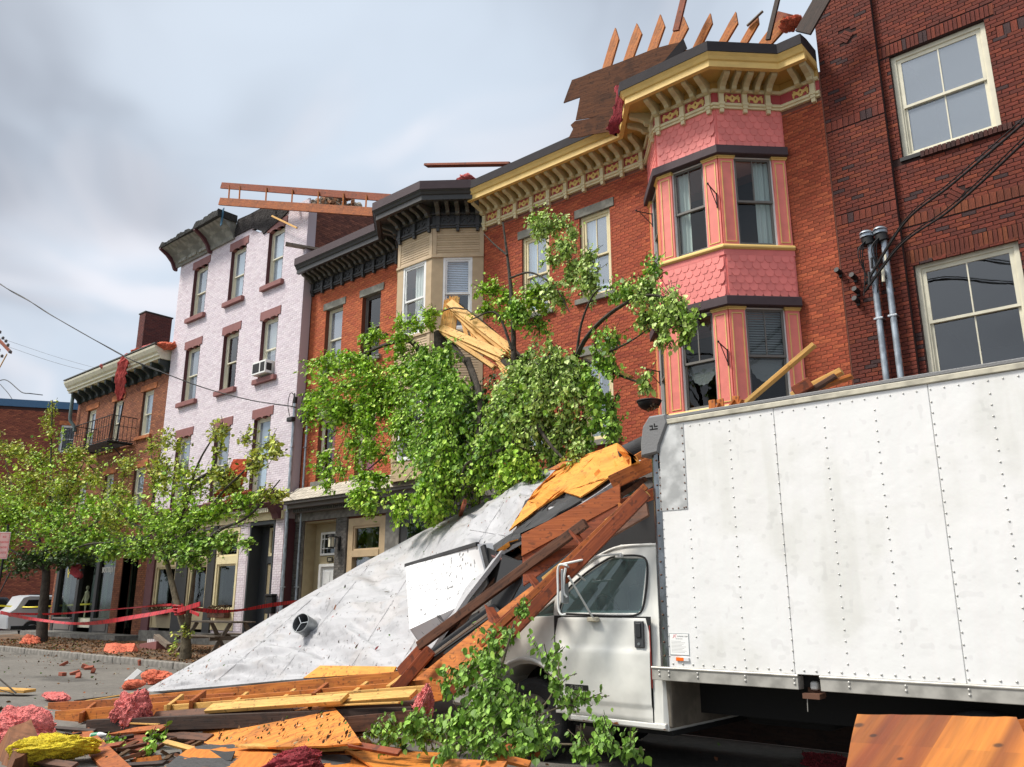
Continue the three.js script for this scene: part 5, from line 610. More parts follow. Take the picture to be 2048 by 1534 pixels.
  // wheels
  const wheel = (x, y, z, r) => { const q = [[r * 0.6, -0.11], [r * 0.86, -0.12], [r * 0.97, -0.1], [r, -0.05], [r, 0.05], [r * 0.97, 0.1], [r * 0.86, 0.12], [r * 0.6, 0.11]]; const g = new THREE.LatheGeometry(q.map(p => new THREE.Vector2(...p)), 40); g.rotateX(Math.PI / 2); g.translate(x, y, z); const w = put(t, 'wheel', [g], MAT.rubber); const q2 = [[0.02, 0.05], [r * 0.16, 0.06], [r * 0.2, 0.02], [r * 0.42, 0.0], [r * 0.55, 0.06], [r * 0.62, 0.105], [r * 0.66, 0.11], [r * 0.64, 0.09], [r * 0.58, 0.0], [r * 0.56, -0.1]]; const g2 = new THREE.LatheGeometry(q2.map(p => new THREE.Vector2(...p)), 40); g2.rotateX(Math.PI / 2); g2.translate(x, y, z); put(w, 'rim', [g2], std([0.48, 0.47, 0.44], 0.45, { metal: 0.5, side: THREE.DoubleSide, map: mot2 })); for (let k = 0; k < 6; k++) { const a = k * Math.PI / 3; const h = new THREE.CylinderGeometry(r * 0.085, r * 0.085, 0.02, 10); h.rotateX(Math.PI / 2); h.translate(x + r * 0.36 * Math.cos(a), y + r * 0.36 * Math.sin(a), z + 0.005); put(w, 'vent_hole', [h], TW.chassis); } };
  wheel(-5.87, 0.40, -7.2, 0.41); wheel(-1.66, 0.40, -7.2, 0.41); wheel(-5.87, 0.40, -8.8, 0.41); wheel(-1.66, 0.40, -8.9, 0.41);
  // cab
  const zc = -7.02, cf = flat(zc), arch = []; for (let k = 0; k <= 14; k++) { const a = 0.06 + (Math.PI - 0.12) * k / 14; arch.push([-5.9 + 0.535 * Math.cos(a), 0.45 + 0.535 * Math.sin(a)]); }
  const outl = [[-4.27, 0.47], [-4.27, 2.06], [-4.4, 2.10], [-4.75, 2.10], [-4.92, 2.05], [-5.2, 1.90], [-5.6, 1.60], [-5.9, 1.38], [-6.2, 1.28], [-6.75, 1.08], [-6.92, 0.95], [-6.98, 0.5], [-6.44, 0.47], ...arch.slice().reverse(), [-5.36, 0.47]];
  const winH = [[-5.47, 1.46], [-4.51, 1.46], [-4.46, 1.5], [-4.42, 1.95], [-4.46, 2.0], [-4.82, 2.015], [-4.92, 1.98], [-5.18, 1.84], [-5.4, 1.66]], vent = [[-5.82, 1.42], [-5.53, 1.43], [-5.53, 1.6]];
  const cg = ext(outl, 1.86, [winH, vent], 0.035); cg.translate(0, 0, zc - 0.035 - 1.86);
  { const p = cg.attributes.position; for (let i = 0; i < p.count; i++) { const y = p.getY(i), z = p.getZ(i), s = z > zc - 0.96 ? -1 : 1; if (y > 1.42) p.setZ(i, z + s * (y - 1.42) * 0.13); } cg.computeVertexNormals(); }
  const cab = put(t, 'cab', [toCreasedNormals(cg, 0.6)], TW.cab);
  put(cab, 'black_shut_line', [ext([[-5.525, 0.485], [-4.365, 0.485], [-4.36, 1.44], [-5.525, 1.44]], 0.004).translate(0, 0, zc - 0.003)], MAT.black);
  // pressed door skin
  const door = (() => { const NX = 14, NY = 40, th = 0.022, L = (x, y, d) => { const ub = y > 1.12 ? -(y - 1.12) * 0.035 : 0, cr = 0.012 * sst(1.16, 1.10, y) + 0.005 * Math.sin(Math.PI * (y - 0.62) / 0.55) * (y > 0.62 && y < 1.17 ? 1 : 0) - 0.012 * sst(0.645, 0.615, y); const e = Math.min(1, Math.min((x + 5.51) / 0.02, (-4.375 - x) / 0.02, (y - 0.5) / 0.015, (1.437 - y) / 0.012)); return zc + (d ? 0 : 0.006 + th * 0.5 + ub + cr - (1 - Math.max(0, e)) * 0.011); }; const g = new THREE.PlaneGeometry(1, 1, NX, NY), p = g.attributes.position; for (let i = 0; i < p.count; i++) { const x = lerp(-5.51, -4.375, p.getX(i) + 0.5), y = lerp(0.5, 1.437, p.getY(i) + 0.5); p.setXYZ(i, x, y, L(x, y)); } g.computeVertexNormals(); return g; })();
  const dr = put(t, 'door', [door], TW.cab);
  put(dr, 'door_handle', [cb(cf, -4.53, -4.425, 1.155, 1.40, 0.012, 0.038, 0.012)], std([0.05, 0.052, 0.055], 0.45)); put(dr, 'lever', [cb(cf, -4.505, -4.45, 1.25, 1.38, 0.036, 0.05, 0.01)], std([0.025, 0.026, 0.028], 0.4)); put(dr, 'keyhole', [rod([-4.478, 1.19, zc + 0.036], [-4.478, 1.19, zc + 0.044], 0.014, 10)], MAT.steel);
  const bd = put(dr, 'badge', [cb(cf, -5.37, -5.08, 0.73, 0.785, 0.024, 0.034, 0.004)], MAT.black); sign(bd, 'lettering', 0, trs([-5.225, 0.7575, zc + 0.0352]), 0.28, 0.05, std([1, 1, 1], 0.5, { map: textTex(256, 48, (x, w, h) => { x.fillStyle = '#1b1c1b'; x.fillRect(0, 0, w, h); x.fillStyle = '#74766f'; x.font = 'bold 44px sans-serif'; x.textAlign = 'center'; x.fillText('G 3500', w / 2, 40, 250); }) }));
  put(dr, 'red_seal', [rod([-4.37, 1.36, zc + 0.012], [-4.366, 0.8, zc + 0.012], 0.006, 6)], std([0.30, 0.04, 0.03], 0.7));
  put(t, 'door_sill', [cb(flat(0), -5.33, -4.24, 0.445, 0.50, -7.25, zc + 0.012, 0.015)], std([1, 1, 1], 0.6, { map: rep(tex(256, 128, (u, v) => { const n = sst(0.56, 0.66, fbm(u * 8, v * 8, 5, 121, 8, 8)); return [lerp(0.76, 0.25, n), lerp(0.76, 0.085, n), lerp(0.72, 0.025, n)]; }, true), 1.1, 2) }));
  put(t, 'wheel_arch_lip', [(() => { const pts = arch.map(p => [-5.9 + (p[0] + 5.9) * 1.02, 0.45 + (p[1] - 0.45) * 1.02, zc + 0.012]); return tube(pts, 0.022, 28, 6); })()], TW.cab); put(t, 'wheel_well', [fb(flat(0), -6.4, -5.4, 0.5, 1.0, -7.7, -7.5)], TW.chassis);
  put(t, 'cab_floor', [fb(flat(0), -5.36, -4.22, 0.39, 0.434, -8.92, -7.1)], TW.chassis); put(t, 'rear_cab_panel', [cb(flat(0), -4.268, -4.2, 0.46, 0.98, -8.9, -7.06, 0.02)], std([0.22, 0.19, 0.15], 0.7, { map: mot2 })); put(t, 'cab_lining', [ext(winH.map(p => [-4.9 + (p[0] + 4.9) * 0.995, 1.72 + (p[1] - 1.72) * 0.99]), 1.5, [winH.map(p => [-4.9 + (p[0] + 4.9) * 0.96, 1.72 + (p[1] - 1.72) * 0.94])]).translate(0, 0, zc - 1.72)], TW.chassis);
  const sl = (y) => zc - 0.012 - Math.max(0, y - 1.42) * 0.13;
  const pane = (pts, name) => { const s = new THREE.ShapeGeometry(shp(pts)); const p = s.attributes.position; for (let i = 0; i < p.count; i++) p.setZ(i, sl(p.getY(i))); s.computeVertexNormals(); return put(t, name, [s], TW.tintGlass); };
  pane(winH, 'side_window'); pane(vent, 'quarter_window');
  put(t, 'window_seal', [tube([...winH, winH[0]].map(p => [p[0], p[1], sl(p[1]) + 0.012]), 0.011, 90, 6)], MAT.black);
  put(t, 'windscreen', [(() => { const a = [[-5.84, 1.40], [-4.98, 2.02]], q = []; const g = new THREE.PlaneGeometry(1.06, 1.6); g.rotateX(-Math.PI / 2); g.rotateY(0); g.rotateZ(Math.atan2(0.62, 0.86)); g.translate(-5.44, 1.745, -7.98); return g; })()], TW.tintGlass);
  put(t, 'seat', [cb(flat(0), -4.75, -4.55, 1.0, 1.75, -7.7, -7.2, 0.06), cb(flat(0), -4.72, -4.6, 1.72, 1.95, -7.58, -7.32, 0.04)], std([0.03, 0.032, 0.035], 0.8)); put(t, 'steering_wheel', [new THREE.TorusGeometry(0.19, 0.016, 8, 28).rotateY(Math.PI / 2).rotateZ(0.5).translate(-5.12, 1.48, -7.45), rod([-5.14, 1.47, -7.45], [-5.5, 1.3, -7.45], 0.03, 8)], MAT.black); put(t, 'dashboard', [cb(flat(0), -5.75, -5.3, 1.1, 1.42, -8.8, -7.1, 0.05)], MAT.iron);
  put(t, 'drip_rail', [tube([[-4.26, 2.115, zc - 0.09], [-4.75, 2.11, zc - 0.085], [-4.93, 2.06, zc - 0.08], [-5.22, 1.91, zc - 0.06], [-5.6, 1.62, zc - 0.03]], 0.014, 40, 6)], TW.cab);
  // tall mirror on a tube frame
  const zm = -6.62, wt = std([0.75, 0.75, 0.72], 0.35), m = put(t, 'mirror', [cb(flat(0), -5.125, -5.095, 1.56, 1.89, zm - 0.1, zm + 0.0, 0.014)], std([0.3, 0.31, 0.31], 0.3, { metal: 0.4 }));
  put(m, 'mirror_frame', [tube([[-5.05, 1.92, zm - 0.02], [-5.13, 1.93, zm], [-5.15, 1.9, zm], [-5.155, 1.7, zm], [-5.15, 1.5, zm], [-5.12, 1.455, zm], [-5.08, 1.46, zm - 0.02]], 0.012, 36, 7), tube([[-5.07, 1.90, zm - 0.02], [-5.095, 1.8, zm - 0.02], [-5.10, 1.66, zm - 0.02], [-5.08, 1.62, zm - 0.04]], 0.013, 24, 7)], wt);
  put(t, 'mirror_arm', [tube([[-5.12, 1.93, zm], [-4.98, 1.96, zm - 0.06], [-4.8, 2.02, zc + 0.12], [-4.70, 2.04, zc - 0.05]], 0.012, 20, 7), rod([-5.06, 1.92, zm - 0.02], [-5.12, 1.79, zc], 0.011, 7), rod([-5.04, 1.82, zm - 0.02], [-5.0, 1.41, zc + 0.03], 0.011, 7)], wt); put(t, 'mirror_foot', [cb(cf, -5.06, -4.94, 1.385, 1.43, 0.01, 0.07, 0.012)], std([0.55, 0.5, 0.38], 0.6)); put(t, 'mirror_foot', [cb(cf, -4.76, -4.69, 2.0, 2.04, -0.08, -0.02, 0.01)], wt);
}
// ---------- the fallen roof section ----------
const tarT = (seed, thr, a = [0.62, 0.20, 0.025], s = 3) => rep(tex(512, 512, (u, v) => { const n = fbm(u * s, v * s, 6, seed, s, s), k = sst(thr - 0.006, thr + 0.006, n), g = fbm(u * 60, v * 60, 2, seed + 3, 60, 60), w = fbm(u * 4, v * 60, 3, seed + 6, 4, 60); return [0, 1, 2].map(q => lerp(0.06 * (0.5 + g), a[q] * (0.65 + 0.6 * w), k)); }, true), 1 / 1.1);
const membT = rep(tex(1024, 1024, (u, v) => { const a = fbm(u * 4, v * 4, 5, 131, 4, 4), st = fbm(u * 5, v * 40, 4, 134, 5, 40), sp = sst(0.70, 0.75, fbm(u * 60, v * 60, 3, 137, 60, 60)), rd = sst(0.62, 0.75, fbm(u * 6, v * 10, 4, 139, 6, 10)); const k = (0.92 + 0.2 * (a - 0.5)) * (1 - 0.12 * sst(0.5, 0.7, st)) * (1 - 0.25 * sp); return [0.44 * k, 0.438 * k * (1 - 0.03 * rd), 0.45 * k * (1 - 0.06 * rd)]; }, true), 0.25);
const memb = std([1, 1, 1], 0.55, { map: membT, bump: rep(N1, 1.2), bs: 0.012, side: THREE.DoubleSide });
// sheet of thickness th through a grid of points
function slabGrid(fn, nu, nv, th) {
  const top = [], c = new THREE.Vector3(); for (let j = 0; j <= nv; j++) for (let i = 0; i <= nu; i++) top.push(V(fn(i / nu, j / nv)));
  const id = (i, j) => j * (nu + 1) + i, nor = top.map((p, k) => { const i = k % (nu + 1), j = (k / (nu + 1)) | 0; const a = top[id(Math.min(nu, i + 1), j)].clone().sub(top[id(Math.max(0, i - 1), j)]), b = top[id(i, Math.min(nv, j + 1))].clone().sub(top[id(i, Math.max(0, j - 1))]); const n = a.cross(b); return n.lengthSq() > 1e-12 ? n.normalize() : new THREE.Vector3(0, 1, 0); });
  const bot = top.map((p, k) => p.clone().addScaledVector(nor[k], -th)), pos = [], uv = []; const tri = (a, b, d, ua, ub, ud) => { pos.push(a.x, a.y, a.z, b.x, b.y, b.z, d.x, d.y, d.z); uv.push(...ua, ...ub, ...ud); };
  const U = (i, j) => { const p = top[id(i, j)]; return [p.x + 0.4 * p.y, -p.z + 0.6 * p.y]; };
  const nn = []; const pn = (k, s) => nn.push(nor[k].x * s, nor[k].y * s, nor[k].z * s);
  for (let j = 0; j < nv; j++) for (let i = 0; i < nu; i++) { const a = id(i, j), b = id(i + 1, j), d = id(i + 1, j + 1), e = id(i, j + 1); tri(top[a], top[b], top[d], U(i, j), U(i + 1, j), U(i + 1, j + 1)); pn(a, 1); pn(b, 1); pn(d, 1); tri(top[a], top[d], top[e], U(i, j), U(i + 1, j + 1), U(i, j + 1)); pn(a, 1); pn(d, 1); pn(e, 1); tri(bot[a], bot[d], bot[b], U(i, j), U(i + 1, j + 1), U(i + 1, j)); pn(a, -1); pn(d, -1); pn(b, -1); tri(bot[a], bot[e], bot[d], U(i, j), U(i, j + 1), U(i + 1, j + 1)); pn(a, -1); pn(e, -1); pn(d, -1); }
  const edge = (list) => { for (let k = 0; k < list.length - 1; k++) { const [i, j] = list[k], [m, n] = list[k + 1], a = id(i, j), b = id(m, n); const q = new THREE.Vector3().crossVectors(top[b].clone().sub(top[a]), nor[a]).normalize(); tri(top[a], bot[a], bot[b], U(i, j), [U(i, j)[0], U(i, j)[1] - th], U(m, n)); tri(top[a], bot[b], top[b], U(i, j), U(m, n), U(m, n)); for (let z = 0; z < 6; z++) nn.push(q.x, q.y, q.z); } };
  const r = (n, f) => Array.from({ length: n + 1 }, (_, i) => f(i)); edge(r(nu, i => [i, 0])); edge(r(nv, j => [nu, j])); edge(r(nu, i => [nu - i, nv])); edge(r(nv, j => [0, nv - j]));
  const g = new THREE.BufferGeometry(); g.setAttribute('position', new THREE.Float32BufferAttribute(pos, 3)); g.setAttribute('normal', new THREE.Float32BufferAttribute(nn, 3)); g.setAttribute('uv', new THREE.Float32BufferAttribute(uv, 2)); return g;
}
// flat sheet from 3D outline, th thick, grown away from the viewer's side normal
function panel(pts, th = 0.018, grain = 0) {
  const c = pts.reduce((a, p) => a.add(V(p)), new THREE.Vector3()).multiplyScalar(1 / pts.length); let n = new THREE.Vector3(); for (let i = 0; i < pts.length; i++) { const a = V(pts[i]).sub(c), b = V(pts[(i + 1) % pts.length]).sub(c); n.add(a.cross(b)); } n.normalize(); if (n.dot(V(CAM).sub(c)) < 0) n.negate();
  let X = V(pts[1]).sub(V(pts[0])); X.addScaledVector(n, -X.dot(n)).normalize(); if (grain) X.applyAxisAngle(n, grain); const Y = new THREE.Vector3().crossVectors(n, X);
  const q = pts.map(p => { const d = V(p).sub(c); return [d.dot(X), d.dot(Y)]; }); const area = q.reduce((a, p, i) => { const r = q[(i + 1) % q.length]; return a + p[0] * r[1] - r[0] * p[1]; }, 0); if (area < 0) q.reverse();
  let g = ext(q, th); g.translate(0, 0, -th); g = uvm(g); g.applyMatrix4(M4().makeBasis(X, Y, n).setPosition(c)); return g;
}
const frag = (pts, k, amp = 5) => { const r = rng(k), o = []; pts.forEach((p, i) => { o.push(p); const q = pts[(i + 1) % pts.length], L = Math.hypot(q[0] - p[0], q[1] - p[1]), n = Math.floor(L / 22); for (let j = 1; j < n; j++) { const t = j / n; o.push([lerp(p[0], q[0], t) + (r() - 0.5) * amp, lerp(p[1], q[1], t) + (r() - 0.5) * amp]); } }); return o; };
const cat = (l) => new THREE.CatmullRomCurve3(l.map(q => V(P(...q))), false, 'catmullrom', 0.35);
const lin = (l) => { const p = l.map(q => V(P(...q))); return { at: (t) => { const s = t * (p.length - 1), i = Math.min(p.length - 2, Math.floor(s)); return p[i].clone().lerp(p[i + 1], s - i); } }; };
const fallen = thing('fallen_roof', 'long grey white roof section fallen from the row house onto the street and truck', 'roof debris', P(600, 1380, -7.6));
const cT = lin([[289, 1381, -7.9], [365, 1338, -8.3], [450, 1289, -8.6], [525, 1243, -8.9], [600, 1198, -9.2], [730, 1124, -9.6], [850, 1060, -9.9], [965, 1005, -10.0], [1050, 950, -10.0], [1140, 920, -9.9], [1236, 892, -9.6]]), cB = lin([[292, 1384, -7.8], [430, 1373, -7.5], [560, 1361, -7.3], [700, 1349, -7.2], [770, 1342, -7.15], [840, 1334, -7.1], [868, 1290, -7.1], [935, 1190, -7.2], [1005, 1100, -7.3], [1130, 1030, -7.5], [1285, 925, -7.7]]);
const membFn = (u, v) => { const a = cB.at(u), b = cT.at(u), p = a.lerp(b, v); const w = Math.min(1, v * 4) * Math.min(1, (1 - v) * 5) * Math.min(1, u * 6); const n = (fbm(u * 9 + 3, v * 3.2, 4, 151) - 0.5) * 0.55 + (fbm(u * 30, v * 8 + u * 6, 3, 154) - 0.5) * 0.15 + (0.25 - Math.abs(fbm(u * 12 - v * 5, v * 4 + u * 3, 3, 157) - 0.5)) * 0.10 + 0.06 * Math.sin(v * Math.PI) * Math.sin(u * 5); return [p.x, p.y + n * w, p.z + n * w * 0.4]; };
const membrane = put(fallen, 'roof_membrane', [slabGrid(membFn, 150, 60, 0.05)], memb, true);
scene.updateMatrixWorld(true);
const RC = new THREE.Raycaster(); const onRoof = (px, py, lift = 0.03) => { RC.set(V(CAM), V(ray(px, py)).normalize()); const h = RC.intersectObject(membrane, false)[0]; if (!h) return P(px, py, -7.6); return [h.point.x, h.point.y + lift * 0.7, h.point.z + lift * 0.7]; };
const R = (l, lift) => l.map(p => onRoof(p[0], p[1], lift));
// welded seams of the membrane
for (const [i, s] of [[[860, 1085], [690, 1355]], [[1005, 1010], [800, 1330]], [[735, 1135], [560, 1350]], [[640, 1185], [430, 1365]], [[940, 1060], [1030, 1075]]].entries()) { const pts = []; for (let k = 0; k <= 14; k++) pts.push(onRoof(lerp(s[0][0], s[1][0], k / 14), lerp(s[0][1], s[1][1], k / 14), 0.006)); put(fallen, 'seam', [tube(pts, 0.004, 40, 4)], memb); }
// covering torn open: plywood and tar paper near the truck
const tarPly = std([1, 1, 1], 0.8, { map: tarT(161, 0.60), bump: n4b, bs: 0.003 }), plyTop = std([1, 1, 1], 0.75, { map: woodTex([0.78, 0.34, 0.05], [0.66, 0.24, 0.03], 25, 0.2, 0.12), bump: grainB, bs: 0.002 });
// patch that follows the membrane's shape: outline in survey pixels, lifted
function drapeOn(pts, lift, th = 0.015) { const s = shp(pts.map(p => [p[0], -p[1]])); let g = new THREE.ExtrudeGeometry(s, { depth: th, bevelEnabled: false }); const tri = clean(new THREE.ShapeGeometry(s)); const P2 = []; const pp = tri.attributes.position; const sub = (a, b, c, d) => { const L = Math.max(Math.hypot(a[0] - b[0], a[1] - b[1]), Math.hypot(b[0] - c[0], b[1] - c[1]), Math.hypot(c[0] - a[0], c[1] - a[1])); if (d > 6 || L < 26) { P2.push(a, b, c); return; } const ab = [(a[0] + b[0]) / 2, (a[1] + b[1]) / 2], bc = [(b[0] + c[0]) / 2, (b[1] + c[1]) / 2], ca = [(c[0] + a[0]) / 2, (c[1] + a[1]) / 2]; sub(a, ab, ca, d + 1); sub(ab, b, bc, d + 1); sub(ca, bc, c, d + 1); sub(ab, bc, ca, d + 1); }; for (let i = 0; i < pp.count; i += 3) sub([pp.getX(i), pp.getY(i)], [pp.getX(i + 1), pp.getY(i + 1)], [pp.getX(i + 2), pp.getY(i + 2)], 0); const pos = []; const key = new Map(); const at = (p, l) => { const k = p[0].toFixed(2) + ',' + p[1].toFixed(2) + ',' + l; if (!key.has(k)) key.set(k, onRoof(p[0], -p[1], l)); return key.get(k); }; for (const p of P2) pos.push(...at(p, lift)); for (let i = 0; i < P2.length; i += 3) pos.push(...at(P2[i], lift - th), ...at(P2[i + 2], lift - th), ...at(P2[i + 1], lift - th)); pts.forEach((p, i) => { const q = pts[(i + 1) % pts.length], a = at([p[0], -p[1]], lift), b = at([q[0], -q[1]], lift), c = at([q[0], -q[1]], lift - th), d = at([p[0], -p[1]], lift - th); pos.push(...a, ...d, ...c, ...a, ...c, ...b); }); const o = new THREE.BufferGeometry(); o.setAttribute('position', new THREE.Float32BufferAttribute(pos, 3)); o.computeVertexNormals(); return o; }
const dbl = (m) => { const c = m.clone(); c.side = THREE.DoubleSide; return c; };
put(fallen, 'tar_paper', [drapeOn(frag([[977, 1103], [1030, 1068], [1090, 1020], [1135, 990], [1166, 1004], [1100, 1045], [1043, 1071], [1046, 1122], [1010, 1112]], 3), 0.035)], dbl(MAT.tar));
put(fallen, 'tar_paper', [drapeOn(frag([[1040, 1040], [1052, 1005], [1085, 984], [1112, 950], [1122, 950], [1080, 1002], [1060, 1030]], 5), 0.03)], dbl(MAT.tar));
put(fallen, 'plywood_scrap', [drapeOn(frag([[998, 1107], [1022, 1090], [1040, 1085], [1044, 1116], [1026, 1104]], 7, 9), 0.055)], dbl(plyTop));
put(fallen, 'plywood_sheet', [drapeOn(frag([[1023, 1069], [1072, 990], [1118, 944], [1180, 915], [1238, 894], [1270, 912], [1285, 934], [1220, 966], [1166, 1003], [1132, 991], [1090, 1018]], 9, 3), 0.07, 0.02)], dbl(plyTop));
put(fallen, 'plywood_scrap', [drapeOn(frag([[1102, 950], [1130, 934], [1150, 932], [1120, 948]], 11, 6), 0.10)], dbl(W.orange));
put(fallen, 'plywood_sheet', [panel([P(606, 1356, -7.05), P(640, 1331, -7.15), P(792, 1333, -7.0), P(786, 1345, -6.95)], 0.02)], plyTop);
// raised roof hatch
{ const a = V(onRoof(836, 1150)), b = V(onRoof(985, 1112)), c = V(onRoof(1008, 1205)), d = V(onRoof(850, 1282)), n = new THREE.Vector3().crossVectors(b.clone().sub(a), d.clone().sub(a)).normalize(); if (n.z < 0) n.negate(); const up = (p, h) => { const q = p.clone().addScaledVector(n, h); return [q.x, q.y, q.z]; };
  const h = put(fallen, 'roof_hatch', [slabGrid((u, v) => { const p = d.clone().lerp(c, u).lerp(a.clone().lerp(b, u), v); const w = 0.012 * (fbm(u * 6, v * 6, 3, 171) - 0.5); return up(p, 0.22 + w); }, 20, 16, 0.2)], std([0.70, 0.70, 0.70], 0.6, { map: rep(tex(256, 256, (u, v) => { const s = sst(0.71, 0.75, fbm(u * 22, v * 22, 3, 173, 22, 22)); const k = 1 - 0.75 * s; return [k, k, k]; }, true), 0.9), side: THREE.DoubleSide }), true);
  put(h, 'hatch_edge', [bar(up(a, 0.215), up(b, 0.215), 0.05, 0.05), bar(up(b, 0.16), up(c, 0.16), 0.04, 0.14)], MAT.tar); put(h, 'flashing', [panel([P(975, 1104, -7.6), P(1050, 1125, -7.05), P(1046, 1130, -7.0), P(985, 1112, -7.4)], 0.02)], std([0.16, 0.07, 0.06], 0.6)); put(h, 'hatch_side', [panel([P(1002, 1112, -7.05), P(1046, 1124, -6.98), P(1042, 1165, -6.93), P(1002, 1232, -6.9), P(980, 1224, -7.0)], 0.02)], MAT.black); put(h, 'hatch_side', [panel([up(b, 0.15), P(1043, 1122, -7.15), P(1028, 1168, -7.0), up(c, 0.15)], 0.03)], MAT.black); }
// vent pipe with a three way divider
{ const o = V(onRoof(622, 1258, 0)), ax = V(P(592, 1228, -7.4)).sub(o).normalize().multiplyScalar(1), n = new THREE.Vector3(0.22, 0.36, 0.90).normalize(), q = new THREE.Quaternion().setFromUnitVectors(new THREE.Vector3(0, 1, 0), n), T = M4().compose(o, q, new THREE.Vector3(1, 1, 1)); const pr = [[0.146, -0.06], [0.148, 0.24], [0.155, 0.245], [0.155, 0.27], [0.147, 0.275], [0.138, 0.27], [0.138, -0.06]]; const g = new THREE.LatheGeometry(pr.map(p => new THREE.Vector2(...p)), 32).applyMatrix4(T); const v = put(fallen, 'vent_pipe', [g], std([0.34, 0.36, 0.37], 0.42, { metal: 0.7, bump: n4, bs: 0.003, map: mot2, side: THREE.DoubleSide })); const fin = [0.4, 2.5, 4.6].map(a => { const b = new THREE.BoxGeometry(0.136, 0.16, 0.008); b.translate(0.068, 0.18, 0); b.rotateY(a); return b.applyMatrix4(T); }); put(v, 'divider', fin, MAT.steel); put(v, 'bottom', [new THREE.CylinderGeometry(0.137, 0.137, 0.01, 24).translate(0, 0.03, 0).applyMatrix4(T)], MAT.black); put(v, 'collar', [new THREE.CylinderGeometry(0.152, 0.2, 0.06, 28).applyMatrix4(T)], memb); }
// timbers of the roof frame
const pb = (par, name, a, b, w, h, m, roll) => put(par, name, [bar(P(...a), P(...b), w, h, 0.006, roll)], m, true);
pb(fallen, 'joist', [225, 1410, -6.1], [885, 1352, -6.95], 0.045, 0.19, W.orange); pb(fallen, 'joist', [98, 1414, -5.55], [470, 1396, -6.35], 0.045, 0.13, W.joist); pb(fallen, 'joist', [112, 1434, -5.15], [870, 1374, -6.5], 0.045, 0.16, W.orange); pb(fallen, 'joist', [330, 1422, -5.5], [860, 1384, -6.3], 0.045, 0.14, W.pine);
const zj = (x, k = 0) => lerp(-5.2, -6.5, (x - 110) / 760) - k;
for (const [i, q] of [[175, 1424], [255, 1420], [350, 1408], [395, 1400], [480, 1404], [575, 1398], [640, 1386], [720, 1384], [790, 1372]].entries()) put(fallen, 'blocking', [bar(P(q[0] - 14, q[1] + 12, zj(q[0]) + 0.16), P(q[0] + 14, q[1] - 10, zj(q[0]) - 0.3), 0.045, 0.13, 0.005)], i % 3 ? W.pine : W.joist, true);
pb(fallen, 'plank', [418, 1417, -5.55], [690, 1397, -5.85], 0.15, 0.045, W.pine, 0.5); pb(fallen, 'plank', [650, 1402, -5.9], [828, 1389, -6.1], 0.15, 0.045, W.pine, 0.45); pb(fallen, 'sheathing_board', [300, 1446, -5.3], [840, 1412, -6.2], 0.3, 0.03, W.dark, 0.9);
pb(fallen, 'timber', [180, 1452, -4.95], [830, 1428, -6.1], 0.12, 0.15, W.black); pb(fallen, 'timber', [660, 1452, -5.85], [850, 1434, -6.1], 0.14, 0.16, W.dark); pb(fallen, 'batten', [640, 1412, -5.8], [800, 1405, -5.95], 0.05, 0.02, W.pine); pb(fallen, 'batten', [180, 1442, -4.95], [320, 1449, -5.2], 0.06, 0.02, W.pine); pb(fallen, 'lath', [60, 1420, -5.4], [270, 1386, -6.9], 0.05, 0.02, W.pine); pb(fallen, 'lath', [150, 1402, -6.0], [250, 1390, -6.9], 0.06, 0.03, W.black);
put(fallen, 'sheathing_board', [panel([[330, 1432, -5.5], [430, 1428, -5.7], [830, 1402, -6.2], [840, 1438, -6.15], [340, 1458, -5.4]].map(p => P(...p)), 0.03)], W.dark);
// right hand end: fascia, rafters and edge boards leaning up over the truck
put(fallen, 'fascia_board', [panel([P(1043, 1071, -6.95), P(1238, 970, -7.35), P(1240, 1022, -7.3), P(1195, 1062, -7.2), P(1047, 1172, -6.9)], 0.035)], W.red); put(fallen, 'fascia_board', [panel([P(1043, 1069, -6.93), P(1239, 968, -7.33), P(1240, 1006, -7.31), P(1043, 1112, -6.91)], 0.03)], wood([0.42, 0.105, 0.02], [0.26, 0.055, 0.01], 33, { knots: 0.1 }));
pb(fallen, 'rafter', [838, 1292, -6.72], [1172, 1046, -7.05], 0.07, 0.10, W.dark); pb(fallen, 'rafter', [789, 1385, -6.3], [862, 1300, -6.5], 0.08, 0.12, W.red); pb(fallen, 'rafter', [800, 1345, -6.75], [850, 1290, -6.75], 0.05, 0.12, W.red);
put(fallen, 'rafter', [panel([P(828, 1362, -6.55), P(985, 1228, -6.75), P(1075, 1165, -6.9), P(1078, 1190, -6.85), P(1000, 1262, -6.7), P(900, 1372, -6.5), P(828, 1405, -6.45)], 0.04)], W.orange); put(fallen, 'rafter', [panel([P(826, 1364, -6.52), P(886, 1362, -6.42), P(884, 1400, -6.4), P(826, 1412, -6.48)], 0.045)], W.orange);
pb(fallen, 'edge_board', [905, 1385, -6.3], [1292, 985, -6.95], 0.05, 0.13, W.red); pb(fallen, 'edge_board', [960, 1290, -6.5], [1292, 972, -7.0], 0.03, 0.07, W.joist); pb(fallen, 'edge_strip', [1085, 1158, -6.85], [1292, 990, -6.98], 0.02, 0.035, W.pine); pb(fallen, 'edge_board', [985, 1270, -6.55], [1125, 1150, -6.8], 0.03, 0.16, W.red); pb(fallen, 'edge_strip', [868, 1308, -6.66], [985, 1222, -6.78], 0.03, 0.03, W.grey);
put(fallen, 'tar_paper', [panel([P(860, 1300, -6.85), P(985, 1205, -6.95), P(1000, 1222, -6.85), P(868, 1312, -6.75)], 0.02)], MAT.black);
for (const q of [[985, 1230, 1000, 1250, -6.62], [1065, 1165, 1082, 1182, -6.78], [1150, 1075, 1172, 1098, -6.98]]) put(fallen, 'cleat', [bar(P(q[0] - 6, q[1] - 14, q[4] - 0.05), P(q[2], q[3], q[4]), 0.09, 0.03, 0.004)], W.red, true);
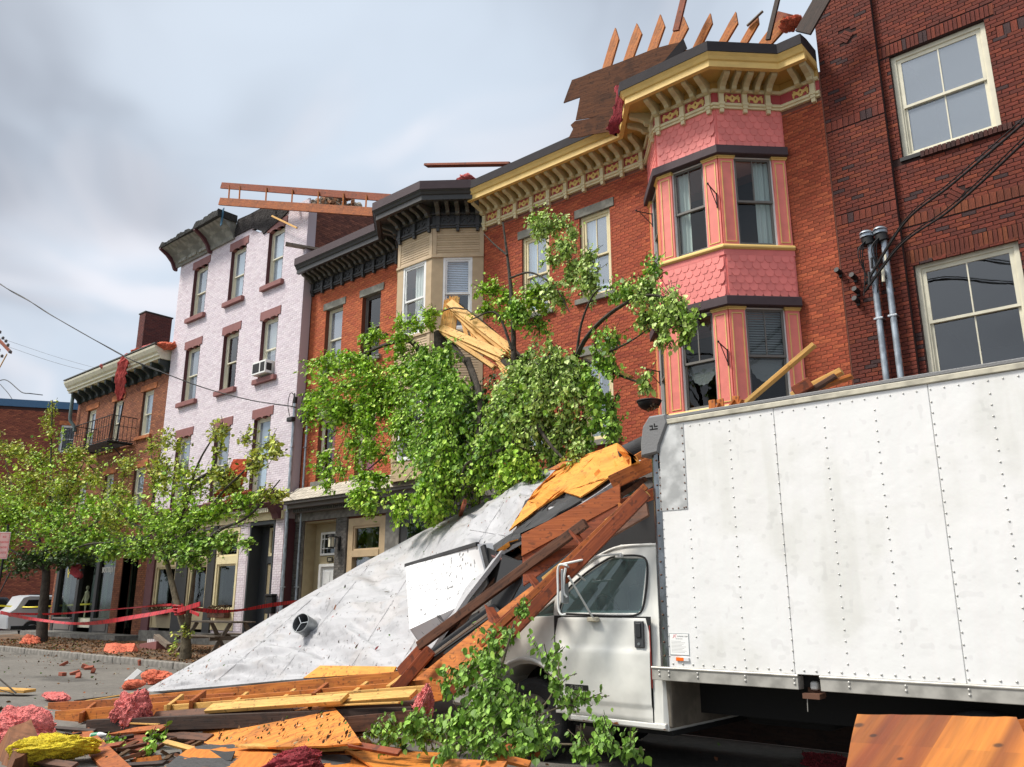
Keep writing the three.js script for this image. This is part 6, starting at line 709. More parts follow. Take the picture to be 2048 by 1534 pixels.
put(fallen, 'cleat', [panel([P(968, 1208, -6.66), P(1004, 1247, -6.62), P(998, 1255, -6.6), P(978, 1243, -6.62)], 0.04)], W.red);
put(fallen, 'joist', [bar(P(1222, 966, -7.5), P(1340, 910, -7.9), 0.05, 0.16, 0.006)], W.joist, true); put(fallen, 'joist', [bar(P(1236, 1012, -7.4), P(1330, 980, -7.8), 0.05, 0.12, 0.006)], W.red, true); put(fallen, 'splintered_board', [panel(frag([[1208, 1040], [1290, 980], [1298, 992], [1240, 1034]], 4, 5).map(p => P(p[0], p[1], -7.05)), 0.03)], W.pine); put(fallen, 'splintered_board', [panel([[1236, 1005], [1262, 1020], [1236, 1035]].map(p => P(p[0], p[1], -7.15)), 0.03)], W.orange); put(fallen, 'joist', [bar(P(1262, 935, -7.9), P(1320, 900, -8.2), 0.05, 0.2, 0.006)], W.orange, true);
put(fallen, 'tar_paper', [panel([P(1230, 1110, -7.7), P(1150, 1140, -7.75), P(1250, 1010, -7.75), P(1320, 960, -7.75), P(1330, 1090, -7.75)], 0.03)], MAT.black); put(fallen, 'sheathing_board', [panel([P(1200, 1085, -7.3), P(1292, 1005, -7.35), P(1296, 1030, -7.3), P(1262, 1050, -7.3)], 0.03)], W.dark);
put(fallen, 'roll_of_roofing', [rod(P(1245, 912, -9.2), P(1330, 872, -9.3), 0.13, 14)], MAT.tar); put(fallen, 'splinter', [bar(onRoof(920, 1030, 0), P(930, 1003, -9.0), 0.05, 0.07)], W.red, true);
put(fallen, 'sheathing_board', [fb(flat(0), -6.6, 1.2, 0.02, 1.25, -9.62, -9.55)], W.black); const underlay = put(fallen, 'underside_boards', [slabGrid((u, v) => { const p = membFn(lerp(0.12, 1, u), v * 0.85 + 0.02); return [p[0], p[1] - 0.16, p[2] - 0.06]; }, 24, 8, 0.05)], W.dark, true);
// leaf scraps and splinters strewn over it
{ const r = rng(181), ms = [], cs = []; for (let i = 0; i < 330; i++) { const u = 0.02 + 0.96 * r(), v = 0.03 + 0.94 * r(); const p = membFn(u, v); const s = r() < 0.85 ? 1 : 2; ms.push(trs([p[0], p[1] + 0.012, p[2] + 0.006], [-0.9 + (r() - 0.5), r() * 6, (r() - 0.5)], [0.014 * s * (0.5 + r()), 0.045 * s * (0.3 + r()), 0.02])); cs.push(r() < 0.45 ? tint([0.10, 0.085, 0.06], 0.5 + r()) : r() < 0.5 ? tint([0.32, 0.12, 0.05], 0.6 + r()) : r() < 0.6 ? tint([0.10, 0.2, 0.04], 0.6 + r()) : tint([0.45, 0.10, 0.10], 0.7 + r() * 0.5)); } const l = inst(scene, 'leaf_scraps', LEAF, std([1, 1, 1], 0.9, { side: THREE.DoubleSide }), ms, cs); tag(l, 'small leaf and wood scraps strewn over the fallen grey roof sheet', 'debris'); }
const STAINPLY = std([1, 1, 1], 0.6, { map: rep(tex(512, 512, (u, v) => { const b = fbm(v * 5 + 0.12 * fbm(u * 3, v * 8, 3, 5, 3, 8), 2.5, 3, 211), g = fbm(u * 5, v * 70, 3, 214, 5, 70), w = fbm(u * 3 + 4, v * 22 + 1.2 * fbm(u * 2, v * 3, 2, 9, 2, 3), 4, 217); const bd = sst(0.42, 0.62, b); let k = 0.55 + 0.5 * w + 0.35 * (g - 0.5); k = Math.min(1.1, k); for (let i = 0; i < 16; i++) { const q = Math.hypot((u - h2(i, 1, 3)) * 1.1, v - h2(i, 2, 3)) / (0.006 + 0.012 * h2(i, 3, 3)); if (q < 1.6) k *= lerp(0.25, 1, sst(0.6, 1.6, q)); } return [lerp(0.20, 0.58, bd) * k, lerp(0.04, 0.19, bd) * k, lerp(0.005, 0.02, bd) * k]; }, true), 0.62, 0.62), bump: grainB, bs: 0.002 });
// ---------- loose boards and sheets in the street ----------
const one = (name, label, cat, geo, m, group, keep) => tag(put(scene, name, geo, m, keep), label, cat, group);
const pp = (l) => l.map(q => P(...q));
one('plywood_sheet', 'broken triangular orange plywood sheet lying at the front centre of the debris', 'plywood', [panel(frag([[405, 1466], [520, 1424], [636, 1384], [660, 1402], [722, 1484], [600, 1492], [412, 1500]], 21, 3).map(([x, y]) => P(x, y, lerp(-5.15, -6.15, (1500 - y) / 116))), 0.02)], W.ply, null, true);
{ const t = thing('roof_sheet', 'torn sheet of orange plywood with black tar paper patches along the bottom edge', 'plywood', G(600, 1520)); put(t, 'sheet', [panel(frag([[322, 1540], [372, 1500], [420, 1488], [730, 1482], [760, 1492], [880, 1512], [940, 1545]], 22, 6).map(([x, y]) => G(x, y, 0.11)), 0.025)], std([1, 1, 1], 0.8, { map: tarT(163, 0.52, [0.62, 0.2, 0.025], 2), bump: n4b, bs: 0.003 }), true); put(t, 'splintered_strip', [panel(frag([[470, 1490], [735, 1474], [752, 1492], [640, 1500]], 23, 3).map(([x, y]) => G(x, y, 0.16)), 0.02)], W.pine, true); put(t, 'splintered_strip', [panel(frag([[690, 1500], [880, 1505], [905, 1545], [770, 1545]], 24, 5).map(([x, y]) => G(x, y, 0.15)), 0.02)], W.ply, true); }
one('wood_plank', 'orange brown plank slanting down to the bottom edge beside the yellow insulation', 'plank', [panel([[142, 1462], [178, 1455], [275, 1545], [215, 1550]].map(([x, y]) => P(x, y, lerp(-3.75, -4.9, (1550 - y) / 95))), 0.04)], W.joist, 0, true);
{ const t = thing('wood_offcut', 'short orange board with an upturned end between green leaves at lower left', 'board', G(275, 1500)); put(t, 'board', [panel([[245, 1466], [286, 1459], [306, 1500], [258, 1522]].map(([x, y]) => P(x, y, lerp(-4.4, -5.2, (1522 - y) / 63))), 0.03)], W.red, true); put(t, 'end_piece', [panel([[258, 1519], [316, 1510], [318, 1520], [270, 1534]].map(([x, y]) => P(x, y, -4.35)), 0.03)], W.orange, true); }
one('plywood_sheet', 'stained knotty plywood sheet leaning below the truck box at lower right', 'plywood', [panel(frag([[1713, 1424], [2034, 1437], [2050, 1470], [2062, 1560], [1690, 1560]], 25, 2).map(([x, y]) => P(x, y, lerp(-4.7, -5.35, (1560 - y) / 136))), 0.02, Math.PI / 2)], STAINPLY, 0, true);
one('wood_offcut', 'dark splintered board end right of the leaning plywood sheet', 'board', [panel(frag([[2034, 1440], [2070, 1436], [2075, 1475], [2045, 1468]], 26, 3).map(([x, y]) => P(x, y, -5.5)), 0.03)], W.joist, 0, true);
one('wood_plank', 'light wooden plank lying on the road at the left edge', 'plank', [bar(G(-20, 1378, 0.1), G(60, 1382, 0.08), 0.3, 0.05)], W.pine, 0, true);
one('wood_strip', 'white painted trim board leaning up beside the insulation by the kerb', 'board', [bar(P(232, 1384, -8.2), P(279, 1341, -8.9), 0.12, 0.03, 0.006, 0.6)], MAT.white, 0, true);
one('insulation_block', 'brown paper faced insulation block at the lower left corner', 'insulation', [slabGrid((u, v) => { const a = V(P(18, 1458, -3.55)).lerp(V(P(62, 1441, -3.85)), u), b = V(P(30, 1520, -3.35)).lerp(V(P(84, 1494, -3.7)), u); const p = b.lerp(a, v); return [p.x, p.y + 0.02 * fbm(u * 5, v * 5, 3, 3), p.z]; }, 10, 10, 0.35)], std([0.24, 0.10, 0.045], 0.9, { bump: n4, bs: 0.01, map: rep(MOT, 2), side: THREE.DoubleSide }), 0, true);
// splinters on the truck roof
[[1492, 806, 1629, 689, -7.9, 0.09, 0.04, 'long pale splintered stick standing on the truck roof before the lower bay window', W.pine], [1585, 792, 1684, 742, -7.7, 0.12, 0.05, 'pale board lying over the truck roof edge, longest of that pile', W.pine], [1600, 795, 1672, 752, -7.5, 0.10, 0.04, 'dark split board on top of the truck roof pile', W.dark], [1588, 785, 1622, 765, -7.4, 0.1, 0.1, 'red brown block end at the left of the truck roof pile', W.red], [1640, 775, 1705, 752, -7.6, 0.12, 0.03, 'orange flat board low in the truck roof pile', W.orange]].forEach(q => one('roof_splinter', q[7], 'board', [bar(P(q[0], q[1], q[4]), P(q[2], q[3], q[4] - 0.05), q[5], q[6], 0.005)], q[8], 'broken boards on the truck roof', true));
{ const t = thing('splinter_heap', 'row of small upright orange wood splinters along the truck roof edge', 'splinters', P(1450, 815, -7.3)); for (const q of [[1425, 815, 1424, 800], [1432, 816, 1440, 806], [1443, 814, 1440, 798], [1458, 810, 1470, 800], [1470, 808, 1472, 792], [1478, 806, 1485, 799]]) put(t, 'splinter', [bar(P(q[0], q[1] + 8, -7.3), P(q[2], q[3], -7.3), 0.07, 0.02, 0.004)], W.orange, true); }
// ---------- torn roof of the pink bay house ----------
const raf = [[[1205, 136], [1222, 132], [1237, 78], [1230, 55], [1221, 80]], [[1247, 121], [1266, 112], [1283, 67], [1273, 46], [1263, 72]], [[1295, 100], [1314, 94], [1329, 52], [1320, 28], [1310, 56]], [[1340, 88], [1360, 82], [1376, 55], [1366, 32], [1353, 45]], [[1391, 84], [1407, 82], [1424, 46], [1420, 26], [1407, 50]], [[1440, 79], [1455, 77], [1475, 46], [1471, 23], [1458, 45]], [[1484, 80], [1499, 78], [1517, 46], [1515, 30], [1500, 50]], [[1524, 82], [1548, 80], [1572, 55], [1567, 32], [1542, 52]]];
raf.forEach((r, i) => { const dx = (r[0][0] - r[3][0]) * 0.55, dy = (r[0][1] - r[3][1]) * 0.55; r = [[r[0][0] + dx, r[0][1] + dy], [r[1][0] + dx, r[1][1] + dy], r[2], r[3], r[4]]; const up = r.map(([x, y]) => P(x, y, -14.85)); one('rafter_end', ['leftmost', 'second', 'third', 'fourth', 'fifth', 'sixth', 'seventh', 'eighth'][i] + ' from the left of the broken rafters standing above the gold cornice', 'rafter', [panel([up[4], up[0], up[1], up[2], up[3]], 0.06)], W.orange, 'broken rafters above the gold cornice', true); });
[[1352, 62, 1369, -8, -14.5, 0.16, 'tallest thin broken stick between the fourth and fifth rafters', W.red], [1536, 80, 1556, -4, -14.7, 0.1, 'dark purple stick standing right of the rafters', W.black], [1606, 66, 1655, -20, -14.4, 0.36, 'wide dark beam leaning at the dark brick wall above the cornice end', W.black], [1494, 52, 1526, 22, -14.8, 0.03, 'thin grey lath crossing the seventh rafter', W.grey]].forEach(q => one('broken_stick', q[6], 'beam', [bar(P(q[0], q[1], q[4]), P(q[2], q[3], q[4]), 0.06, q[5], 0.006)], q[7], 0, true));
one('wood_block', 'brown sheathing block on top of the cornice by the dark beam', 'board', [panel([[1546, 44], [1556, 22], [1588, 30], [1580, 52]].map(([x, y]) => P(x, y, -14.9)), 0.05)], W.red, 0, true);
{ const t = thing('torn_sheathing', 'torn brown roof sheathing hanging out over the gold cornice', 'roof debris', P(1220, 170, -14)), z = (x, y) => -13.55 - 0.0032 * (x - 1150) - 0.0022 * (y - 160); const pq = (l) => l.map(([x, y]) => P(x, y, z(x, y)));
  put(t, 'sheathing_board', [panel(pq(frag([[1144, 160], [1312, 96], [1362, 84], [1330, 130], [1262, 170], [1258, 224], [1151, 240], [1160, 194], [1127, 206]], 31, 1.5)), 0.04)], W.roof, true); put(t, 'sheathing_board', [panel(pq(frag([[1150, 242], [1226, 225], [1224, 262], [1137, 276], [1146, 258], [1141, 250]], 32, 4)), 0.04)], W.roof, true); put(t, 'sheathing_board', [panel(pq([[1330, 100], [1410, 84], [1420, 92], [1362, 128], [1318, 150]]).map(p => [p[0], p[1], p[2] - 0.15]), 0.03)], W.roof, true);
  put(t, 'bent_flashing', [panel([[1256, 228], [1256, 170], [1330, 120], [1366, 76], [1374, 96], [1335, 135], [1285, 168], [1268, 228]].map(([x, y]) => P(x, y, z(x, y) + 0.04)), 0.03)], MAT.capm); }
one('roof_board', 'thin brown board sticking out left from the roof beside the gold cornice', 'board', [bar(P(852, 331, -15.3), P(1022, 328, -15.6), 0.2, 0.07)], W.red, 0, true);
one('roof_board', 'weathered board poking left past the charcoal cornice toward lavender wall', 'board', [bar(P(571, 488, -14.1), P(650, 502, -15.2), 0.2, 0.08)], W.grey, 0, true);
one('roof_lath', 'small pale lath hanging at the torn lavender roof edge', 'board', [bar(P(544, 432, -14.3), P(594, 456, -14.3), 0.05, 0.06)], W.fresh, 0, true);
{ const t = thing('roof_frame', 'ladder like piece of brown roof framing lying across the lavender roof', 'roof debris', P(610, 400, -14.4)); pb(t, 'long_beam', [443, 371, -14.2], [780, 396, -14.9], 0.06, 0.24, W.red); pb(t, 'long_beam', [440, 403, -14.0], [785, 427, -14.7], 0.08, 0.28, W.joist); for (const x of [459, 480, 533, 585, 637, 687, 733]) { const k = (x - 443) / 337; put(t, 'strut', [bar(P(x, 370 + 25 * k, lerp(-14.2, -14.9, k)), P(x - 2, 404 + 22 * k, lerp(-14.1, -14.75, k)), 0.05, 0.09, 0.005)], W.orange, true); } }
// ---------- insulation ----------
function clump(name, label, c, r, m, seed, amp = 0.5, group) { // several torn lumps grown together
  const rr = rng(seed * 31 + 7), gs = []; const N = r[0] > 0.2 ? 5 : 3;
  for (let k = 0; k < N; k++) { const s = k ? 0.45 + 0.3 * rr() : 0.85, o = k ? [(rr() - 0.5) * 1.5, (rr() - 0.6) * 0.7, (rr() - 0.5) * 1.3] : [0, 0, 0], st = [0.8 + 0.6 * rr(), 0.6 + 0.6 * rr(), 0.8 + 0.5 * rr()]; const g = new THREE.IcosahedronGeometry(1, k ? 20 : 36); const p = g.attributes.position; const sd = seed + k * 13;
    for (let i = 0; i < p.count; i++) { const x = p.getX(i), y = p.getY(i), z = p.getZ(i); const n = 1 + amp * (fbm(x * 1.6 + 9, y * 1.6 + z * 1.3 + 9, 3, sd) - 0.5) * 2 + amp * 0.7 * (0.12 - Math.abs(fbm(x * 3.4 + 20 + y, y * 3 + z * 3.4 + 9, 3, sd + 3) - 0.5)) * 2.2 + amp * 0.4 * (fbm(x * 9 + 40 + 2 * y, y * 9 + z * 8 + 40, 4, sd + 7) - 0.5) + amp * 0.18 * (fbm(x * 30 + y * 9 + 40, y * 12 + z * 30 + 40, 2, sd + 11) - 0.5); const yy = (y * st[1] * n * s + o[1]); p.setXYZ(i, (x * st[0] * n * s + o[0]) * r[0], Math.max(yy, -0.8 + 0.05 * yy) * r[1], (z * st[2] * n * s + o[2]) * r[2]); }
    gs.push(mergeV(g)); }
  const q = mergeGeometries(gs.map(clean)); q.rotateY(seed * 0.7); q.translate(...c); const o = one(name, label, 'insulation', [q], m, group);
  // loose glass fibres standing off the surface
  const qp = o.geometry.attributes.position, qn = o.geometry.attributes.normal, ms = [], B = BASE.get(o), up = new THREE.Vector3(0, 1, 0); const M = r[0] > 0.2 ? 1500 : 350; for (let i = 0; i < M; i++) { const k = Math.floor(rr() * qp.count), n = new THREE.Vector3(qn.getX(k) + (rr() - 0.5) * 2.6, qn.getY(k) + (rr() - 0.5) * 1.6, qn.getZ(k) + (rr() - 0.5) * 1.6).normalize(), L = 0.012 + 0.03 * rr() * rr(); ms.push(M4().compose(new THREE.Vector3(qp.getX(k) + B[0], qp.getY(k) + B[1], qp.getZ(k) + B[2]), new THREE.Quaternion().setFromUnitVectors(up, n), new THREE.Vector3(0.006 + 0.008 * rr(), L, 0.01))); }
  inst(o, 'fibres', LEAF, m.side === THREE.DoubleSide ? m : (FIB[m.uuid] ||= Object.assign(m.clone(), { side: THREE.DoubleSide, map: null, bumpMap: null })), ms); return o; }
const FIB = {};
function mergeV(g) { // smooth normals over welded points
  const p = g.attributes.position, map = new Map(), n = new Float32Array(p.count * 3), acc = {}; g.computeVertexNormals(); const N = g.attributes.normal; const key = i => p.getX(i).toFixed(4) + p.getY(i).toFixed(4) + p.getZ(i).toFixed(4); for (let i = 0; i < p.count; i++) { const k = key(i); const a = map.get(k) || [0, 0, 0]; a[0] += N.getX(i); a[1] += N.getY(i); a[2] += N.getZ(i); map.set(k, a); } for (let i = 0; i < p.count; i++) { const a = map.get(key(i)); const L = Math.hypot(...a) || 1; N.setXYZ(i, a[0] / L, a[1] / L, a[2] / L); } return g; }
const I = MAT, GI = 'tufts of insulation';
clump('insulation_clump', 'large pink insulation heap at the lower left edge of the road', G(35, 1468, 0.14), [0.52, 0.34, 0.36], I.insul, 3, 0.45); clump('insulation_clump', 'pink insulation end behind the brown paper block at the left corner', P(8, 1490, -3.75), [0.24, 0.2, 0.2], I.insul, 4, 0.4);
clump('insulation_clump', 'crumpled pink insulation tuft hanging over the orange joists at left', P(262, 1425, -5.15), [0.21, 0.24, 0.14], I.insul, 5, 0.6); clump('insulation_clump', 'yellow insulation wad beside the orange brown plank', G(115, 1497, 0.14), [0.34, 0.17, 0.2], I.insulY, 6, 0.4);
clump('insulation_clump', 'dark red wet insulation wad on the tar paper at the bottom centre', G(592, 1524, 0.22), [0.34, 0.13, 0.16], I.insulR, 7, 0.5); clump('insulation_clump', 'pink insulation shred at the left of the branch on the debris', P(850, 1412, -6.05), [0.18, 0.16, 0.1], I.insul, 8, 0.7); clump('insulation_clump', 'flat pink insulation strip behind the joists on the road', G(115, 1392, 0.08), [0.3, 0.07, 0.12], I.insul, 9, 0.4);
clump('insulation_clump', 'orange pink insulation block by the kerb at the sheet corner', G(312, 1358, 0.1), [0.24, 0.2, 0.18], I.insulO, 10, 0.35); clump('insulation_clump', 'orange foam chunk behind the white trim board', G(270, 1368, 0.1), [0.16, 0.11, 0.12], I.insulO, 11, 0.3); clump('insulation_clump', 'dark red insulation under the truck at the bottom', G(1655, 1530, 0.0), [0.45, 0.12, 0.25], I.insulR, 12, 0.4);
clump('insulation_block', 'big coral insulation block lying on the pavement below the left tree', P(65, 1287, -11.9), [0.62, 0.36, 0.32], I.insulO, 13, 0.25); 
one('insulation_batt', 'folded coral insulation batt lying on the pavement near the kerb', 'insulation', [slabGrid((u, v) => { const a = V(P(198, 1320, -11.1)).lerp(V(P(250, 1317, -11.0)), u), b = V(P(212, 1292, -11.9)).lerp(V(P(270, 1290, -11.9)), u), p = a.lerp(b, v); return [p.x, p.y + 0.16 * Math.sin(u * 5) * Math.sin(v * 3) + 0.1 * fbm(u * 6, v * 5, 4, 3), p.z]; }, 30, 24, 0.16)], MAT.insulO);
const batt = (name, lab, pts, w, m, seed) => { const c = new THREE.CatmullRomCurve3(pts.map(V)), rt = V(RT), L = c.getLength(); const g = slabGrid((u, v) => { const q = c.getPoint(1 - v), k = w * (0.75 + 0.5 * fbm(v * L * 3 + 4, seed, 3, seed)) * (v < 0.12 ? 0.35 + v * 5.4 : 1), s = (u - 0.5) * 2 * k + 0.3 * w * (fbm(v * L * 2.2, 7, 3, seed + 3) - 0.5) * 2 + (u === 0 || u === 1 ? 0.3 * w * (fbm(v * L * 9, u * 5, 3, seed + 5) - 0.5) : 0); q.addScaledVector(rt, s); const d = 0.5 * w * (fbm(u * 3 + 2, v * L * 3, 4, seed + 9) - 0.5) + 0.22 * w * (fbm(u * 9 + 2, v * L * 9, 3, seed + 11) - 0.5); return [q.x - FW[0] * d, q.y, q.z - FW[2] * d]; }, 14, 40, 0.09); m = m.clone(); m.side = THREE.DoubleSide; one(name, lab, 'insulation', [g], m); };
batt('insulation_batt', 'long red insulation batt hanging down from the cream cornice', [P(262, 706, -14.2), P(248, 722, -13.95), P(242, 755, -13.9), P(240, 800, -13.95)], 0.2, std([0.5, 0.07, 0.06], 0.98, { bump: n4b, bs: 0.02, map: mot2 }), 41); batt('insulation_batt', 'pink insulation shreds hanging out of the torn sheathing above the gold cornice', [P(1240, 170, -13.6), P(1238, 205, -13.3), P(1232, 240, -13.15), P(1224, 268, -13.2)], 0.10, MAT.insulR, 42);
batt('insulation_batt', 'orange red insulation batt draped in the top of the right street tree', [P(482, 918, -12.2), P(470, 945, -12), P(462, 975, -12), P(440, 995, -11.9)], 0.26, std([0.62, 0.09, 0.03], 0.98, { bump: n4b, bs: 0.02, map: mot2 }), 43); batt('insulation_batt', 'coral insulation strip caught in the right street tree branches', [P(495, 985, -11.9), P(470, 1000, -11.9), P(455, 1010, -11.9)], 0.13, MAT.insulO, 44); batt('insulation_batt', 'dark coral insulation scrap hanging from the left street tree above the boutique', [P(152, 1128, -12.3), P(150, 1140, -12.2), P(156, 1155, -12.2)], 0.16, MAT.insulR, 45);
[[92, 1010, -12.5, 0.22, 'coral insulation tuft caught high in the left street tree'], [217, 735, -14.3, 0.2, 'pink tuft on the roof left of the hanging batt'], [278, 706, -14.3, 0.22, 'pink tuft on the cream cornice right of the hanging batt'], [310, 696, -14.5, 0.3, 'pink insulation lump in front of the chimney'], [334, 690, -14.4, 0.3, 'orange insulation lump on the cream cornice end'], [932, 356, -14.6, 0.16, 'pink tuft on top of the tan bay roof'], [1577, 50, -14.7, 0.16, 'pink tuft beside the wide dark beam on the roof']].forEach((q, i) => clump('insulation_tuft', q[4], P(q[0], q[1], q[2]), [q[3] * 1.3, q[3] * 0.7, q[3]], i % 2 ? MAT.insul : MAT.insulO, 60 + i, 0.5, GI));
// ---------- trees ----------
const leafMat = (o = {}) => { const m = new THREE.MeshPhysicalMaterial({ color: 0xffffff, roughness: 0.62, transmission: 0.15, thickness: 0, side: THREE.DoubleSide }); return m; };
const LM = leafMat();
// sprays of twigs and leaves filling clumps; each clump: [px, py, z, rx, ry, n] in survey pixels
function foliage(seed, cl, o) {
  const r = rng(seed), ms = [], cs = [], twigs = [];
  const cl2 = []; for (const q of cl) { if (q[5] < 10 || q[8]) { cl2.push(q); continue; } const K = q[5] > 60 ? 7 : 4; for (let k = 0; k < K; k++) { const a = r() * 6.283, s = Math.sqrt(r()) * 0.72, e = q.slice(); e[0] += Math.cos(a) * s * q[3]; e[1] += Math.sin(a) * s * q[4]; e[2] += (r() - 0.5) * 0.5; const f = 0.48 + 0.26 * r(); e[3] *= f; e[4] *= f; e[5] = q[5] / K; cl2.push(e); } }
  for (const q of cl2) {
    const c = V(P(q[0], q[1], q[2])), d = c.clone().sub(V(CAM)).length() / F0 * 1.02, rx = q[3] * d, ry = q[4] * d, n = Math.round(q[5] * (o.k || 1)), col = q[6] || o.cols, rt = V(RT), fw = V(FW), dep = Math.min(rx, ry) * (o.depth ?? 0.9), hang = q[7] ?? o.hang;
    for (let i = 0; i < n; i++) {
      let a, b, e; do { a = r() * 2 - 1; b = r() * 2 - 1; e = r() * 2 - 1; } while (a * a + b * b + e * e > 1); const tip = c.clone().addScaledVector(rt, a * rx).addScaledVector(fw, e * dep); tip.y += b * ry;
      const L = o.twig * (0.6 + 0.8 * r()), dir = new THREE.Vector3(a * rx, b * ry, 0).applyAxisAngle(new THREE.Vector3(0, 1, 0), 0).multiplyScalar(0); dir.addScaledVector(rt, a).addScaledVector(fw, e); dir.y += b * 0.7 - hang * 0.9 + (o.rise || 0); if (dir.lengthSq() < 0.01) dir.y = 1; dir.normalize();
      const st = tip.clone().addScaledVector(dir, -L); if (r() < (o.twigP ?? 0.35)) { const md = st.clone().lerp(tip, 0.5); md.y += 0.06 * L * (1 - hang); twigs.push(new THREE.TubeGeometry(new THREE.QuadraticBezierCurve3(st, md, tip), 2, 0.0045 * (o.tw ?? 1), 3, false)); }
      const nl = o.per; for (let k = 0; k < nl; k++) { const t = (k + r()) / nl, p = st.clone().lerp(tip, t); const s = o.size * (0.4 + 0.95 * r() * r() + 0.15 * r()); p.x += (r() - 0.5) * s * 1.3; p.y += (r() - 0.5) * s * 1.1; p.z += (r() - 0.5) * s * 1.3; const yaw = -0.45 + (r() + r() - 1) * 2.4, tl = hang > 0.5 ? -0.45 + (r() - 0.5) * 1.3 : -0.8 + (r() - 0.5) * 1.4; ms.push(M4().compose(p, new THREE.Quaternion().setFromEuler(new THREE.Euler(tl, yaw, (hang > 0.3 ? Math.PI : r() * 6.28) + (r() - 0.5) * 1.6, 'YXZ')), new THREE.Vector3(s, s * (0.85 + 0.3 * r()), s))); const cc = pickCol(col, r); cs.push(tint(cc, 0.6 + 0.7 * r())); }
    }
  }
  return { ms, cs, twigs };
}
function crown(t, name, fo, nSingle, tm) {
  const c = put(t, name, [rod(fo.c, [fo.c[0], fo.c[1] + 0.05, fo.c[2]], 0.01, 4)], tm || MAT.bark); if (fo.twigs.length) { const tw = put(c, 'twigs', fo.twigs, tm || MAT.bark); tw.userData.kind = 'stuff'; }
  let idx = fo.ms.map((m, i) => i); if (nSingle) { const v = new THREE.Vector3(); idx.sort((a, b) => v.setFromMatrixPosition(fo.ms[a]).distanceToSquared(V(CAM)) - v.setFromMatrixPosition(fo.ms[b]).distanceToSquared(V(CAM))); const lm = [0, 1, 2, 3, 4].map(k => { const m = LM.clone(); m.color.copy(fo.cs[idx[k * 7]]); return m; }); idx.slice(0, nSingle).forEach((i, k) => putShared(c, 'leaf', LEAF, lm[k % 5], fo.ms[i])); idx = idx.slice(nSingle); }
  inst(c, 'leaves', LEAF, LM, idx.map(i => fo.ms[i]), idx.map(i => fo.cs[i]));
}
const LIME = [[0.44, 0.68, 0.05, 4], [0.35, 0.60, 0.04, 4], [0.56, 0.72, 0.09, 2], [0.19, 0.38, 0.03, 2]], MID = [[0.34, 0.57, 0.05, 4], [0.26, 0.48, 0.04, 4], [0.46, 0.66, 0.10, 2], [0.10, 0.24, 0.02, 2]], PALE = [[0.50, 0.66, 0.15, 4], [0.40, 0.58, 0.11, 4], [0.60, 0.72, 0.27, 2], [0.17, 0.31, 0.04, 2]], YG = [[0.56, 0.63, 0.08, 4], [0.44, 0.54, 0.06, 4], [0.66, 0.64, 0.13, 2], [0.24, 0.33, 0.04, 2]], DEEP = [[0.05, 0.12, 0.018, 4], [0.08, 0.17, 0.022, 3], [0.035, 0.08, 0.015, 3]];
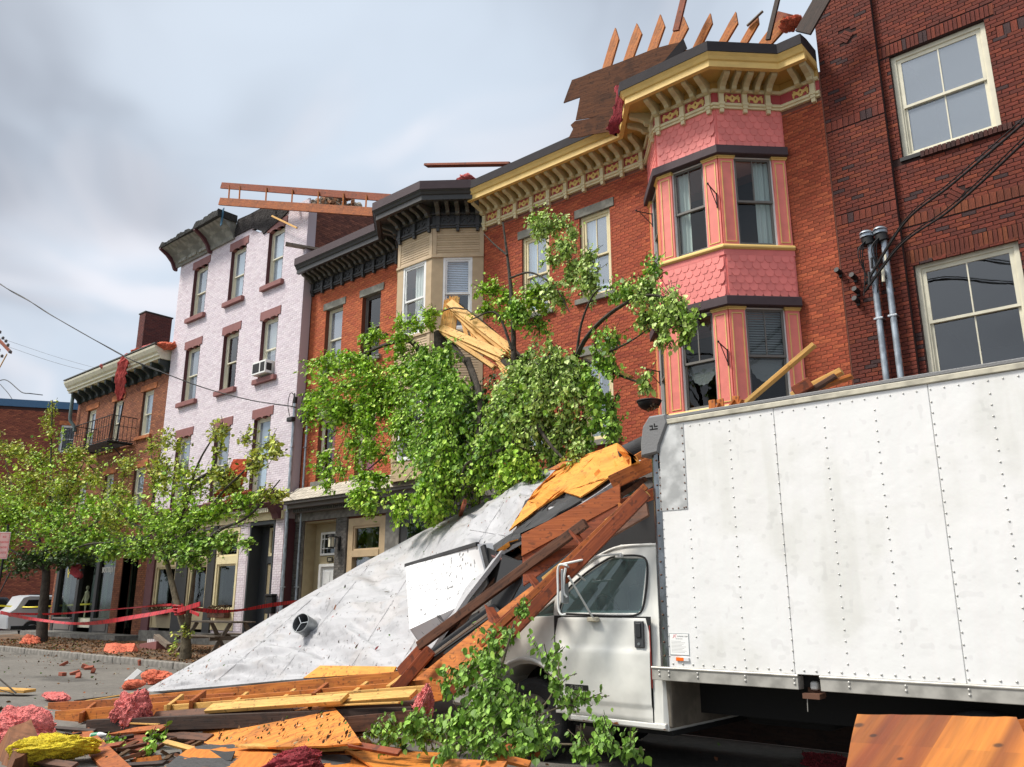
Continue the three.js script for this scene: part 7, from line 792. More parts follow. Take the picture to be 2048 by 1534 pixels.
{ // the broken street tree
  const zt = -10.9, tp = P(884, 680, zt), gx = tp[0] - 0.15, t = thing('broken_tree', 'snapped street tree with splintered trunk and drooping green crown against the brick houses', 'tree', [gx, 0.2, zt]);
  put(t, 'trunk', [taper([[gx, 0.1, zt], [gx + 0.02, 1.6, zt], [gx + 0.08, 3.4, zt], P(886, 760, zt), P(882, 665, zt)], 0.24, 0.15, 26, 12, 3, 0.12)], MAT.bark);
  const fallenLog = put(t, 'fallen_trunk', [taper([P(900, 668, zt + 0.05), P(960, 690, zt + 0.12), P(1030, 738, zt + 0.3), P(1120, 770, zt + 0.4), P(1170, 800, zt + 0.3)], 0.13, 0.05, 22, 10, 5, 0.2), taper([P(912, 612, zt - 0.05), P(970, 655, zt - 0.05), P(1040, 715, zt), P(1110, 765, zt + 0.1)], 0.085, 0.05, 20, 10, 7, 0.2)], MAT.bark);
  const rs = rng(7), sp = (a, b, w, h, m = W.fresh) => put(t, 'splintered_wood', [(() => { const A = V(a), B = V(b), L = A.distanceTo(B); const n = 6, pts = [[-L / 2, -h / 2]]; for (let i = 0; i <= n; i++) pts.push([L / 2 + (i % 2 ? -1 : 1) * L * 0.05 * rs(), lerp(-h / 2, h / 2, i / n)]); pts.push([-L / 2, h / 2]); const g = ext(pts, w, [], 0.006); g.translate(0, 0, -w / 2); const d = B.clone().sub(A).normalize(), s = new THREE.Vector3().crossVectors(d, V(FW)).normalize(), u = new THREE.Vector3().crossVectors(d, s); let q = uvm(g); q.applyMatrix4(M4().makeBasis(d, s, u).setPosition(A.add(B).multiplyScalar(0.5))); return q; })()], m, true);
  const F = (x, y, dz = 0) => P(x, y, zt + 0.1 + dz);
  for (let i = 0; i < 6; i++) sp(F(884 + i * 4.5, 664 - i, 0.06 * rs()), F(893 + i * 4.2 + 2 * rs(), 594 + 8 * rs(), -0.06), 0.06, 0.09);
  for (let i = 0; i < 3; i++) sp(F(900 + i * 4, 606 + i * 9, -0.03 + 0.06 * rs()), F(1000 + 24 * rs(), 700 + i * 13, 0.1), 0.07, 0.15 - 0.03 * i, i === 1 ? W.pine : W.fresh); for (let i = 0; i < 3; i++) sp(F(884 + i * 2, 657 + i * 5, 0.06 + 0.05 * rs()), F(985 + 30 * rs(), 706 + i * 11 + 8 * rs(), 0.2), 0.07, 0.14 - 0.03 * i, i === 2 ? W.pine : W.fresh); for (let i = 0; i < 12; i++) { const k = i / 12; sp(F(915 + 60 * k + 8 * rs(), 628 + 46 * k), F(925 + 70 * k + 10 * rs(), 672 + 44 * k, 0.08), 0.016, 0.016 + 0.03 * rs()); } for (let i = 0; i < 4; i++) sp(F(990 + i * 5, 716 + i * 8, 0.2), F(1022 + 12 * rs(), 752 + 10 * i, 0.25), 0.04, 0.06);
  sp(P(1215, 738, -10.6), P(1262, 755, -10.5), 0.04, 0.06); put(t, 'vine', [tube([F(886, 622, 0.12), F(905, 616, 0.14), F(935, 619, 0.1)], 0.015, 12, 5)], MAT.bark);
  const lb = (pts, a, b, s) => put(t, 'limb', [taper(pts.map(q => P(...q)), a, b, 18, 7, s, 0.15)], MAT.bark);
  lb([[1028, 740, -10.6], [1026, 640, -10.7], [1018, 540, -10.9], [1006, 445, -11]], 0.055, 0.018, 1); lb([[1014, 510, -10.9], [990, 490, -10.9], [968, 468, -10.9]], 0.022, 0.01, 2); lb([[1020, 556, -10.8], [1060, 545, -10.7], [1110, 575, -10.6], [1140, 625, -10.5]], 0.022, 0.008, 3); lb([[1140, 750, -10.5], [1170, 680, -10.4], [1230, 620, -10.3], [1300, 590, -10.2], [1372, 615, -10.1]], 0.05, 0.012, 4); lb([[1150, 745, -10.5], [1165, 640, -10.4], [1195, 580, -10.3], [1230, 575, -10.2]], 0.03, 0.008, 5); lb([[1195, 715, -10.3], [1265, 680, -10.2], [1320, 640, -10.1]], 0.02, 0.008, 6); lb([[1170, 720, -10.5], [1250, 755, -10.4], [1300, 770, -10.3]], 0.03, 0.012, 7); lb([[1025, 700, -10.6], [990, 625, -10.6], [940, 640, -10.6]], 0.03, 0.012, 8);
  lb([[878, 760, -10.9], [850, 720, -10.7], [818, 680, -10.5], [770, 690, -10.3], [700, 720, -10.1]], 0.08, 0.02, 9); lb([[870, 780, -10.7], [800, 760, -10.4], [720, 770, -10.2], [650, 790, -10.1]], 0.035, 0.01, 10); lb([[875, 800, -10.6], [830, 850, -10.2], [770, 910, -9.9], [735, 940, -9.8]], 0.04, 0.012, 11); lb([[900, 780, -10.6], [905, 860, -10.1], [920, 950, -9.8], [900, 1020, -9.6]], 0.07, 0.02, 12); lb([[935, 720, -10.4], [960, 800, -9.9], [950, 900, -9.6], [925, 980, -9.4]], 0.07, 0.02, 13); lb([[1040, 800, -10.2], [1035, 880, -9.7], [990, 905, -9.5], [935, 925, -9.4], [920, 960, -9.4]], 0.05, 0.015, 14); lb([[1045, 840, -10], [1040, 920, -9.6], [1010, 960, -9.5], [1002, 1000, -9.4]], 0.04, 0.012, 15); lb([[1050, 780, -10.2], [1080, 860, -9.7], [1130, 920, -9.6], [1160, 935, -9.6]], 0.05, 0.014, 16); lb([[890, 700, -10.9], [868, 760, -10.6], [860, 850, -10.4], [856, 900, -10.3]], 0.05, 0.014, 17); lb([[905, 690, -10.8], [940, 740, -10.5], [955, 820, -10.2]], 0.06, 0.03, 18);
  const cl = [[740, 775, -10.25, 140, 90, 62, LIME, 0.4, 1], [700, 860, -10.1, 90, 110, 40, LIME, 0.4, 1], [905, 890, -9.95, 125, 150, 110, MID, 0.8, 1], [1050, 870, -10, 120, 110, 74, MID, 0.8, 1], [1130, 780, -10.3, 90, 60, 30, PALE, 0.7, 1], [850, 800, -10.2, 90, 110, 60, LIME, 0.6, 1], [700, 735, -10.2, 85, 48, 70, LIME], [640, 780, -10.2, 46, 55, 46, LIME], [770, 690, -10.4, 66, 34, 40, LIME], [730, 800, -10.1, 105, 62, 100, LIME], [660, 835, -10.1, 55, 45, 42, LIME], [800, 765, -10.3, 80, 65, 70, LIME], [770, 855, -10, 70, 60, 60, LIME], [715, 905, -9.9, 55, 35, 26, LIME], [715, 965, -9.8, 62, 42, 48, LIME], [660, 935, -9.9, 42, 26, 18, LIME], [730, 1010, -9.7, 42, 34, 28, LIME], [655, 975, -9.8, 18, 20, 6, LIME], [830, 655, -10.5, 50, 20, 14, LIME], [870, 640, -10.8, 40, 30, 14, LIME],
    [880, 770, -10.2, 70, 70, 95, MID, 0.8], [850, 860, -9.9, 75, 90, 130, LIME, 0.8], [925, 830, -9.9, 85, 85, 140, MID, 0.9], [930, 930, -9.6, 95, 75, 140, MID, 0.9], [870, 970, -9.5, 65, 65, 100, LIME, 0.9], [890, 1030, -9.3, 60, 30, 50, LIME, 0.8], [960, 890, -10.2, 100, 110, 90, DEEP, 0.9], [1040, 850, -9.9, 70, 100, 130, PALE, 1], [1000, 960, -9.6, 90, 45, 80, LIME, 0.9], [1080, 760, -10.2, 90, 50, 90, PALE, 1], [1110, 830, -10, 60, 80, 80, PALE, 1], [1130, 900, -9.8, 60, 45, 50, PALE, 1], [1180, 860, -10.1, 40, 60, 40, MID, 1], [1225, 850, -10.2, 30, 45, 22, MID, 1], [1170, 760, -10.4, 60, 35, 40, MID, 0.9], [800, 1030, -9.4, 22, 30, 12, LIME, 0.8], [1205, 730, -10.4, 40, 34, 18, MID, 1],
    [1078, 447, -11, 38, 14, 14, PALE, 0.5], [1072, 475, -10.9, 34, 26, 16, PALE, 0.7], [1110, 462, -10.9, 34, 12, 10, PALE, 0.7], [1148, 478, -10.9, 12, 22, 6, PALE, 0.8], [1110, 515, -10.8, 48, 24, 20, PALE, 0.8], [1165, 540, -10.7, 40, 35, 24, PALE, 0.8], [1130, 590, -10.6, 50, 34, 26, PALE, 0.8], [1190, 590, -10.5, 26, 32, 14, PALE, 0.9], [1060, 600, -10.7, 60, 30, 26, LIME, 0.5], [990, 590, -10.8, 50, 24, 20, LIME, 0.3], [1000, 625, -10.7, 60, 26, 24, LIME, 0.5], [1055, 650, -10.6, 60, 40, 34, MID, 0.8], [1240, 600, -10.3, 45, 20, 14, MID, 0.7], [1300, 600, -10.2, 50, 30, 24, PALE, 0.9], [1345, 630, -10.1, 42, 42, 36, PALE, 1], [1372, 665, -10.1, 16, 42, 18, MID, 1], [1310, 650, -10.2, 40, 26, 20, PALE, 1], [1308, 548, -10.4, 22, 14, 7, MID, 0.9], [1290, 778, -10.3, 24, 14, 6, PALE, 0.8], [1215, 690, -10.4, 30, 20, 10, MID, 0.8], [1330, 690, -10.1, 26, 16, 8, PALE, 1]];
  const fo = foliage(201, cl, { k: 3.7, cols: MID, hang: 0.35, twig: 0.34, per: 8, size: 0.082, twigP: 0.6 }); fo.c = P(900, 800, -10); crown(t, 'crown', fo, 280);
}
function streetTree(label, base, limbs, cl, seed, o, m = MAT.barkL) {
  const t = thing('street_tree', label, 'tree', [base[0], base[1], base[2]]); put(t, 'trunk', [taper([[base[0], base[1] - 0.1, base[2]], ...limbs[0].map(q => P(...q))], o.r, o.r * 0.6, 20, 11, seed, 0.14)], m);
  limbs.slice(1).forEach((l, i) => put(t, 'limb', [taper(l.map(q => P(q[0], q[1], q[2])), l.r || o.r * 0.33, 0.014, 18, 7, seed + i, 0.12)], i < 2 ? m : MAT.bark));
  const fo = foliage(seed, cl, o); const c0 = cl[0]; fo.c = P(c0[0], c0[1], c0[2]); crown(t, 'crown', fo, 0, MAT.bark);
}
const b1 = P(84, 1283, -12.3), b2 = P(371, 1318, -11.3);
streetTree('young green street tree with dark straight trunk at far left on the pavement', b1, [[[86, 1220, -12.3], [92, 1160, -12.3], [92, 1110, -12.3]], [[92, 1120, -12.3], [70, 1060, -12.2], [30, 990, -12.1], [10, 920, -12]], [[92, 1130, -12.3], [140, 1080, -12.3], [200, 1040, -12.2], [240, 1010, -12.2]], [[92, 1110, -12.3], [100, 1000, -12.4], [102, 900, -12.5], [105, 800, -12.5]], [[96, 1060, -12.3], [140, 980, -12.5], [170, 920, -12.5]], [[80, 1090, -12.2], [30, 1060, -12], [0, 1040, -11.8]], [[90, 1140, -12.3], [40, 1110, -12], [5, 1090, -11.8]], [[95, 1125, -12.2], [170, 1090, -11.9], [235, 1085, -11.7]]],
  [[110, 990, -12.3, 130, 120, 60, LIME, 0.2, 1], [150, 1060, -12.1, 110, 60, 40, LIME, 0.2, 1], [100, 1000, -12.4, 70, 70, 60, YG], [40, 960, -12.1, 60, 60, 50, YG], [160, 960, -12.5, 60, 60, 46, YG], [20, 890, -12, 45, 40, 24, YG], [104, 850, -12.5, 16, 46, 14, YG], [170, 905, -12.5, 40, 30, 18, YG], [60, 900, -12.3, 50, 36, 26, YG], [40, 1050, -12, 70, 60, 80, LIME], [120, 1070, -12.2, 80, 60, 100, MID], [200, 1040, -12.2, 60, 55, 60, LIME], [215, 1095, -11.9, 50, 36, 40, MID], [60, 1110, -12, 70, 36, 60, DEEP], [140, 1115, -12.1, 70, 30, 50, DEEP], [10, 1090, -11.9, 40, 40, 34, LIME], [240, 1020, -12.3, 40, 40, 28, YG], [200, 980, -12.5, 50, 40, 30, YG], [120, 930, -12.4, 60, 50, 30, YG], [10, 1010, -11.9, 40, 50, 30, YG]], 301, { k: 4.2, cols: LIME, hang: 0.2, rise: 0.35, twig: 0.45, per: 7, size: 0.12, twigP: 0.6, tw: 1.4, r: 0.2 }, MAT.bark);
streetTree('young leafy street tree with forked grey trunk wrapped in red tape', b2, [[[372, 1285, -11.3], [370, 1262, -11.3]], Object.assign([[370, 1262, -11.3], [352, 1200, -11.3], [335, 1130, -11.3], [325, 1090, -11.35], [300, 1040, -11.4], [270, 985, -11.5]], { r: 0.10 }), Object.assign([[372, 1262, -11.3], [382, 1200, -11.2], [390, 1140, -11.1], [402, 1090, -11.05]], { r: 0.095 }), [[328, 1100, -11.3], [350, 1060, -11.3], [375, 1000, -11.3], [395, 930, -11.4], [445, 845, -11.5]], [[345, 1080, -11.3], [400, 1050, -11.1], [440, 990, -11], [500, 930, -10.9], [540, 880, -10.9]], [[300, 1040, -11.4], [310, 960, -11.6], [300, 900, -11.7]], [[400, 1095, -11.05], [440, 1060, -10.9], [500, 1030, -10.8], [560, 960, -10.8]], [[310, 1060, -11.4], [270, 1050, -11.3], [220, 1000, -11.4]], [[395, 960, -11.4], [430, 930, -11.3], [435, 880, -11.3]]],
  [[390, 1000, -11.2, 140, 90, 46, LIME, 0.15, 1], [330, 1060, -11.3, 110, 60, 30, LIME, 0.15, 1], [300, 960, -11.5, 50, 60, 34, YG], [390, 960, -11.3, 50, 60, 34, YG], [440, 870, -11.4, 26, 40, 14, YG], [330, 900, -11.6, 50, 40, 20, YG], [500, 900, -10.9, 40, 46, 18, YG], [540, 900, -10.9, 24, 50, 12, YG], [460, 960, -11.1, 50, 50, 30, YG], [350, 1040, -11.3, 60, 45, 50, LIME], [430, 1040, -11, 60, 40, 50, LIME], [290, 1050, -11.4, 55, 50, 46, LIME], [500, 1000, -10.9, 50, 36, 28, LIME], [400, 1090, -11, 70, 30, 46, MID], [300, 1100, -11.3, 55, 30, 34, MID], [460, 1080, -10.9, 50, 24, 26, MID], [240, 1020, -11.4, 40, 45, 26, YG], [250, 950, -11.6, 40, 40, 18, YG], [545, 985, -10.8, 30, 26, 10, YG], [370, 1120, -11.1, 40, 18, 14, MID], [370, 1258, -11.2, 8, 14, 3, YG]], 302, { k: 4, cols: LIME, hang: 0.15, rise: 0.4, twig: 0.4, per: 6, size: 0.112, twigP: 0.8, tw: 1.4, r: 0.17 });
{ // the torn branch lying against the truck
  const t = thing('fallen_branch', 'leafy green branch lying on the street against the front wheel of the truck', 'branch', G(1000, 1500)); const bl = (pts, a, s) => put(t, 'limb', [taper(pts.map(q => P(...q)), a, 0.006, 16, 6, s, 0.15)], MAT.barkL);
  bl([[900, 1500, -5.6], [970, 1420, -5.8], [1000, 1340, -6], [1030, 1240, -6.3]], 0.028, 1); bl([[900, 1500, -5.6], [1020, 1470, -5.8], [1110, 1380, -6.1], [1118, 1310, -6.3]], 0.02, 2); bl([[900, 1500, -5.6], [1060, 1490, -5.6], [1180, 1490, -5.7], [1290, 1500, -5.8]], 0.02, 3); bl([[900, 1500, -5.6], [860, 1480, -5.7], [780, 1475, -5.8]], 0.015, 4); bl([[1080, 1430, -5.9], [1140, 1410, -6.2], [1160, 1420, -6.3]], 0.01, 5);
  const G1 = [[0.24, 0.44, 0.045, 4], [0.18, 0.35, 0.035, 4], [0.33, 0.53, 0.07, 2], [0.10, 0.2, 0.02, 2]];
  const cl = [[1045, 1232, -6.3, 16, 12, 5], [1000, 1280, -6.2, 34, 20, 12], [965, 1315, -6.1, 50, 24, 22], [965, 1360, -6, 56, 28, 36], [960, 1390, -5.9, 66, 40, 52], [1000, 1405, -5.9, 46, 44, 40], [940, 1440, -5.7, 70, 40, 56], [985, 1455, -5.7, 76, 36, 62], [870, 1470, -5.7, 70, 28, 52], [790, 1478, -5.8, 50, 22, 34], [1070, 1500, -5.4, 90, 28, 50], [950, 1505, -5.4, 70, 26, 40], [1110, 1340, -6.25, 18, 34, 11], [1115, 1390, -6.1, 20, 30, 9], [1155, 1410, -6.25, 26, 26, 11], [1075, 1465, -5.9, 34, 20, 14], [1052, 1415, -6, 30, 40, 22], [1205, 1470, -5.9, 20, 24, 8], [1190, 1505, -5.6, 50, 18, 20], [1260, 1515, -5.6, 34, 12, 9], [905, 1380, -5.9, 26, 34, 14], [720, 1462, -6, 14, 18, 6], [900, 1520, -5.2, 40, 16, 14], [1070, 1300, -6.5, 14, 10, 2]];
  const fo = foliage(401, cl, { k: 2.0, cols: G1, hang: 0.75, twig: 0.2, per: 6, size: 0.064, twigP: 0.4, depth: 1.0 }); fo.c = P(1000, 1450, -5.7); crown(t, 'foliage', fo, 290, MAT.barkL);
}
const sprig = (lab, cl, seed) => { const t = thing('leaf_sprig', lab, 'leaves', G(cl[0][0], cl[0][1] + 10)); const fo = foliage(seed, cl, { cols: MID, hang: 0.4, twig: 0.16, per: 5, size: 0.075, twigP: 0.5 }); fo.c = P(cl[0][0], cl[0][1], cl[0][2]); crown(t, 'foliage', fo, 0, MAT.barkL); };
sprig('green leaf sprig left of the short orange board', [[225, 1488, -4.6, 22, 16, 9], [238, 1500, -4.5, 14, 10, 4]], 411); sprig('green leaf sprig right of the short orange board', [[305, 1480, -4.9, 30, 12, 9], [300, 1500, -4.6, 24, 12, 8], [330, 1470, -5, 14, 8, 3]], 412); sprig('small dry shrub sprouting beside the forked street tree base', [[345, 1300, -11.2, 16, 14, 16, YG], [352, 1283, -11.3, 8, 12, 5, LIME]], 413);
{ const t = thing('hanging_basket', 'dark hanging plant basket on the brick wall left of the lower bay', 'planter', P(1300, 812, -14.2)); const b = new THREE.SphereGeometry(0.24, 18, 8, 0, 6.29, Math.PI / 2, Math.PI / 2); b.scale(1, 0.8, 1); b.translate(...P(1298, 803, -14.2)); put(t, 'basket', [b, new THREE.TorusGeometry(0.24, 0.02, 6, 24).rotateX(Math.PI / 2).translate(...P(1298, 803, -14.2))], MAT.black); const fo = foliage(414, [[1290, 780, -14.1, 22, 16, 8, PALE], [1306, 818, -14.1, 16, 10, 4, [[0.12, 0.09, 0.04, 1]]]], { cols: PALE, hang: 0.3, twig: 0.25, per: 6, size: 0.09, twigP: 0.7 }); fo.c = P(1296, 795, -14.2); crown(t, 'plant', fo, 0); }

{ // smaller broken boards tangled in the foreground, each its own piece
  const B = [[105, 1448, 225, 1436, -5.6, .09, W.orange, 'thin orange board end sticking out left of the joists'], [60, 1452, 190, 1462, -4.7, .05, W.black, 'black charred lath behind the yellow insulation'], [175, 1470, 330, 1455, -5.0, .10, W.joist, 'brown board across the road left of the big plywood triangle'], [300, 1468, 420, 1476, -5.2, .12, W.dark, 'dark board pushed under the left tip of the plywood triangle'], [330, 1484, 420, 1508, -4.8, .06, W.pine, 'short pale lath crossing the tar paper sheet corner'], [170, 1500, 245, 1488, -4.3, .07, W.red, 'red brown broken stick beside the orange brown plank'], [60, 1520, 150, 1532, -3.6, .08, W.dark, 'dark broken lath at the bottom left edge'], [200, 1534, 330, 1526, -4.1, .05, W.black, 'black stick along the bottom edge right of the plank'], [690, 1470, 790, 1452, -5.9, .12, W.dark, 'dark timber end right of the plywood triangle'], [700, 1488, 800, 1506, -5.3, .07, W.red, 'red brown splinter under the low green leaves'], [110, 1412, 60, 1434, -5.6, .06, W.pine, 'pale split lath beside the large pink heap'], [20, 1396, 118, 1404, -6.2, .10, W.orange, 'orange plank behind the large pink heap'], [140, 1424, 205, 1402, -6.5, .05, W.dark, 'dark stick leaning on the joist ends'], [985, 1512, 1060, 1530, -5.2, .07, W.orange, 'orange splinter in the leaves at the bottom centre'], [1010, 1496, 1080, 1506, -5.4, .08, W.joist, 'orange brown splinter under the green branch'], [890, 1528, 1010, 1534, -5.0, .1, W.orange, 'orange board edge along the bottom below the branch'], [745, 1400, 792, 1386, -6.15, .05, W.red, 'small red brown peg beside the dark rafter foot']];
  for (const q of B) one('broken_board', q[7], 'board', [bar(P(q[0], q[1], q[4]), P(q[2], q[3], q[4] - 0.12), q[5], 0.03, 0.004, 0.5)], q[6], 'small broken boards in the foreground', true);
  const T = [[380, 1498, 470, 1520, -4.9], [120, 1470, 160, 1488, -4.4], [240, 1440, 330, 1452, -5.5]]; T.forEach((q, i) => one('tar_scrap', ['torn black tar paper scrap on the left of the sheet', 'small black tar paper scrap by the yellow insulation', 'black tar paper strip below the pink tuft on the joists'][i], 'scrap', [panel(frag([[q[0], q[1]], [q[2], q[1] + 4], [q[2] - 8, q[3]], [q[0] + 10, q[3] - 3]], 70 + i, 7).map(([x, y]) => P(x, y, q[4] + 0.2 * (y - q[1]) / 20)), 0.012)], MAT.tar, 'tar paper scraps', true));
  // nails and leaf scraps on the plywood
  const r = rng(801), ms = [], cs = []; for (let i = 0; i < 200; i++) { const px = 430 + 280 * r(), py = 1410 + 80 * r(); if (py < 1384 + (650 - px) * 0.33 + 10 || py > 1494 || px > 640 + (py - 1384) * 0.78) continue; const z = lerp(-5.15, -6.15, (1500 - py) / 116), p = P(px, py, z + 0.03); ms.push(trs([p[0], p[1] + 0.01, p[2]], [-1.2 + r(), r() * 6, r() - 0.5], [0.012 + 0.03 * r(), 0.02 + 0.035 * r(), 0.02])); cs.push(r() < 0.6 ? tint([0.06, 0.03, 0.015], 0.6 + r()) : r() < 0.5 ? tint([0.5, 0.38, 0.2], 0.6 + r() * 0.8) : tint([0.1, 0.2, 0.04], 1)); } tag(inst(scene, 'plywood_scraps', LEAF, std([1, 1, 1], 0.9, { side: THREE.DoubleSide }), ms, cs), 'tiny dark chips and leaf scraps scattered on the broken plywood triangle', 'debris');
}
// ---------- street furniture, cars, wires, litter ----------
{ const o = [-22.3, 0.25, -13.1], t = thing('picnic_table', 'weathered wooden picnic table on the pavement behind the fallen roof sheet', 'table', o), f = flat(o[2]), b = (n, ...a) => put(t, n, [cb(f, ...a, 0.01)], W.grey); const x0 = -23.6, x1 = -21.2; for (let i = 0; i < 5; i++) b('top_board', x0, x1, 1.02, 1.06, -0.38 + i * 0.155, -0.24 + i * 0.155); for (const z of [-0.85, -0.7, 0.55, 0.7]) b('seat_board', x0 - 0.1, x1, 0.66, 0.70, z, z + 0.14); for (const x of [x0 + 0.3, x1 - 0.3]) { for (const s of [-1, 1]) put(t, 'leg', [bar([x, 0.22, o[2] + s * 0.72], [x, 1.02, o[2] + s * 0.22], 0.05, 0.11)], W.grey, true); put(t, 'cross_bar', [bar([x + 0.05, 0.62, o[2] - 0.85], [x + 0.05, 0.62, o[2] + 0.85], 0.05, 0.1)], W.grey, true); } }
{ const t = thing('street_sign', 'red and white parking sign on a dark post at the left edge', 'sign', P(-22, 1328, -10.9)), b = P(-22, 1300, -10.9), x = b[0]; put(t, 'post', [rod([x, 0.1, -10.9], [x, 4.3, -10.9], 0.04, 8)], MAT.iron); const m4 = M4().makeRotationY(0.65).setPosition(x + 0.02, 3.55, -10.84); const g = new RoundedBoxGeometry(0.42, 0.95, 0.012, 2, 0.006).applyMatrix4(m4); put(t, 'sign_plate', [g], MAT.white); sign(t, 'sign_face', 0, M4().makeRotationY(0.65).setPosition(x + 0.026, 3.55, -10.832), 0.4, 0.92, std([1, 1, 1], 0.5, { map: textTex(128, 288, (c, w, h) => { c.fillStyle = '#d8a8a2'; c.fillRect(0, 0, w, h); c.strokeStyle = '#c0353a'; c.lineWidth = 5; c.strokeRect(6, 6, w - 12, h - 12); c.fillStyle = '#c0353a'; c.font = 'bold 30px sans-serif'; c.textAlign = 'center'; ['NO', 'PARKING', 'SNOW', 'ROUTE'].forEach((s, i) => c.fillText(s, w / 2, 60 + i * 58, 108)); }) })); put(t, 'stay', [bar([x, 1.7, -10.9], [x + 0.9, 2.6, -10.9], 0.03, 0.05)], MAT.iron); }
const tape = (lab, pts, h, m, name = 'caution_tape') => { const c = new THREE.CatmullRomCurve3(pts.map(V)), N = 90, pos = [], w = new THREE.Vector3(); for (let i = 0; i < N; i++) { const a = c.getPointAt(i / N), b = c.getPointAt((i + 1) / N), tw = (t) => { const k = 0.5 + 0.5 * Math.sin(t * 9 + 1); return [0, h * (0.55 + 0.45 * k), h * 0.5 * Math.sin(t * 13)]; }, u = tw(i / N), v = tw((i + 1) / N); pos.push(a.x, a.y, a.z, b.x, b.y, b.z, b.x, b.y + v[1], b.z + v[2], a.x, a.y, a.z, b.x, b.y + v[1], b.z + v[2], a.x, a.y + u[1], a.z + u[2]); } const g = new THREE.BufferGeometry(); g.setAttribute('position', new THREE.Float32BufferAttribute(pos, 3)); g.computeVertexNormals(); return tag(put(scene, name, [g], m), lab, 'tape'); };
const redT = std([0.55, 0.012, 0.018], 0.4, { side: THREE.DoubleSide, map: rep(tex(256, 16, (u) => { const k = h2(Math.floor(u * 40), 3, 9) > 0.62 ? 0.45 : 1; return [k, k, k]; }), 1.2) }), yelT = std([0.75, 0.62, 0.03], 0.5, { side: THREE.DoubleSide });
tape('red caution tape sagging from the left post to the forked tree', [P(0, 1228, -10.9), P(60, 1240, -10.9), P(180, 1250, -11), P(280, 1236, -11.1), P(368, 1219, -11.2)], 0.12, redT); tape('thin red caution tape running behind the left tree toward the building', [P(0, 1229, -11.2), P(100, 1230, -12.4), P(200, 1222, -13), P(285, 1215, -13.5), P(368, 1211, -11.5)], 0.07, redT); tape('red caution tape from the forked tree to the wall pipes', [P(372, 1220, -11.2), P(430, 1226, -11.8), P(500, 1220, -12.8), P(600, 1205, -14.5)], 0.11, redT);
one('tape_knot', 'bundle of red caution tape tied round the forked tree', 'tape', [0, 1, 2, 3].map(i => new THREE.TorusGeometry(0.25 - 0.02 * i, 0.03, 5, 18).rotateX(Math.PI / 2 + 0.2 * (i - 1.5)).translate(...P(366, 1217 + i * 2.5, -11.25))).concat([bar(P(355, 1222, -11.0), P(400, 1208, -11.0), 0.03, 0.12), bar(P(380, 1222, -11), P(398, 1230, -11), 0.02, 0.08)]), redT);
tape('yellow caution tape across the side street', [P(-10, 1213, -14), P(70, 1215, -14.5), P(190, 1209, -15.5)], 0.08, yelT);
{ // parked suv on the side street
  const T = thing('parked_suv', 'silver white sport utility car parked on the side street behind the left tree', 'car', [-41.8, 0, -16.5]), rot = M4().makeRotationY(-0.10 + Math.PI / 2).setPosition(-41.8, 0, -16.4); // local x = forward (-z world)
  const put2 = (n, g, m, p = T) => put(p, n, (Array.isArray(g) ? g : [g]).map(q => q.applyMatrix4(rot)), m); const arc = (cx) => { const a = []; for (let k = 0; k <= 10; k++) { const t = Math.PI * k / 10; a.push([cx + 0.42 * Math.cos(t), 0.42 + 0.42 * Math.sin(t)]); } return a.reverse(); };
  const out = [[-2.4, 0.5], [-2.45, 0.9], [-2.4, 1.15], [-2.2, 1.3], [-1.95, 1.78], [-1.7, 1.84], [0.3, 1.82], [0.9, 1.6], [1.25, 1.22], [2.2, 1.05], [2.42, 0.8], [2.42, 0.45]], bot = [[1.92, 0.42], ...arc(1.45).reverse().slice(1, -1), [1.03, 0.42], [-1.03, 0.42], ...arc(-1.45).reverse().slice(1, -1), [-1.87, 0.42]];
  const g = ext([...out, ...bot], 1.8, [], 0.05); g.translate(0, 0, -0.9); put2('body', toCreasedNormals(g, 0.7), std([0.62, 0.64, 0.66], 0.3, { metal: 0.3 }));
  for (const s of [1]) { put2('rear_quarter_window', ext([[-1.95, 1.32], [-1.75, 1.68], [-1.2, 1.7], [-1.05, 1.32]], 0.02).translate(0, 0, 0.945), TW.chassis); put2('side_window', ext([[-0.95, 1.3], [-0.95, 1.7], [-0.05, 1.7], [-0.05, 1.3]], 0.02).translate(0, 0, 0.945), TW.chassis); put2('side_window', ext([[0.05, 1.3], [0.05, 1.7], [0.3, 1.7], [0.95, 1.3]], 0.02).translate(0, 0, 0.945), TW.chassis); put2('cladding', [new THREE.BoxGeometry(4.6, 0.16, 0.04).translate(0, 0.5, 0.95)], MAT.rubber); put2('tail_lamp', new RoundedBoxGeometry(0.25, 0.16, 0.3, 2, 0.05).translate(-2.33, 1.05, 0.83), std([0.4, 0.01, 0.015], 0.3)); }
  for (const x of [-1.45, 1.45]) { const w = new THREE.LatheGeometry([[0.24, -0.1], [0.34, -0.11], [0.38, -0.06], [0.38, 0.06], [0.34, 0.11], [0.24, 0.1]].map(p => new THREE.Vector2(...p)), 28).rotateX(Math.PI / 2).translate(x, 0.38, 0.84); const W0 = put2('wheel', w, MAT.rubber); const sp = []; for (let k = 0; k < 7; k++) { const b = new THREE.BoxGeometry(0.22, 0.045, 0.03); b.translate(0.13, 0, 0); b.rotateZ(k * 0.8976); sp.push(b.translate(x, 0.38, 0.93)); } sp.push(new THREE.TorusGeometry(0.245, 0.02, 6, 28).translate(x, 0.38, 0.93)); put2('rim', sp, MAT.steel, W0); }
  put2('roof_rack', [rod([-1.7, 1.9, 0.65], [0.2, 1.9, 0.65], 0.025), rod([-1.5, 1.84, 0.65], [-1.5, 1.9, 0.65], 0.02), rod([0.1, 1.82, 0.65], [0.1, 1.9, 0.65], 0.02)], TW.chassis);
}
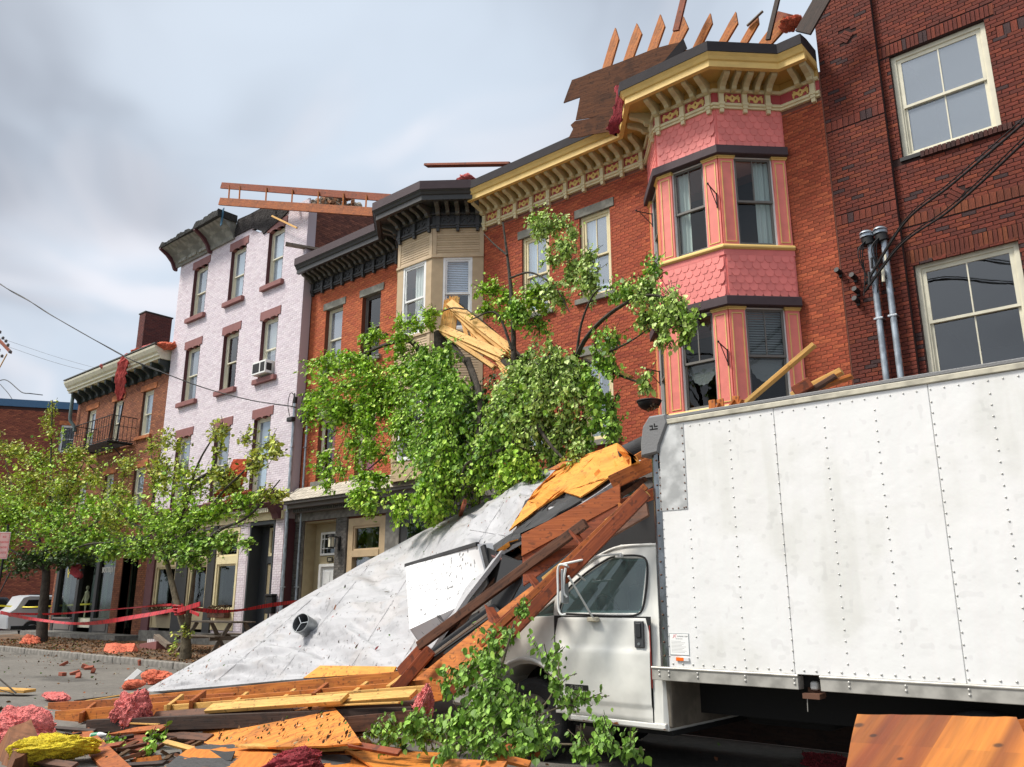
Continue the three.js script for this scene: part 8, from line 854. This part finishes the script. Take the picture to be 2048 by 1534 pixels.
{ const T = thing('parked_car', 'dark car with raised boot partly seen at the left edge', 'car', [-43.8, 0, -13]), rot = M4().makeRotationY(1.35).setPosition(-44.2, 0, -14.2); const g = ext([[-2.2, 0.45], [-2.25, 1], [-1.9, 1.25], [-1.4, 1.75], [0.4, 1.75], [1, 1.25], [2.2, 1.05], [2.3, 0.45]], 1.7, [], 0.05).translate(0, 0, -0.85).applyMatrix4(rot); put(T, 'body', [g], std([0.03, 0.035, 0.045], 0.25, { metal: 0.4 })); put(T, 'window', [ext([[-1.5, 1.28], [-1.25, 1.66], [0.35, 1.66], [0.8, 1.28]], 0.03).translate(0, 0, 0.89).applyMatrix4(rot)], TW.chassis); for (const x of [-1.4, 1.4]) put(T, 'wheel', [new THREE.TorusGeometry(0.26, 0.1, 8, 24).translate(x, 0.36, 0.82).applyMatrix4(rot)], MAT.rubber); put(T, 'lamp', [new THREE.SphereGeometry(0.16, 10, 8).translate(-1.6, 1.75, 0.5).applyMatrix4(rot)], MAT.white); }
// power pole and wires
{ const z = -20, t = thing('utility_pole', 'utility pole crossarms with insulators at the upper left edge', 'pole', P(-25, 1200, z)), c = P(-20, 700, z); put(t, 'pole', [rod([c[0], 0, z], [c[0], c[1] + 1.5, z], 0.16, 10)], W.grey); put(t, 'crossarm', [bar(P(-40, 640, z), P(22, 705, z), 0.14, 0.2)], W.red, true); put(t, 'brace', [bar(P(-10, 752, z), P(14, 708, z), 0.06, 0.09)], W.pine, true); for (const q of [[6, 676], [16, 690], [20, 703], [0, 664], [-2, 700], [4, 712], [12, 682]]) put(t, 'insulator', [new THREE.LatheGeometry([[0.02, -0.12], [0.11, -0.1], [0.08, -0.03], [0.12, 0.02], [0.07, 0.1], [0.03, 0.13]].map(p => new THREE.Vector2(...p)), 10).translate(...P(q[0], q[1], z + 0.2))], MAT.greyPaint); }
const wire = (lab, pts, r, m = MAT.black, g = 'overhead wires', name = 'overhead_wire') => tag(put(scene, name, [tube(pts.map(q => P(...q)), r, 60, 5)], m), lab, 'wire', g);
{ const t = thing('service_cable', 'thick twisted black cable sagging from the upper left to the wall pipes', 'cable', P(0, 567, -9)); const b = [[-60, 530, -9], [0, 567, -9.6], [120, 640, -10.6], [250, 712, -11.8], [380, 766, -13], [500, 800, -13.9], [592, 814, -14.55]]; for (const k of [0, 1]) { const c = new THREE.CatmullRomCurve3(b.map(q => V(P(...q)))), pts = []; for (let i = 0; i <= 160; i++) { const p = c.getPointAt(i / 160), a = i * 0.5 + k * 3.14, s = 0.03 * Math.max(0.15, Math.sin(i * 0.045) ** 2) * (i < 110 ? 1 : 0.35); p.y += s * Math.sin(a * 0.35); p.z += s * Math.cos(a * 0.35); pts.push(p); } put(t, 'strand', [new THREE.TubeGeometry(new THREE.CatmullRomCurve3(pts), 200, 0.017, 5)], MAT.black); } }
wire('thin far wire over the brown building, upper one', [[0, 676, -24], [120, 716, -28], [320, 768, -32]], 0.012, MAT.greyPaint); wire('thin far wire over the brown building, lower one', [[0, 688, -24], [120, 728, -28], [320, 772, -32]], 0.014, MAT.greyPaint); wire('dark loose wire arching above the blue roof edge at left', [[-5, 762, -20], [12, 760, -20], [45, 785, -20], [60, 787, -20], [85, 790, -22]], 0.035); wire('dark wire dropping in front of the left brick wall', [[0, 768, -20], [25, 800, -19], [48, 850, -19]], 0.025);
// rubble, litter
const GB = 'loose bricks on the road'; [[125, 1348], [150, 1346], [157, 1352], [178, 1336], [128, 1328], [186, 1343], [280, 1328], [172, 1334]].forEach((q, i) => { const p = G(q[0], q[1], 0.04); const o = putShared(scene, 'loose_brick', uvm(new RoundedBoxGeometry(0.21, 0.075, 0.1, 1, 0.008)), i % 2 ? brickWhite.clone() : brickWhite, trs(p, [0.2 * i, i * 1.3, 0.1 * i])); o.material = std([0.30, 0.08, 0.045], 0.9, { bump: n4b, bs: 0.006 }); tag(o, ['loose brick on the road, leftmost of the scattered group', 'loose brick on the road just behind the nearest one of the group', 'nearest loose brick of the group on the grey road', 'loose brick close to the kerb, second from the right of the group', 'loose brick under the kerb edge at the left of the group', 'loose brick right of the nearest brick on the road', 'loose brick near the coral insulation at the kerb', 'loose brick in the middle of the scattered group by the kerb'][i], 'brick', GB); });
{ const r = rng(501), ms = [], cs = []; const add = (x, y, z, s, c) => { ms.push(trs([x, y, z], [-1.57 + (r() - 0.5) * 0.7, r() * 6.3, (r() - 0.5) * 0.7], [s * (0.5 + r()), s * (0.4 + 1.2 * r()), s])); cs.push(tint(c, 0.5 + r())); }; const pal = [[0.20, 0.10, 0.04], [0.28, 0.15, 0.06], [0.12, 0.07, 0.035], [0.10, 0.19, 0.03], [0.38, 0.14, 0.06], [0.42, 0.36, 0.26]];
  for (let i = 0; i < 5200; i++) { const x = -36 + 30 * r(), z = -13.6 + 2.9 * r(); add(x, walkY(z) + 0.03, z, 0.05, pal[Math.floor(r() * (r() < 0.3 ? 6 : 3))]); } tag(inst(scene, 'pavement_litter', LEAF, std([1, 1, 1], 0.95, { side: THREE.DoubleSide }), ms.splice(0), cs.splice(0)), 'fallen leaves and scraps littering the pavement', 'litter');
  for (let i = 0; i < 800; i++) { const x = -30 + 27 * r(), z = -10.6 + 7.8 * Math.pow(r(), 1.4); add(x, 0.022, z, 0.02 + 0.06 * r() * r(), pal[Math.floor(r() * 6)]); } tag(inst(scene, 'road_litter', LEAF, std([1, 1, 1], 0.95, { side: THREE.DoubleSide }), ms, cs), 'wood chips and leaf scraps scattered on the grey road', 'litter'); }
{ const r = rng(511); const ms = [], cs = []; for (let i = 0; i < 90; i++) { const p = G(60 + 640 * r(), 1455 + 70 * r(), 0.05); ms.push(trs(p, [(r() - 0.5), r() * 6, (r() - 0.5) * 0.6], [0.08 + 0.4 * r() * r(), 0.015 + 0.02 * r(), 0.03 + 0.05 * r()])); cs.push(tint(r() < 0.5 ? [0.42, 0.15, 0.03] : r() < 0.5 ? [0.5, 0.3, 0.1] : [0.10, 0.045, 0.02], 0.6 + 0.8 * r())); } tag(inst(scene, 'wood_splinters', UB, std([1, 1, 1], 0.85, { map: W.grey.map }), ms, cs), 'scattered wood splinters in the foreground of the road', 'debris'); }
const can = (lab, p, m, rx) => { const t = thing('drink_can', lab, 'can', p); const g = new THREE.LatheGeometry([[0.001, 0.002], [0.024, 0], [0.03, 0.006], [0.033, 0.02], [0.033, 0.1], [0.027, 0.115], [0.026, 0.12], [0.024, 0.117], [0.001, 0.116]].map(q => new THREE.Vector2(...q)), 20).rotateX(Math.PI / 2 + rx).rotateY(0.9).translate(...p); put(t, 'can_body', [g], m); put(t, 'band', [new THREE.CylinderGeometry(0.0335, 0.0335, 0.06, 20, 1, true).translate(0, 0.06, 0).rotateX(Math.PI / 2 + rx).rotateY(0.9).translate(...p)], std([0.06, 0.09, 0.16], 0.35)); };
can('dented silver drink can lying by the yellow insulation', G(136, 1502, 0.04), MAT.steel, 0.1);
{ const p = G(182, 1472, 0.06), t = thing('bottle', 'green and clear plastic bottle lying behind the orange brown plank', 'bottle', p), tr = (g) => g.rotateZ(-Math.PI / 2 + 0.1).rotateY(0.5).translate(...p); put(t, 'bottle_body', [tr(new THREE.LatheGeometry([[0.001, 0], [0.03, 0.002], [0.036, 0.02], [0.036, 0.12], [0.03, 0.15], [0.013, 0.19], [0.013, 0.21]].map(q => new THREE.Vector2(...q)), 18))], std([0.7, 0.72, 0.7], 0.15)); put(t, 'green_label', [tr(new THREE.CylinderGeometry(0.0368, 0.0368, 0.08, 18, 1, true).translate(0, 0.06, 0))], std([0.02, 0.25, 0.12], 0.4)); }
one('glass_jar', 'clear round jar lying on the pavement', 'jar', [new THREE.SphereGeometry(0.1, 14, 10).translate(...P(176, 1308, -11.2))], std([0.5, 0.52, 0.5], 0.1));
{ const t = thing('rubble_pile', 'pile of broken plum trim and dark boards beside the forked tree', 'debris', P(310, 1300, -12.6)); const z = -12.6; put(t, 'trim_block', [bar(P(288, 1297, z), P(322, 1292, z), 0.3, 0.28)], MAT.plumL); put(t, 'grey_post', [bar(P(312, 1272, z), P(338, 1292, z), 0.16, 0.12)], W.grey, true); put(t, 'board', [bar(P(262, 1290, z), P(318, 1312, z + 0.6), 0.4, 0.04)], W.dark, true); put(t, 'board', [bar(P(240, 1312, -11.6), P(290, 1320, -11.3), 0.2, 0.03)], W.black, true); put(t, 'board', [bar(P(60, 1306, -11.4), P(165, 1302, -11.4), 0.06, 0.03)], W.dark, true); for (let i = 0; i < 5; i++) put(t, 'white_spindle', [rod(P(297 + i * 4, 1290, z), P(298 + i * 4, 1278, z), 0.045, 8)], MAT.white); }
{ const t = thing('bare_stick', 'thin bare stick leaning on the road at the lower left', 'stick', G(20, 1390)); put(t, 'stick', [rod(P(-10, 1350, -5.2), P(32, 1386, -5.2), 0.012, 6), rod(P(-5, 1378, -5.1), P(28, 1388, -5.2), 0.008, 6)], MAT.bark); }
renderer.render(scene, camera);
